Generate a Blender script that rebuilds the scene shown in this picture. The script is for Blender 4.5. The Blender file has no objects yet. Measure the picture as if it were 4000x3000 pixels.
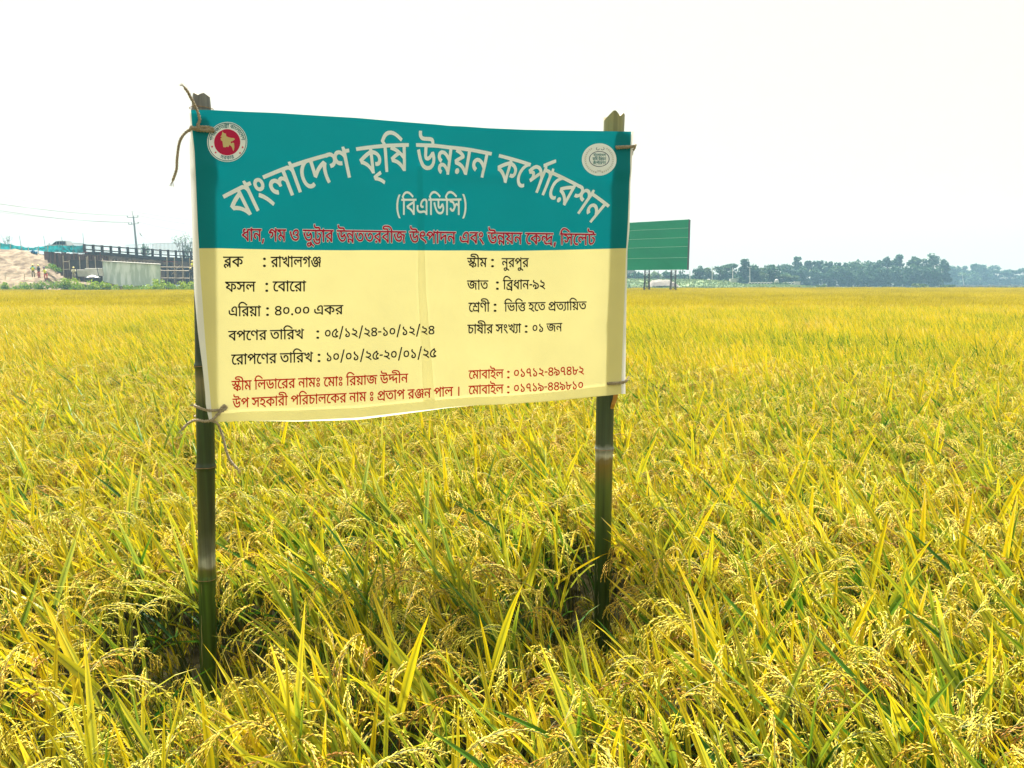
import bpy, math, random
import numpy as np
from mathutils import Vector, Matrix
from mathutils.geometry import tessellate_polygon, delaunay_2d_cdt

random.seed(7)
rng = np.random.default_rng(7)
R = math.radians
scene = bpy.context.scene
col = scene.collection

# ------------------------------------------------------------------ camera
W_, H_, F_ = 4000.0, 3000.0, 2890.0
HORIZON = 1102.0
CAM_H = 1.70
PITCH = math.atan((H_ / 2 - HORIZON) / F_)
CAM = Vector((0.0, 0.0, CAM_H))
cam_data = bpy.data.cameras.new("camera")
cam_data.sensor_width = 36.0
cam_data.lens = 36.0 * F_ / W_
cam_data.clip_start = 0.05
cam_data.clip_end = 9000.0
cam = bpy.data.objects.new("camera", cam_data)
cam.location = CAM
cam.rotation_euler = (R(90) - PITCH, 0, 0)
col.objects.link(cam)
scene.camera = cam

# ------------------------------------------------------------------ light
SUN_EL, SUN_AZ = R(66), R(-24)      # azimuth from +Y towards +X: the sun stands high, left of and beyond the banner
world = bpy.data.worlds.new("World")
scene.world = world
world.use_nodes = True
wn, wl = world.node_tree.nodes, world.node_tree.links
wn.clear()
sky = wn.new("ShaderNodeTexSky")
sky.sky_type = 'NISHITA'
sky.sun_disc = False
sky.sun_elevation = SUN_EL
sky.sun_rotation = SUN_AZ
sky.air_density = 1.0
sky.dust_density = 5.0
sky.ozone_density = 1.0
hsv = wn.new("ShaderNodeHueSaturation")
hsv.inputs['Saturation'].default_value = 0.05
mixw = wn.new("ShaderNodeMix")
mixw.data_type = 'RGBA'
mixw.inputs['Factor'].default_value = 0.93
mixw.inputs['B'].default_value = (2.62, 2.54, 1.98, 1)     # even bright overcast
bg = wn.new("ShaderNodeBackground")
bg.inputs['Strength'].default_value = 0.12
wo = wn.new("ShaderNodeOutputWorld")
wl.new(sky.outputs[0], hsv.inputs['Color'])
wl.new(hsv.outputs[0], mixw.inputs['A'])
wl.new(mixw.outputs['Result'], bg.inputs['Color'])
wl.new(bg.outputs[0], wo.inputs['Surface'])

sun_data = bpy.data.lights.new("sun", 'SUN')
sun_data.energy = 4.8
sun_data.angle = R(5.0)
sun_data.color = (1.0, 0.95, 0.86)
sun = bpy.data.objects.new("sun", sun_data)
sd = Vector((math.sin(SUN_AZ) * math.cos(SUN_EL), math.cos(SUN_AZ) * math.cos(SUN_EL), math.sin(SUN_EL)))
sun.rotation_euler = (-sd).to_track_quat('-Z', 'Y').to_euler()
sun.location = (0, 0, 30)
col.objects.link(sun)

scene.view_settings.view_transform = 'Standard'
scene.view_settings.look = 'None'
scene.view_settings.gamma = 1.0
scene.view_settings.use_curve_mapping = False
scene.view_settings.exposure = 1.78
scene.render.engine = 'CYCLES'
scene.cycles.max_bounces = 7
scene.cycles.diffuse_bounces = 2
scene.cycles.glossy_bounces = 2
scene.cycles.transmission_bounces = 4
scene.cycles.volume_bounces = 0
scene.cycles.use_denoising = True
scene.cycles.sample_clamp_indirect = 6.0

HAZE_DENSITY = 0.00072

# ------------------------------------------------------------------ helpers
_s, _c = math.sin(PITCH), math.cos(PITCH)


def ray(px, py):
    u, v = (px - W_ / 2) / F_, (H_ / 2 - py) / F_
    return Vector((u, _c + v * _s, -_s + v * _c))


def P(px, py, Y):
    """the point at depth Y (metres in front) that stands behind a place of the photograph"""
    d = ray(px, py)
    return CAM + d * (Y / d.y)


class MB:
    def __init__(self):
        self.v, self.f, self.m, self.c = [], [], [], []

    def add(self, vs, fs, m=0, cols=None):
        o = len(self.v)
        self.v += [tuple(p) for p in vs]
        self.f += [tuple(i + o for i in f) for f in fs]
        self.m += [m] * len(fs)
        if cols is not None:
            self.c += cols

    def box(self, c, s, m=0, rot=None, taper=1.0):
        hx, hy, hz = s[0] / 2, s[1] / 2, s[2] / 2
        vs = [Vector((x * (taper if z > 0 else 1), y * (taper if z > 0 else 1), z))
              for z in (-hz, hz) for x, y in ((-hx, -hy), (hx, -hy), (hx, hy), (-hx, hy))]
        if rot is not None:
            vs = [rot @ p for p in vs]
        c = Vector(c)
        self.add([p + c for p in vs], [(3, 2, 1, 0), (4, 5, 6, 7), (0, 1, 5, 4), (1, 2, 6, 5), (2, 3, 7, 6), (3, 0, 4, 7)], m)

    def bar(self, a, b, w, h=None, m=0):
        """rectangular bar from a to b"""
        a, b = Vector(a), Vector(b)
        h = h or w
        d = b - a
        q = d.to_track_quat('Y', 'Z').to_matrix()
        self.box((a + b) / 2, (w, d.length, h), m, q)

    def tube(self, pts, r, n=6, m=0, cap=True):
        pts = [Vector(p) for p in pts]
        k = len(pts)
        rs = r if isinstance(r, (list, tuple)) else [r] * k
        vs, fs = [], []
        ref = None
        for i, p in enumerate(pts):
            t = (pts[min(i + 1, k - 1)] - pts[max(i - 1, 0)]).normalized()
            if ref is None:
                ref = t.orthogonal().normalized()
            ref = (ref - t * ref.dot(t))
            ref = ref.normalized() if ref.length > 1e-6 else t.orthogonal().normalized()
            bt = t.cross(ref)
            for j in range(n):
                a = 2 * math.pi * j / n
                vs.append(p + (ref * math.cos(a) + bt * math.sin(a)) * rs[i])
        for i in range(k - 1):
            for j in range(n):
                fs.append((i * n + j, i * n + (j + 1) % n, (i + 1) * n + (j + 1) % n, (i + 1) * n + j))
        if cap:
            fs.append(tuple(range(n - 1, -1, -1)))
            fs.append(tuple((k - 1) * n + j for j in range(n)))
        self.add(vs, fs, m)

    def ball(self, c, r, m=0, n=8, k=6):
        c = Vector(c)
        r = Vector(r) if not isinstance(r, (int, float)) else Vector((r, r, r))
        vs = [c + Vector((0, 0, r.z))]
        for i in range(1, k):
            th = math.pi * i / k
            for j in range(n):
                a = 2 * math.pi * j / n
                vs.append(c + Vector((r.x * math.sin(th) * math.cos(a), r.y * math.sin(th) * math.sin(a), r.z * math.cos(th))))
        vs.append(c - Vector((0, 0, r.z)))
        fs = [(0, 1 + j, 1 + (j + 1) % n) for j in range(n)]
        for i in range(k - 2):
            for j in range(n):
                a, b = 1 + i * n + j, 1 + i * n + (j + 1) % n
                fs.append((a, a + n, b + n, b))
        e = len(vs) - 1
        fs += [(e, 1 + (k - 2) * n + (j + 1) % n, 1 + (k - 2) * n + j) for j in range(n)]
        self.add(vs, fs, m)

    def mesh(self, name, mats, smooth=False):
        me = bpy.data.meshes.new(name)
        me.from_pydata(self.v, [], self.f)
        for mt in mats:
            me.materials.append(mt)
        if len(mats) > 1:
            me.polygons.foreach_set('material_index', self.m)
        if smooth:
            me.polygons.foreach_set('use_smooth', [True] * len(me.polygons))
        if self.c:
            a = me.color_attributes.new('tint', 'FLOAT_COLOR', 'POINT')
            a.data.foreach_set('color', np.array(self.c, dtype=np.float32).ravel())
        me.update()
        return me

    def obj(self, name, mats, parent=None, smooth=False, **kw):
        if not isinstance(mats, (list, tuple)):
            mats = [mats]
        o = bpy.data.objects.new(name, self.mesh(name, mats, smooth))
        col.objects.link(o)
        if parent is not None:
            o.parent = parent
            o.matrix_parent_inverse = parent.matrix_basis.inverted() if parent.parent is None else (parent.parent.matrix_basis @ parent.matrix_parent_inverse @ parent.matrix_basis).inverted()
        for k_, v_ in kw.items():
            o[k_] = v_
        return o


def thing(name, label, cat, loc=(0, 0, 0), group=None, rz=0.0):
    o = bpy.data.objects.new(name, None)
    o.empty_display_size = 0.2
    o.location = loc
    o.rotation_euler = (0, 0, rz)
    o['label'] = label
    o['category'] = cat
    if group:
        o['group'] = group
    col.objects.link(o)
    return o


def copy_tree(root, loc, label, rz=0.0, sc=1.0):
    """a copy of a thing with copies of its parts and sub-parts (they share mesh data)"""
    c = root.copy()
    col.objects.link(c)
    c.location = loc
    c.rotation_euler = (0, 0, rz)
    c.scale = (sc, sc, sc)
    c['label'] = label
    for ch in root.children:
        d = ch.copy()
        col.objects.link(d)
        d.parent = c
        for g in ch.children:
            e = g.copy()
            col.objects.link(e)
            e.parent = d
    return c


def mat(name, color, rough=0.6, spec=0.5, metal=0.0, var=0.0, scale=8.0, stretch=(1, 1, 1), dark=None, bump=0.0, bscale=None, transl=0.0, detail=5.0, thr=(0.35, 0.7)):
    """principled material, colour mottled between two tones by object-space noise"""
    m = bpy.data.materials.new(name)
    m.use_nodes = True
    nt = m.node_tree
    N, L = nt.nodes, nt.links
    b = N['Principled BSDF']
    b.inputs['Roughness'].default_value = rough
    b.inputs['Specular IOR Level'].default_value = spec
    b.inputs['Metallic'].default_value = metal
    colour = (*color, 1)
    b.inputs['Base Color'].default_value = colour
    if var or dark is not None or bump:
        tc = N.new('ShaderNodeTexCoord')
        mp = N.new('ShaderNodeMapping')
        mp.inputs['Scale'].default_value = stretch
        L.new(tc.outputs['Object'], mp.inputs['Vector'])
        nz = N.new('ShaderNodeTexNoise')
        nz.inputs['Scale'].default_value = scale
        nz.inputs['Detail'].default_value = detail
        L.new(mp.outputs[0], nz.inputs['Vector'])
        rp = N.new('ShaderNodeValToRGB')
        d = dark if dark is not None else tuple(c * (1 - var) for c in color)
        rp.color_ramp.elements[0].position = thr[0]
        rp.color_ramp.elements[0].color = (*d, 1)
        rp.color_ramp.elements[1].position = thr[1]
        rp.color_ramp.elements[1].color = colour
        L.new(nz.outputs[0], rp.inputs[0])
        L.new(rp.outputs[0], b.inputs['Base Color'])
        if bump:
            n2 = N.new('ShaderNodeTexNoise')
            n2.inputs['Scale'].default_value = bscale or scale * 4
            n2.inputs['Detail'].default_value = 4
            L.new(mp.outputs[0], n2.inputs['Vector'])
            bp = N.new('ShaderNodeBump')
            bp.inputs['Strength'].default_value = bump
            bp.inputs['Distance'].default_value = 0.02
            L.new(n2.outputs[0], bp.inputs['Height'])
            L.new(bp.outputs[0], b.inputs['Normal'])
        src = rp.outputs[0]
    else:
        src = None
    if transl:
        t = N.new('ShaderNodeBsdfTranslucent')
        t.inputs['Color'].default_value = colour
        if src is not None:
            L.new(src, t.inputs['Color'])
        mx = N.new('ShaderNodeMixShader')
        mx.inputs[0].default_value = transl
        L.new(b.outputs[0], mx.inputs[1])
        L.new(t.outputs[0], mx.inputs[2])
        L.new(mx.outputs[0], N['Material Output'].inputs['Surface'])
    return m


def leafy(name, ramp, rough=0.45, spec=0.4, transl=0.4, use_obj=0.25, patch=0.0):
    """plant material: a colour ramp driven by the tint attribute (age of the leaf) and a random value per plant"""
    m = bpy.data.materials.new(name)
    m.use_nodes = True
    N, L = m.node_tree.nodes, m.node_tree.links
    b = N['Principled BSDF']
    b.inputs['Roughness'].default_value = rough
    b.inputs['Specular IOR Level'].default_value = spec
    at = N.new('ShaderNodeAttribute')
    at.attribute_name = 'tint'
    sp = N.new('ShaderNodeSeparateColor')
    L.new(at.outputs['Color'], sp.inputs[0])
    oi = N.new('ShaderNodeObjectInfo')
    m1 = N.new('ShaderNodeMath')
    m1.operation = 'MULTIPLY_ADD'
    m1.inputs[1].default_value = use_obj
    L.new(oi.outputs['Random'], m1.inputs[0])
    L.new(sp.outputs[0], m1.inputs[2])
    m2 = N.new('ShaderNodeMath')
    m2.operation = 'SUBTRACT'
    m2.inputs[1].default_value = use_obj / 2
    L.new(m1.outputs[0], m2.inputs[0])
    rp = N.new('ShaderNodeValToRGB')
    els = rp.color_ramp.elements
    els[0].position, els[0].color = ramp[0][0], (*ramp[0][1], 1)
    els[1].position, els[1].color = ramp[-1][0], (*ramp[-1][1], 1)
    for p_, c_ in ramp[1:-1]:
        e = els.new(p_)
        e.color = (*c_, 1)
    L.new(m2.outputs[0], rp.inputs[0])
    if patch:
        # the crop ripens unevenly over the ground: broad and narrow patches
        ge = N.new('ShaderNodeNewGeometry')
        tot = m2.outputs[0]
        for sc_, am in ((0.05, patch), (0.45, patch * 0.8)):
            mp = N.new('ShaderNodeMapping')
            mp.inputs['Scale'].default_value = (sc_, sc_ * 0.6, 0.0)
            L.new(ge.outputs['Position'], mp.inputs['Vector'])
            nz = N.new('ShaderNodeTexNoise')
            nz.inputs['Scale'].default_value = 1.0
            nz.inputs['Detail'].default_value = 3
            L.new(mp.outputs[0], nz.inputs['Vector'])
            sb = N.new('ShaderNodeMath')
            sb.operation = 'SUBTRACT'
            sb.inputs[1].default_value = 0.5
            L.new(nz.outputs[0], sb.inputs[0])
            ma = N.new('ShaderNodeMath')
            ma.operation = 'MULTIPLY_ADD'
            ma.inputs[1].default_value = am * 2
            L.new(sb.outputs[0], ma.inputs[0])
            L.new(tot, ma.inputs[2])
            tot = ma.outputs[0]
        L.new(tot, rp.inputs[0])
    rib = N.new('ShaderNodeMath')
    rib.operation = 'POWER'
    rib.inputs[1].default_value = 4.0
    L.new(sp.outputs[1], rib.inputs[0])
    dk = N.new('ShaderNodeMapRange')
    dk.inputs['To Min'].default_value = 1.0
    dk.inputs['To Max'].default_value = 0.5
    L.new(rib.outputs[0], dk.inputs[0])
    fin = N.new('ShaderNodeVectorMath')
    fin.operation = 'SCALE'
    L.new(rp.outputs[0], fin.inputs[0])
    L.new(dk.outputs[0], fin.inputs['Scale'])
    L.new(fin.outputs[0], b.inputs['Base Color'])
    t = N.new('ShaderNodeBsdfTranslucent')
    L.new(fin.outputs[0], t.inputs['Color'])
    mx = N.new('ShaderNodeMixShader')
    mx.inputs[0].default_value = transl
    L.new(b.outputs[0], mx.inputs[1])
    L.new(t.outputs[0], mx.inputs[2])
    L.new(mx.outputs[0], N['Material Output'].inputs['Surface'])
    return m


# ------------------------------------------------------------------ ground and haze
g_mat = bpy.data.materials.new('ground_soil')
g_mat.use_nodes = True
N, L = g_mat.node_tree.nodes, g_mat.node_tree.links
tc = N.new('ShaderNodeTexCoord')
nz = N.new('ShaderNodeTexNoise')
nz.inputs['Scale'].default_value = 0.35
nz.inputs['Detail'].default_value = 8
L.new(tc.outputs['Object'], nz.inputs['Vector'])
rp = N.new('ShaderNodeValToRGB')
rp.color_ramp.elements[0].position, rp.color_ramp.elements[0].color = 0.3, (0.010, 0.010, 0.004, 1)
rp.color_ramp.elements[1].position, rp.color_ramp.elements[1].color = 0.7, (0.030, 0.026, 0.010, 1)
L.new(nz.outputs[0], rp.inputs[0])
L.new(rp.outputs[0], N['Principled BSDF'].inputs['Base Color'])
N['Principled BSDF'].inputs['Roughness'].default_value = 1.0
N['Principled BSDF'].inputs['Specular IOR Level'].default_value = 0.05
mb = MB()
G = 30
ex = 600.0
for j in range(G + 1):
    for i in range(G + 1):
        mb.v.append((-ex + 2 * ex * i / G, -100 + 620.0 * j / G, 0.0))
for j in range(G):
    for i in range(G):
        a = j * (G + 1) + i
        mb.f.append((a, a + 1, a + G + 2, a + G + 1))
        mb.m.append(0)
mb.obj('ground', g_mat, kind='structure')

hz = bpy.data.materials.new('haze_air')
hz.use_nodes = True
N, L = hz.node_tree.nodes, hz.node_tree.links
N.clear()
pv = N.new('ShaderNodeVolumePrincipled')
pv.inputs['Color'].default_value = (0.42, 0.72, 0.97, 1)
pv.inputs['Density'].default_value = HAZE_DENSITY
pv.inputs['Anisotropy'].default_value = 0.2
mo = N.new('ShaderNodeOutputMaterial')
L.new(pv.outputs[0], mo.inputs['Volume'])
mb = MB()
mb.box((0, 205, 15.0), (1240, 650, 32.0))
mb.obj('haze', hz, kind='stuff')

# ------------------------------------------------------------------ rice
LEAF = leafy('rice_leaf', [(0.0, (0.012, 0.075, 0.006)), (0.25, (0.07, 0.19, 0.012)), (0.45, (0.32, 0.37, 0.026)), (0.7, (0.64, 0.51, 0.008)), (0.88, (0.68, 0.48, 0.015)), (1.0, (0.66, 0.58, 0.24))],
             rough=0.42, spec=0.32, transl=0.38, use_obj=0.18, patch=0.28)
GRAIN = leafy('rice_grain', [(0.0, (0.60, 0.58, 0.07)), (0.35, (0.82, 0.68, 0.11)), (0.7, (0.80, 0.55, 0.07)), (1.0, (0.36, 0.16, 0.02))],
              rough=0.5, spec=0.35, transl=0.22, use_obj=0.25)
STEM = leafy('rice_stem', [(0.0, (0.03, 0.06, 0.012)), (0.5, (0.09, 0.12, 0.025)), (1.0, (0.26, 0.20, 0.06))], rough=0.6, spec=0.3, transl=0.1, use_obj=0.3)
FAR = leafy('rice_canopy', [(0.0, (0.06, 0.10, 0.003)), (0.35, (0.28, 0.25, 0.002)), (0.7, (0.45, 0.36, 0.002)), (1.0, (0.60, 0.48, 0.02))],
            rough=0.5, spec=0.2, transl=0.35, use_obj=0.16, patch=0.35)

WIND = -1.0  # blades lean towards -X


def rot_toward(d, target, ang):
    ax = d.cross(target)
    if ax.length < 1e-5:
        return d
    return (Matrix.Rotation(ang, 3, ax.normalized()) @ d).normalized()


DOWN = Vector((0, 0, -1))


def blade(mb, p, d, L_, w, droop, age, seg=7, m=0, fold=0.25, tipage=0.25):
    """folded, tapering leaf blade"""
    p = p.copy()
    d = d.normalized()
    side = d.cross(Vector((0, 0, 1)))
    side = side.normalized() if side.length > 0.05 else Vector((1, 0, 0))
    tw = random.uniform(-1.3, 1.3)
    side = Matrix.Rotation(tw, 3, d) @ side
    vs, cs, fs = [], [], []
    st = L_ / seg
    for i in range(seg + 1):
        t = i / seg
        ww = w * 0.5 * (0.72 + 0.28 * math.sin(min(1, t * 2.5) * math.pi / 2)) * (1 - t ** 2.2) if i < seg else 0.0
        nrm = side.cross(d).normalized()
        a_ = min(1.0, age + tipage * t * t)
        if i < seg:
            vs += [p - side * ww + nrm * ww * fold, p, p + side * ww + nrm * ww * fold]
            cs += [(a_, 0, 0, 1), (a_ * 0.82, 1, 0, 1), (a_, 0, 0, 1)]
        else:
            vs.append(p)
            cs.append((a_, 0, 0, 1))
        p = p + d * st
        d = rot_toward(d, DOWN, droop / seg * (0.4 + 1.2 * t))
        side = (side - d * side.dot(d)).normalized()
    for i in range(seg - 1):
        a = i * 3
        fs += [(a, a + 1, a + 4, a + 3), (a + 1, a + 2, a + 5, a + 4)]
    a = (seg - 1) * 3
    fs += [(a, a + 1, a + 3), (a + 1, a + 2, a + 3)]
    mb.add(vs, fs, m, cs)


def grain(mb, p, d, ln, w, age):
    s = d.orthogonal().normalized()
    s = Matrix.Rotation(random.random() * 3, 3, d) @ s
    u = d.cross(s)
    c = p + d * ln * 0.45
    vs = [p, c + s * w, c + u * w * 0.8, c - s * w, c - u * w * 0.8, p + d * ln]
    mb.add(vs, [(0, 2, 1), (0, 3, 2), (0, 4, 3), (0, 1, 4), (5, 1, 2), (5, 2, 3), (5, 3, 4), (5, 4, 1)], 1, [(age, 0, 0, 1)] * 6)


def thread(mb, pts, r, age, m=2):
    """three-sided thread"""
    n0 = len(mb.v)
    k = len(pts)
    for i, q in enumerate(pts):
        t = (pts[min(i + 1, k - 1)] - pts[max(0, i - 1)]).normalized()
        a = t.orthogonal().normalized()
        b = t.cross(a)
        for j in range(3):
            an = j * 2.094
            mb.v.append(tuple(q + (a * math.cos(an) + b * math.sin(an)) * r))
            mb.c.append((age, 0, 0, 1))
    for i in range(k - 1):
        for j in range(3):
            mb.f.append((n0 + i * 3 + j, n0 + i * 3 + (j + 1) % 3, n0 + i * 3 + 3 + (j + 1) % 3, n0 + i * 3 + 3 + j))
            mb.m.append(m)


def panicle(mb, p, d, L_, bend, age, nb=12, ng=11):
    pts, dirs = [p.copy()], [d.copy()]
    k = 9
    for i in range(k):
        d = rot_toward(d, DOWN, bend / k * (1.5 - 0.9 * i / k))
        p = p + d * (L_ / k)
        pts.append(p.copy())
        dirs.append(d.copy())
    thread(mb, pts, 0.0011, 0.7)
    for b in range(nb):
        t = 0.12 + 0.84 * b / (nb - 1)
        i = min(k - 1, int(t * k))
        f = t * k - i
        q = pts[i].lerp(pts[i + 1], f)
        dd = dirs[i + 1]
        side = dd.orthogonal().normalized()
        side = Matrix.Rotation(random.uniform(0, 6.28), 3, dd) @ side
        bd = (dd + side * random.uniform(0.15, 0.5)).normalized()
        n = max(4, int(ng * (1.15 - 0.55 * t) + random.uniform(-1, 1)))
        bp = [q.copy()]
        sgn = 1
        for g in range(n):
            bd = rot_toward(bd, DOWN, 0.11)
            q = q + bd * 0.0072
            bp.append(q.copy())
            o = bd.cross(side)
            o = o.normalized() if o.length > 0.01 else side
            gd = (bd + o * 0.22 * sgn + Vector((random.uniform(-.15, .15), random.uniform(-.15, .15), random.uniform(-.15, .1)))).normalized()
            sgn = -sgn
            grain(mb, q, gd, random.uniform(0.0105, 0.0135), random.uniform(0.0014, 0.0019), min(1, max(0, age + random.uniform(-0.18, 0.18))))
        thread(mb, [bp[0], bp[len(bp) // 2], bp[-1]], 0.0005, 0.7)


def lean_dir(base_lean, spread):
    v = Vector((random.gauss(-0.30 * base_lean, spread), random.gauss(-0.05, spread), 1.0))
    return v.normalized()


def hill(mb, c, n_t, full=True, hs=1.0, scale=1.0):
    """one transplanted rice hill: tillers with sheath, blades and a nodding panicle"""
    hill_age = random.uniform(-0.08, 0.10)
    for t in range(n_t):
        an, rr = random.uniform(0, 6.28), random.uniform(0, 0.035)
        p0 = c + Vector((math.cos(an) * rr, math.sin(an) * rr, 0))
        d0 = (Vector((math.cos(an) * 0.17, math.sin(an) * 0.17, 1)) + Vector((-0.16, 0, 0))).normalized()
        hh = random.uniform(0.42, 0.58) * hs
        d1 = (d0 + Vector((-0.12, 0, 0))).normalized()
        mid = p0 + d0 * hh * 0.55
        top = mid + d1 * hh * 0.45
        if full:
            thread(mb, [p0, mid, top], 0.0022, random.uniform(0.1, 0.9))
            # old, low blades
            for _ in range(1):
                q = p0.lerp(top, random.uniform(0.35, 0.75))
                dd = lean_dir(0.7, 0.6)
                blade(mb, q, dd, random.uniform(0.2, 0.36), random.uniform(0.009, 0.014), random.uniform(0.5, 1.8),
                      min(1, max(0, random.gauss(0.30, 0.3))), seg=5)
            # upper blade
            dd = lean_dir(1.0, 0.45)
            blade(mb, p0.lerp(top, 0.88), dd, random.uniform(0.24, 0.38), random.uniform(0.012, 0.019), random.uniform(0.1, 0.7),
                  min(1, max(0, random.gauss(0.54, 0.18) + hill_age)), seg=6)
            # flag leaf
            if random.random() < 0.72:
                dd = lean_dir(1.9, 0.40)
                blade(mb, top, dd, random.uniform(0.22, 0.38), random.uniform(0.016, 0.026), random.uniform(0.0, 0.28),
                      min(0.9, max(0.1, random.gauss(0.57, 0.14) + hill_age)), seg=6, tipage=0.22)
            if random.random() < 0.14:
                continue
            az = random.uniform(0, 6.28)
            pd = (Vector((math.cos(az) * 0.35 - 0.2, math.sin(az) * 0.35, 1))).normalized()
            neck = top + pd * random.uniform(0.05, 0.17)
            thread(mb, [top, neck], 0.0013, 0.6)
            panicle(mb, neck, pd, random.uniform(0.19, 0.25), random.uniform(1.5, 2.6), min(1.0, max(0.0, random.gauss(0.42, 0.27))))


def mk_proto(name, mb, mats):
    o = bpy.data.objects.new(name, mb.mesh(name, mats))
    return o


RICE = [LEAF, GRAIN, STEM]
near_col = bpy.data.collections.new('rice_near')
mid_col = bpy.data.collections.new('rice_mid')
far_col = bpy.data.collections.new('rice_far')
for k in range(9):
    mb = MB()
    hill(mb, Vector((0, 0, 0)), 9 + k % 3, True, 1.0)
    near_col.objects.link(mk_proto('rice_hill_%02d' % k, mb, RICE))


def simple_patch(size, step, n_t, lod):
    mb = MB()
    n = int(round(size / step))
    for iy in range(n):
        for ix in range(n):
            cx = (ix + 0.5) * step - size / 2 + random.uniform(-.04, .04)
            cy = (iy + 0.5) * step - size / 2 + random.uniform(-.04, .04)
            for t in range(n_t):
                x, y = cx + random.uniform(-.09, .09), cy + random.uniform(-.09, .09)
                h = random.uniform(0.46, 0.6)
                top = Vector((x - 0.06, y, h))
                age = random.gauss(0.45, 0.18)
                if lod == 1:
                    blade(mb, top, lean_dir(1.7, 0.33), random.uniform(0.22, 0.36), random.uniform(0.010, 0.015), random.uniform(0, .4), min(1, max(0, random.gauss(0.56, 0.18))), seg=3)
                    if t % 2 == 0:
                        blade(mb, top - Vector((0, 0, .12)), lean_dir(1.2, 0.5), 0.28, 0.012, random.uniform(0.3, 1.2), min(1, max(0, random.gauss(0.6, 0.2))), seg=3)
                    # panicle: a drooping bundle of grain clusters
                    az = random.uniform(0, 6.28)
                    d = Vector((math.cos(az) * .5 - .2, math.sin(az) * .5, 1)).normalized()
                    q = top.copy()
                    pa = random.gauss(0.55, 0.2)
                    for s in range(9):
                        d = rot_toward(d, DOWN, 0.27)
                        q = q + d * 0.026
                        for _ in range(2):
                            gd = (d + Vector((random.uniform(-.6, .6), random.uniform(-.6, .6), random.uniform(-.6, .3)))).normalized()
                            grain(mb, q, gd, 0.026, 0.0032, min(1, max(0, pa + random.uniform(-.15, .15))))
                else:
                    for _ in range(2):
                        ld = lean_dir(1.5, 0.45)
                        L2 = random.uniform(0.22, 0.38)
                        sd_ = Vector((random.uniform(-1, 1), random.uniform(-1, 1), 0)).normalized() * random.uniform(0.010, 0.018)
                        a_ = min(1, max(0, random.gauss(0.55, 0.2)))
                        n0 = len(mb.v)
                        q = top - Vector((0, 0, .08))
                        mb.add([q - sd_, q + sd_, q + ld * L2], [(0, 1, 2)], 0, [(a_, 0, 0, 1)] * 2 + [(min(1, a_ + .2), 0, 0, 1)])
                    for _ in range(3):
                        gd = Vector((random.uniform(-1, 1), random.uniform(-1, 1), random.uniform(-1.4, -.2))).normalized()
                        q = top + Vector((random.uniform(-.08, .08), random.uniform(-.08, .08), random.uniform(-.02, .09)))
                        s2 = gd.orthogonal().normalized() * 0.013
                        a_ = min(1, max(0, random.gauss(0.68, 0.22)))
                        mb.add([q - s2, q + s2, q + gd * .15], [(0, 1, 2)], 0, [(a_, 0, 0, 1)] * 3)
    return mb


for k in range(4):
    mid_col.objects.link(mk_proto('rice_patch_%02d' % k, simple_patch(1.0, 0.2, 9, 1), RICE))
for k in range(3):
    far_col.objects.link(mk_proto('rice_stand_%02d' % k, simple_patch(3.0, 0.22, 6, 2), [FAR]))

POLE_L = P(812, 2640, 2.60)
POLE_R = P(2352, 2430, 3.06)


def field_edge(x):
    return 93.0 if x < -18 else 93.0 + (min(x, 45) + 18) / 63 * 40


pts = {0: [], 1: [], 2: []}     # x, y, z, rot, scale, index
y = 0.75
while y < 9.0:
    x = -(0.82 * y + 2.0)
    while x < 0.82 * y + 2.0:
        X, Y = x + random.gauss(0, .03), y + random.gauss(0, .03)
        s = random.uniform(0.9, 1.1)
        ok = True
        for q in (POLE_L, POLE_R):
            dx, dy = X - q.x, Y - q.y
            tx, ty = -q.x, -q.y
            tl = math.hypot(tx, ty)
            along, side_d = (dx * tx + dy * ty) / tl, (dx * ty - dy * tx) / tl      # side_d > 0: left of the pole
            if dx * dx + dy * dy < 0.10 ** 2 or (0 < along < 0.16 and -0.10 < side_d < 0.08):
                ok = False                                   # trampled when the poles were set
            elif -0.05 < along < 1.25 and -0.34 < side_d < 0.15:
                s *= min(1.0, 0.27 + 0.60 * max(0, along))
        if ok:
            pts[0].append((X, Y, 0, random.uniform(-0.75, 0.75), s, random.randrange(9)))
        x += 0.2
    y += 0.2
# short regrowth and bent stems round the pole feet
for q in (POLE_L, POLE_R):
    for _ in range(34):
        an, rr = random.uniform(0, 6.28), random.uniform(0.07, 0.42)
        pts[0].append((q.x + math.cos(an) * rr, q.y + math.sin(an) * rr - 0.08, 0, random.uniform(-3, 3), random.uniform(0.22, 0.22 + 0.5 * rr), random.randrange(9)))
y = 9.4
while y < 30:
    n = int((0.82 * y + 2.5)) + 1
    for i in range(-n, n + 1):
        pts[1].append((i + random.uniform(-.05, .05), y, 0, random.choice((0, 0.25, -0.3, 0.1)), random.uniform(0.96, 1.05), random.randrange(4)))
    y += 1.0 * 0.96
y = 31.2
while y < 140:
    n = int((0.86 * y + 4) / 2.9) + 1
    for i in range(-n, n + 1):
        X = i * 2.9 + random.uniform(-.1, .1)
        if y < field_edge(X):
            pts[2].append((X, y, 0, random.choice((0, math.pi / 2, math.pi, -math.pi / 2)), random.uniform(0.90, 1.12), random.randrange(3)))
    y += 2.85


ng = bpy.data.node_groups.new('rice_planting', 'GeometryNodeTree')
ng.interface.new_socket('Geometry', in_out='INPUT', socket_type='NodeSocketGeometry')
ng.interface.new_socket('Geometry', in_out='OUTPUT', socket_type='NodeSocketGeometry')
N, L = ng.nodes, ng.links
gi, go = N.new('NodeGroupInput'), N.new('NodeGroupOutput')
jn = N.new('GeometryNodeJoinGeometry')


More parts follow.
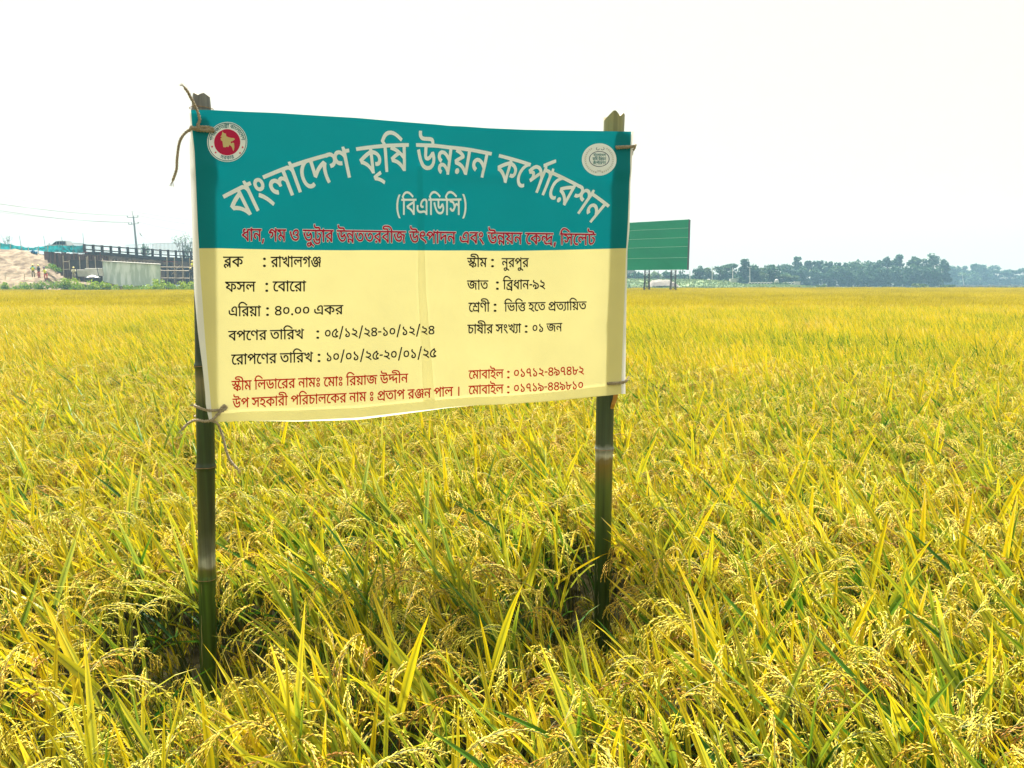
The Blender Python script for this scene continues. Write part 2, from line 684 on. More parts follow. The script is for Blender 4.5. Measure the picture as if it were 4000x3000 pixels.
def attr(name, typ):
    a = N.new('GeometryNodeInputNamedAttribute')
    a.data_type = typ
    a.inputs['Name'].default_value = name
    return a.outputs['Attribute']


for lod, c_ in ((0, near_col), (1, mid_col), (2, far_col)):
    ci = N.new('GeometryNodeCollectionInfo')
    ci.inputs['Collection'].default_value = c_
    ci.inputs['Separate Children'].default_value = True
    ci.inputs['Reset Children'].default_value = True
    cmp_ = N.new('FunctionNodeCompare')
    cmp_.data_type = 'INT'
    cmp_.operation = 'EQUAL'
    L.new(attr('lod', 'INT'), cmp_.inputs[2])
    cmp_.inputs[3].default_value = lod
    ip = N.new('GeometryNodeInstanceOnPoints')
    L.new(gi.outputs[0], ip.inputs['Points'])
    L.new(cmp_.outputs[0], ip.inputs['Selection'])
    L.new(ci.outputs[0], ip.inputs['Instance'])
    ip.inputs['Pick Instance'].default_value = True
    L.new(attr('pick', 'INT'), ip.inputs['Instance Index'])
    L.new(attr('turn', 'FLOAT_VECTOR'), ip.inputs['Rotation'])
    L.new(attr('size', 'FLOAT_VECTOR'), ip.inputs['Scale'])
    L.new(ip.outputs[0], jn.inputs[0])
L.new(jn.outputs[0], go.inputs[0])

allp = [(*q, lod) for lod in (0, 1, 2) for q in pts[lod]]
me = bpy.data.meshes.new('rice_field')
me.from_pydata([q[:3] for q in allp], [], [])
me.attributes.new('lod', 'INT', 'POINT').data.foreach_set('value', [q[6] for q in allp])
me.attributes.new('pick', 'INT', 'POINT').data.foreach_set('value', [q[5] for q in allp])
me.attributes.new('turn', 'FLOAT_VECTOR', 'POINT').data.foreach_set('vector', [c for q in allp for c in (0, 0, q[3])])
me.attributes.new('size', 'FLOAT_VECTOR', 'POINT').data.foreach_set('vector', [c for q in allp for c in (q[4],) * 3])
rice = bpy.data.objects.new('rice_field', me)
col.objects.link(rice)
rice['kind'] = 'stuff'
rice['label'] = 'ripening yellow green rice crop covering the whole field'
md = rice.modifiers.new('planting', 'NODES')
md.node_group = ng

# ------------------------------------------------------------------ banner
YL, YR = 2.56, 3.035
BL_, BR_ = P(747, 432, YL), P(2461, 516, YR)
bdir = Vector((BR_.x - BL_.x, BR_.y - BL_.y, 0)).normalized()
bn = Vector((bdir.y, -bdir.x, 0))            # towards the camera side
if bn.y > 0:
    bn = -bn


def ripple(s, z):
    """small out-of-plane swell of the vinyl; s metres along the banner, z height"""
    r = 0.007 * math.sin(s * 4.4 + 0.8) * (0.6 + 0.4 * math.sin(z * 3.0))
    r += 0.004 * math.sin(s * 9.0 + z * 2.5)
    r -= 0.007 * math.exp(-((s - 0.865 - 0.02 * (z - 1.7)) / 0.034) ** 2)       # vertical crease right of the middle
    r -= 0.004 * math.exp(-((z - 2.12 + 0.02 * s) / 0.018) ** 2) * (0.3 + 0.7 * math.exp(-((s - 1.1) / .35) ** 2))
    r += 0.008 * math.exp(-(s / 0.05) ** 2)
    # gathered by the ties
    for s0, z0 in ((0.07, 2.10), (0.06, 1.21), (1.57, 2.14), (1.55, 1.24)):
        r += 0.007 * math.exp(-(((s - s0) / .05) ** 2 + ((z - z0) / .03) ** 2))
    return r


def S(px, py, off=0.0):
    d = ray(px, py)
    t = (BL_ - CAM).dot(bn) / d.dot(bn)
    p = CAM + d * t
    s = (p - BL_).dot(bdir)
    return p + bn * (ripple(s, p.z) + off)


def interp(pl, t, k=1):
    """pl: list of (param, value)"""
    xs = [a for a, _ in pl]
    return float(np.interp(t, xs, [b for _, b in pl]))


TOP = [(747, 432), (824, 431), (962, 439), (1070, 443), (1215, 451), (1400, 460), (1685, 484), (1900, 500), (2050, 506), (2201, 509), (2352, 513), (2461, 516)]
BOT = [(831, 1646), (875, 1645.5), (1160, 1643), (1397, 1631), (1587, 1610), (1830, 1586), (1973, 1579), (2165, 1565), (2358, 1546), (2426, 1538.5)]
LEFT = [(432, 747), (531, 754), (589, 761), (754, 768), (900, 774), (964, 778), (1061, 783), (1300, 800), (1440, 812), (1567, 823.6), (1646, 831)]
RIGHT = [(516, 2461), (762, 2454), (882, 2450), (975, 2445), (1268, 2435.6), (1538.5, 2426)]
LOUT = [(427, 742), (531, 746), (560, 741), (662, 744), (900, 752), (1007, 754), (1134, 759), (1300, 774), (1440, 793), (1538, 803), (1585, 805), (1646, 820)]
ROUT = [(517, 2470), (701, 2460), (900, 2457), (975, 2450), (1176, 2447), (1538, 2443)]


def edge_pts(s, t):
    xt, xb = 747 + (2461 - 747) * s, 831 + (2426 - 831) * s
    yt, yb = interp(TOP, xt), interp(BOT, xb)
    ly, ry = 432 + (1646 - 432) * t, 516 + (1538.5 - 516) * t
    lx, rx = interp(LEFT, ly), interp(RIGHT, ry)
    # Coons patch
    x = (1 - t) * xt + t * xb + (1 - s) * lx + s * rx - ((1 - s) * (1 - t) * 747 + s * (1 - t) * 2461 + (1 - s) * t * 831 + s * t * 2426)
    y_ = (1 - t) * yt + t * yb + (1 - s) * ly + s * ry - ((1 - s) * (1 - t) * 432 + s * (1 - t) * 516 + (1 - s) * t * 1646 + s * t * 1538.5)
    return x, y_


def vinyl(name, color, transl=0.27, rough=0.5, weave=True):
    m = bpy.data.materials.new(name)
    m.use_nodes = True
    N, L = m.node_tree.nodes, m.node_tree.links
    b = N['Principled BSDF']
    b.inputs['Base Color'].default_value = (*color, 1)
    b.inputs['Roughness'].default_value = rough
    b.inputs['Specular IOR Level'].default_value = 0.12
    tr = N.new('ShaderNodeBsdfTranslucent')
    tr.inputs['Color'].default_value = (*color, 1)
    tc = N.new('ShaderNodeTexCoord')
    nz = N.new('ShaderNodeTexNoise')
    nz.inputs['Scale'].default_value = 5.0
    nz.inputs['Detail'].default_value = 6
    L.new(tc.outputs['Object'], nz.inputs['Vector'])
    mr = N.new('ShaderNodeMapRange')
    mr.inputs['From Min'].default_value = 0.3
    mr.inputs['From Max'].default_value = 0.7
    mr.inputs['To Min'].default_value = 0.93
    mr.inputs['To Max'].default_value = 1.0
    L.new(nz.outputs[0], mr.inputs[0])
    mu = N.new('ShaderNodeVectorMath')
    mu.operation = 'SCALE'
    mu.inputs[0].default_value = color
    L.new(mr.outputs[0], mu.inputs['Scale'])
    L.new(mu.outputs[0], b.inputs['Base Color'])
    L.new(mu.outputs[0], tr.inputs['Color'])
    cr = N.new('ShaderNodeTexNoise')
    cr.inputs['Scale'].default_value = 7.0
    cr.inputs['Detail'].default_value = 3
    L.new(tc.outputs['Object'], cr.inputs['Vector'])
    b2 = N.new('ShaderNodeBump')
    b2.inputs['Strength'].default_value = 0.5
    b2.inputs['Distance'].default_value = 0.006
    L.new(cr.outputs[0], b2.inputs['Height'])
    L.new(b2.outputs[0], tr.inputs['Normal'])
    L.new(b2.outputs[0], b.inputs['Normal'])
    if weave:
        mp = N.new('ShaderNodeMapping')
        mp.inputs['Scale'].default_value = (1, 1, 1)
        wv = N.new('ShaderNodeTexWave')
        wv.wave_type = 'BANDS'
        wv.bands_direction = 'Z'
        wv.inputs['Scale'].default_value = 160
        L.new(tc.outputs['Object'], wv.inputs['Vector'])
        bp = N.new('ShaderNodeBump')
        bp.inputs['Strength'].default_value = 0.15
        bp.inputs['Distance'].default_value = 0.0004
        L.new(wv.outputs[0], bp.inputs['Height'])
        L.new(b2.outputs[0], bp.inputs['Normal'])
        L.new(bp.outputs[0], b.inputs['Normal'])
    mx = N.new('ShaderNodeMixShader')
    mx.inputs[0].default_value = transl
    L.new(b.outputs[0], mx.inputs[1])
    L.new(tr.outputs[0], mx.inputs[2])
    L.new(mx.outputs[0], N['Material Output'].inputs['Surface'])
    return m


V_TEAL = vinyl('vinyl_teal', (0.0, 0.205, 0.25))
V_YEL = vinyl('vinyl_yellow', (0.79, 0.72, 0.33))
V_WHITE = vinyl('vinyl_white', (0.82, 0.82, 0.80))
V_BACK = vinyl('vinyl_back', (0.92, 0.91, 0.80), transl=0.8)
P_WHITE = vinyl('print_white', (0.93, 0.95, 0.97), transl=0.12)
P_BLACK = vinyl('print_black', (0.012, 0.010, 0.010), transl=0.1)
P_RED = vinyl('print_red', (0.62, 0.03, 0.012), transl=0.35)
P_CRIM = vinyl('print_crimson', (0.62, 0.02, 0.07), transl=0.35)
P_TEAL = vinyl('print_teal', (0.0, 0.20, 0.24), transl=0.3)
P_PINK = vinyl('print_pink', (0.66, 0.025, 0.10), transl=0.35)
P_CREAM = vinyl('print_cream', (0.82, 0.72, 0.34), transl=0.35)
P_NAVY = vinyl('print_navy', (0.02, 0.07, 0.17), transl=0.2)
P_GREY = vinyl('print_grey', (0.50, 0.50, 0.47), transl=0.3)
P_EDGE = vinyl('print_dark_teal', (0.0, 0.13, 0.15), transl=0.4)

banner = thing('banner', 'teal and yellow printed banner with Bengali lettering stretched between two bamboo poles', 'banner',
               ((BL_ + BR_) / 2 * 1.0).xy.to_3d())

NS, NT = 72, 52
TB = 0.4435
ts = sorted([i / NT for i in range(NT + 1) if abs(i / NT - TB) > 0.006] + [TB])
mb = MB()
nst = NS + 1
idx = {}
for j, t in enumerate(ts):
    ly = interp([(0, 427), (1, 1646)], t)
    ry = interp([(0, 517), (1, 1538)], t)
    x0, y0 = edge_pts(0, t)
    x1, y1 = edge_pts(1, t)
    row = [S(interp(LOUT, ly), y0)]
    for i in range(nst):
        row.append(S(*edge_pts(i / NS, t)))
    row.append(S(interp(ROUT, ry), y1))
    mb.v += [tuple(q) for q in row]
K = nst + 2
for j in range(len(ts) - 1):
    for i in range(K - 1):
        a = j * K + i
        mb.f.append((a, a + 1, a + K + 1, a + K))
        mb.m.append(2 if i in (0, K - 2) else (0 if ts[j + 1] <= TB + 1e-6 else 1))
mb.obj('printed_sheet', [V_TEAL, V_YEL, V_WHITE], banner, smooth=True)

# folded hem behind the sheet (second layer of vinyl)
mb = MB()


def hem(path_a, path_b, n=40):
    """strip between two pixel paths (functions of 0..1), 2.5 mm behind the sheet"""
    o = len(mb.v)
    for i in range(n + 1):
        t = i / n
        mb.v.append(tuple(S(*path_a(t), off=-0.0028)))
        mb.v.append(tuple(S(*path_b(t), off=-0.0035)))
    for i in range(n):
        mb.f.append((o + 2 * i, o + 2 * i + 1, o + 2 * i + 3, o + 2 * i + 2))
        mb.m.append(0)


def lft(t):
    y_ = 436 + (1640 - 436) * t
    return interp(LEFT, y_) - 6, y_


def lft2(t):
    y_ = 436 + (1600 - 436) * t
    return interp(LEFT, y_) + 36 + 8 * math.sin(t * 5), y_


def rgt(t):
    y_ = 520 + (1534 - 520) * t
    return interp(RIGHT, y_) + 3, y_


def rgt2(t):
    y_ = 520 + (1500 - 520) * t
    return interp(RIGHT, y_) - 58 + 5 * math.sin(t * 6), y_


def bt(t):
    x = 834 + (2424 - 834) * t
    bulge = 9 * math.exp(-((x - 1420) / 330) ** 2)
    return x, interp(BOT, x) + bulge - 1


def bt2(t):
    x = 850 + (2418 - 850) * t
    return x, interp(BOT, x) - 44 - 4 * math.sin(t * 7)


hem(lft, lft2)
hem(rgt, rgt2)
hem(bt, bt2, 60)
mb.obj('folded_hem', [V_BACK], banner, smooth=True, label='pale doubled hem folded behind the banner edge')

mb = MB()
hem(lambda t: (interp([(0, 1628), (.5, 1634), (1, 1656)], t), 640 + 958 * t), lambda t: (interp([(0, 1650), (.5, 1664), (1, 1702)], t), 640 + 952 * t))
mb.obj('back_seam', [vinyl('vinyl_seam_tape', (0.97, 0.96, 0.90), transl=0.92)], banner, smooth=True, label='soft vertical seam right of the middle')

# --------------------------------------------------------------- lettering
# outlines of the Bengali letters, in thousandths of the type size (x, y, x, y, ...), and their places in each word
OUTLINES = {
0:[[188,629,152,619,132,609,91,572,76,548,67,518,66,458,71,438,85,408,105,382,128,365,168,346,192,341,250,342,282,350,312,366,350,402,370,448,374,472,370,522,364,542,344,578,308,608,252,629],[211,548,228,548,252,539,268,522,276,498,275,468,269,452,251,432,228,424,202,425,188,432,171,448,161,472,161,498,171,522,188,539],[112,320,66,262,60,248,162,174,231,108,274,58,348,-46,362,-50,378,-44,432,-15,436,-8,419,28,379,88,312,170,232,249,152,309,132,320]],
1:[[188,629,152,619,132,609,91,572,76,548,67,518,66,458,71,438,85,408,105,382,128,365,168,346,192,341,250,342,282,350,312,366,350,402,370,448,374,472,370,522,364,542,344,578,308,608,252,629],[211,548,222,549,252,538,268,522,276,498,275,468,269,452,251,432,228,424,202,425,188,432,171,448,161,472,161,498,171,522,188,539],[178,278,148,268,122,254,102,236,81,208,65,158,65,118,71,88,86,58,101,38,128,16,148,5,202,-9,258,-5,292,6,318,20,355,62,368,92,374,122,374,152,368,182,349,222,308,260,258,279],[207,198,228,199,252,189,265,178,275,158,276,128,269,102,248,81,232,76,218,74,189,82,172,98,162,122,161,148,170,172,188,190]],
2:[[-12,919,-19,912,-24,878,-20,818,-4,772,32,730,78,706,118,695,152,691,298,689,322,679,340,652,344,632,338,630,-12,630,-24,622,-24,552,-18,545,82,544,118,529,148,498,92,465,65,428,57,398,56,372,66,322,72,316,92,315,162,331,166,342,161,372,167,392,182,409,208,418,248,421,298,414,338,394,360,368,369,342,371,322,364,282,345,252,312,230,268,217,202,211,138,216,68,231,52,230,46,222,34,162,38,147,142,119,238,82,348,25,488,-71,506,-68,554,-12,549,-2,522,19,458,63,378,109,318,137,314,142,348,151,382,166,412,185,445,218,463,248,474,282,474,362,453,412,412,458,382,479,348,494,312,504,262,509,241,542,548,545,554,552,554,622,542,630,444,632,438,678,423,718,396,748,358,769,302,779,158,781,112,794,95,808,81,838,81,908,78,912]],
3:[[72,920,65,912,60,882,60,838,66,802,81,768,96,748,122,725,148,711,178,700,232,691,448,689,467,682,480,672,490,652,494,632,-18,629,-24,622,-21,548,-12,544,262,544,266,352,275,308,291,278,312,256,342,241,378,234,428,236,482,261,508,280,548,321,552,321,564,282,565,222,559,198,544,168,526,148,498,127,448,111,412,109,382,111,342,121,298,142,268,166,216,232,196,268,156,362,118,488,108,494,98,494,22,473,17,468,16,458,25,428,66,302,106,218,151,148,202,91,228,71,272,45,342,22,412,15,488,21,548,41,582,62,622,100,644,132,663,182,669,212,669,272,664,308,638,382,604,442,592,450,518,439,480,388,432,341,398,325,382,329,376,338,370,358,371,542,722,544,732,546,735,552,732,626,722,630,598,630,594,632,588,678,573,718,548,746,528,760,508,769,452,779,258,780,202,790,179,808,166,832,161,858,162,911,148,916]],
4:[[468,634,432,625,378,600,352,584,306,542,276,502,251,452,241,412,241,368,251,332,262,312,282,291,308,276,332,266,362,261,402,261,448,270,455,278,449,348,438,356,388,354,360,362,346,388,356,432,391,488,422,515,452,533,508,549,522,549,552,540,568,522,576,482,576,142,572,140,522,164,492,169,412,169,338,156,278,153,212,161,179,178,155,202,141,238,136,282,141,332,149,362,142,374,52,385,44,378,35,322,34,248,45,188,56,162,76,132,112,101,168,75,248,61,308,61,452,79,492,78,522,70,548,55,565,32,579,-2,588,-9,668,-9,680,-2,680,512,674,548,650,588,618,614,598,624,552,635]],
5:[[452,634,402,619,352,595,318,570,284,538,261,508,246,478,239,448,240,402,256,368,292,336,342,316,372,315,380,322,399,392,392,402,359,412,347,428,346,448,365,482,392,508,418,524,468,544,522,549,558,534,572,512,576,492,574,458,559,428,528,401,502,386,443,362,436,352,460,292,472,275,492,276,548,300,568,282,580,262,586,228,584,202,568,169,532,142,468,126,412,130,358,146,312,170,265,212,230,258,201,308,156,408,118,528,108,536,88,535,48,524,22,515,15,508,31,442,71,332,116,242,142,202,186,148,238,101,308,61,398,36,462,34,512,37,552,46,592,62,625,82,658,114,679,148,689,178,695,222,694,248,684,288,669,318,632,358,670,412,684,458,684,502,674,548,660,572,642,593,622,609,582,629,532,636]],
6:[[-18,629,-24,622,-24,552,-18,545,399,542,401,518,398,515,272,469,182,428,32,349,24,338,65,238,108,229,168,209,252,164,292,134,340,88,368,52,401,-2,409,-8,492,-9,505,-2,506,422,562,409,598,395,628,375,649,352,663,328,670,292,665,272,651,252,638,245,618,241,568,244,559,238,554,182,556,158,592,150,652,150,682,156,722,175,754,208,764,228,773,262,774,312,759,362,738,398,702,435,662,465,592,498,508,519,505,538,508,544,822,544,830,552,830,622,822,630],[388,412,398,415,401,412,401,162,398,160,328,224,272,259,212,289,161,308,282,369]],
7:[[512,694,511,142,508,140,465,182,418,220,358,255,293,282,362,310,408,342,445,388,458,422,464,458,458,518,444,552,429,578,382,630,362,634,308,619,268,558,242,532,218,517,178,510,159,518,145,538,145,568,160,602,158,611,78,636,59,632,41,592,35,552,41,508,55,478,72,456,102,437,138,425,188,421,232,426,272,442,302,461,352,508,361,472,359,448,348,418,322,390,288,370,248,356,132,338,129,328,151,238,158,231,228,214,278,195,352,155,425,98,464,58,518,-8,602,-9,612,-5,615,538,618,544,718,546,720,622,712,630,612,631,588,694]],
8:[[472,694,471,542,468,536,408,590,342,624,298,635,228,636,188,629,128,599,98,575,50,522,15,472,10,462,11,452,92,385,108,384,162,404,208,409,236,398,250,378,250,348,240,328,222,309,172,276,119,248,120,238,131,222,166,172,178,164,202,171,272,216,325,268,348,308,360,368,354,408,329,452,305,472,272,489,252,494,160,492,178,514,218,539,248,546,288,545,322,534,358,514,429,442,470,388,470,-2,482,-9,562,-9,575,-2,575,538,578,544,678,546,680,622,672,630,572,631,548,694]],
9:[[-18,629,-24,622,-21,548,-12,544,78,544,81,538,81,162,87,122,95,98,116,62,142,40,168,27,208,16,232,15,272,16,318,26,388,60,428,90,452,115,494,172,514,212,524,248,530,288,529,338,520,368,506,388,482,410,452,424,422,430,342,431,308,436,272,447,248,461,222,484,196,518,185,538,186,542,582,544,590,552,590,622,582,630],[185,392,188,396,232,366,288,346,318,341,382,340,415,328,425,298,420,258,398,208,368,167,318,127,282,111,258,105,232,106,213,112,200,122,190,148,185,188]],
10:[[-18,629,-24,622,-24,552,-18,545,348,542,308,511,280,482,261,452,247,412,245,362,256,322,271,298,302,271,348,252,428,250,472,261,532,294,539,292,539,242,530,212,518,190,488,165,462,155,428,149,372,150,328,161,288,181,268,196,216,252,170,338,118,488,108,494,98,494,22,473,17,468,16,458,31,408,67,312,102,242,146,178,172,149,222,106,258,86,308,66,358,56,452,56,502,66,542,82,578,105,609,138,634,188,644,242,640,308,623,368,612,375,532,404,518,404,502,394,442,351,398,336,382,337,362,345,350,368,352,401,376,442,418,478,478,512,522,456,548,436,588,412,648,391,736,378,721,328,711,272,710,182,720,98,736,28,746,-8,752,-14,778,-14,842,2,848,8,848,18,826,92,816,152,815,238,826,308,841,352,858,388,855,402,824,458,812,470,722,469,662,480,612,505,589,528,580,542,932,544,940,552,940,622,932,630]],
11:[[2,918,-3,912,-6,882,-3,812,15,768,48,731,92,706,128,696,168,691,338,688,366,672,380,638,378,630,-12,630,-24,622,-21,548,-12,544,78,544,81,538,81,162,91,108,116,62,148,37,188,20,232,15,272,16,332,31,372,51,428,90,452,115,489,162,510,202,524,242,530,282,530,328,519,372,501,402,472,428,448,439,412,446,342,445,308,439,295,432,296,398,308,350,382,355,402,349,415,338,425,308,420,258,398,208,384,188,358,156,318,127,286,112,252,105,228,107,202,120,191,142,185,188,186,542,582,544,590,552,590,622,582,630,482,630,474,682,454,728,432,749,392,769,342,779,172,781,132,792,111,808,100,828,95,852,99,908,95,912,58,919]],
12:[[-18,629,-24,622,-24,552,-18,545,264,542,266,352,272,318,291,278,328,247,378,234,418,235,442,241,498,272,548,321,554,318,565,272,565,222,555,188,532,154,498,127,448,111,388,110,358,116,318,131,288,150,261,172,222,222,175,312,156,362,118,488,108,494,98,494,22,473,17,468,16,458,30,408,51,342,86,258,136,168,171,122,208,88,252,56,292,36,352,20,412,15,458,16,522,31,558,46,608,84,644,132,663,182,669,212,669,272,664,308,649,358,628,402,598,449,578,450,522,441,516,438,468,374,432,341,406,328,388,326,376,338,370,358,370,538,372,544,728,544,735,552,735,622,722,630]],
13:[[438,694,432,534,368,589,312,620,258,635,182,636,132,624,88,598,51,558,36,528,26,478,30,422,42,383,71,342,118,306,172,281,232,267,278,265,284,278,288,358,272,365,212,376,178,390,150,412,136,448,136,478,142,498,164,528,198,544,252,544,292,528,348,489,384,452,435,388,435,-2,448,-9,532,-7,539,2,539,538,542,544,632,544,641,548,644,622,632,630,538,630,512,694]],
14:[[-18,629,-24,622,-24,552,-12,544,722,544,730,552,730,622,722,630],[418,509,368,499,342,489,318,474,301,458,287,438,276,408,275,358,288,304,292,300,312,299,382,312,390,318,384,378,391,398,412,415,452,420,478,415,508,399,535,368,549,338,560,282,555,238,545,208,530,182,502,158,462,141,422,135,378,136,312,156,288,170,246,208,216,248,175,328,151,388,119,488,108,494,88,491,22,475,15,468,15,462,61,322,86,268,141,178,166,148,209,108,278,67,352,45,428,41,478,47,528,61,572,86,609,118,634,152,650,188,659,218,664,288,659,332,649,368,629,408,602,444,558,479,512,499,458,509]],
15:[[-18,629,-24,622,-21,548,-12,544,62,544,69,538,69,212,128,170,138,166,152,170,272,279,342,329,418,371,401,302,396,262,396,172,411,72,426,12,438,-13,462,-14,522,0,535,8,506,122,500,188,506,288,529,368,554,422,488,490,468,494,372,454,308,419,252,384,172,321,172,541,618,544,626,552,626,622,622,628]],
16:[[192,634,162,624,132,605,110,578,96,542,96,502,106,472,121,448,150,418,148,413,24,342,25,332,61,242,68,236,138,219,178,205,212,189,278,149,334,102,369,62,410,-2,418,-8,502,-9,515,-2,515,148,515,538,518,544,618,546,620,622,608,630,418,630,410,622,408,521,328,494,242,459,228,466,211,482,201,512,211,532,222,540,242,545,288,544,299,548,305,628,298,633,268,636],[394,418,408,422,410,418,410,158,348,214,278,258,222,285,160,308,242,354]],
17:[[-18,629,-24,622,-24,552,-18,545,418,541,418,340,368,380,312,410,252,429,218,431,162,429,118,413,85,392,50,352,41,332,34,298,36,242,50,202,66,178,112,135,168,105,188,109,226,182,218,194,168,221,145,252,141,278,147,302,156,318,178,334,198,340,228,341,272,329,322,300,361,268,419,202,419,-2,428,-9,512,-9,518,-6,521,2,521,538,528,544,622,545,626,552,626,622,618,630]],
18:[[532,694,531,518,528,511,478,564,448,588,402,615,348,633,262,636,222,629,182,614,132,584,62,520,10,458,10,448,92,371,158,390,182,385,198,371,205,348,200,312,184,282,158,256,155,248,218,188,238,190,346,292,482,421,489,418,530,358,530,-2,542,-9,622,-9,635,-2,635,538,638,544,738,546,740,622,732,630,632,631,608,694],[261,542,312,546,348,539,382,523,419,492,312,391,297,382,279,428,252,455,218,469,162,474,159,478,208,519]],
19:[[-18,629,-24,622,-24,552,-12,544,49,542,35,508,38,496,142,464,228,418,222,411,92,344,36,308,35,298,71,208,198,174,258,149,292,129,358,80,404,32,431,-2,442,-9,522,-9,535,-2,538,422,592,410,622,398,652,380,683,348,699,312,698,278,682,251,652,241,598,241,590,238,584,168,588,157,622,150,682,150,712,156,738,166,761,182,792,223,805,268,805,308,790,362,769,398,731,438,698,463,668,479,618,499,548,514,442,519,432,512,431,142,428,135,372,184,312,223,248,254,174,278,175,282,192,293,347,368,355,378,348,436,292,484,197,542,852,544,861,552,861,622,858,628]],
20:[[-18,629,-24,622,-24,552,-18,545,409,542,408,521,328,494,222,450,102,389,24,342,51,268,68,236,138,219,212,189,278,149,337,98,369,62,410,-2,418,-8,502,-9,515,-2,515,538,518,544,618,546,620,622,608,630],[394,418,408,422,410,418,410,158,348,214,278,258,222,285,160,308,242,354]],
21:[[-18,629,-24,622,-24,552,-12,544,738,544,745,552,745,622,738,630],[98,494,28,475,17,468,16,458,31,408,68,308,110,222,158,155,212,101,258,72,292,56,342,41,392,35,468,36,532,51,582,77,614,102,649,148,664,182,676,242,676,292,669,342,638,422,598,484,518,473,460,398,432,377,402,366,372,366,359,372,351,382,345,408,351,432,364,458,361,468,282,493,262,492,252,478,241,448,235,402,245,348,272,311,302,291,328,281,352,276,412,276,438,281,478,296,522,327,552,357,565,332,575,278,574,248,564,212,554,192,532,166,512,151,478,136,452,130,402,129,362,135,328,147,268,186,220,242,176,322,146,398,118,488]],
22:[[-18,629,-24,622,-21,548,-12,544,31,542,25,492,32,485,112,470,162,444,188,412,204,362,152,349,122,335,85,302,65,272,54,232,56,172,65,142,90,102,122,71,152,52,208,27,222,26,234,38,256,112,252,118,202,141,176,162,166,182,161,202,166,232,175,248,208,268,258,270,308,250,358,206,384,178,435,108,437,-2,448,-9,528,-9,540,-2,540,538,542,544,642,546,642,626,632,630],[192,542,434,542,436,268,432,264,378,315,312,351,300,422,279,468,242,510]],
23:[[-18,629,-24,622,-24,552,-18,545,409,542,408,521,328,494,222,450,102,389,24,342,51,268,68,236,138,219,212,189,278,149,337,98,369,62,410,-2,418,-8,502,-9,515,-2,515,538,518,544,618,546,620,622,608,630],[394,418,408,422,410,418,410,158,348,214,278,258,222,285,160,308,242,354],[162,119,142,110,120,88,111,62,115,28,134,2,152,-9,182,-15,206,-12,228,-4,250,18,259,42,255,78,242,96,218,115,202,120]],
24:[[-18,629,-24,622,-24,552,-12,544,542,544,546,442,542,432,498,455,448,460,402,450,372,433,358,419,308,454,282,465,242,474,178,474,138,464,108,450,84,432,56,402,41,372,34,342,36,278,55,228,81,192,118,161,182,127,208,119,222,120,229,128,255,202,248,210,198,232,165,258,147,288,141,322,151,352,164,368,182,380,222,385,248,378,266,368,300,332,314,302,321,268,332,259,402,261,411,268,411,318,416,338,422,350,438,364,458,370,478,369,498,360,521,342,545,312,545,-2,558,-9,642,-8,650,2,650,538,652,544,752,546,752,626,742,630]],
25:[[498,695,491,688,491,598,488,592,438,624,388,636,338,636,302,629,262,609,228,571,178,613,122,634,38,636,-12,629,-21,622,-12,540,2,536,42,545,92,546,122,539,148,522,160,502,166,482,164,448,155,428,141,412,122,400,98,391,42,385,35,378,40,298,48,292,118,296,148,305,192,331,228,367,232,367,262,336,308,311,358,296,412,292,420,298,426,378,418,385,398,386,338,401,319,412,298,438,290,462,291,488,302,518,318,534,352,546,382,545,402,539,442,514,459,498,490,452,492,-2,502,-9,582,-9,595,-2,595,538,598,544,698,546,700,622,692,630,598,630,592,633,568,695]],
26:[[-18,629,-24,622,-24,552,-12,544,48,544,49,538,35,508,38,496,142,464,212,434,232,424,237,418,148,374,36,308,35,298,71,208,192,179,232,164,292,134,372,75,443,2,458,-9,542,-9,551,-2,551,538,558,544,648,544,655,548,656,622,653,628],[192,542,446,542,449,392,302,489],[325,358,338,360,368,339,432,284,449,262,448,132,368,195,332,218,268,249,175,278,178,284,222,309]],
27:[[-18,629,-24,622,-24,552,-12,544,31,542,25,502,28,490,132,469,178,453,215,422,239,372,255,288,229,248,198,217,178,211,154,222,102,290,88,289,22,248,27,232,55,192,92,154,118,136,152,122,178,119,228,122,252,132,275,148,310,188,386,318,418,359,428,364,442,365,479,338,496,312,497,-2,508,-9,588,-9,600,-2,600,538,602,544,702,546,705,622,698,630],[195,542,492,544,496,538,496,432,492,431,467,448,438,456,388,455,358,440,322,405,309,448,289,482,248,518]],
28:[[-18,629,-24,622,-21,548,-12,544,82,544,118,529,148,498,92,465,65,428,57,398,56,372,66,322,72,316,92,315,162,331,166,342,162,378,174,402,192,414,238,421,298,414,332,398,350,382,360,368,370,338,370,302,359,272,345,252,322,236,268,217,202,211,138,216,58,231,46,222,34,162,37,148,142,119,248,79,348,25,472,-61,488,-71,502,-70,550,-18,553,-8,522,19,448,69,378,109,318,137,314,142,348,151,382,166,412,185,448,222,463,248,475,288,476,342,469,378,453,412,439,432,398,469,372,484,332,499,262,509,241,542,548,545,554,552,554,622,542,630]],
29:[[82,694,80,608,78,605,47,622,22,630,-18,629,-24,622,-24,552,-18,545,18,539,38,530,62,502,80,468,80,-2,92,-9,158,-9,178,-8,185,2,185,538,188,544,288,546,290,622,282,630,182,631,158,695]],
30:[[268,924,218,913,172,894,128,864,95,832,51,778,7,708,11,692,56,632,-12,630,-24,622,-21,548,-12,544,78,544,80,538,80,2,88,-8,172,-9,185,-2,185,518,188,544,278,544,288,546,290,552,290,622,286,628,168,631,121,692,141,728,171,768,208,800,242,819,292,833,342,835,388,829,422,819,478,794,528,764,658,669,675,672,718,728,712,740,588,834,488,889,448,905,388,920,348,925]],
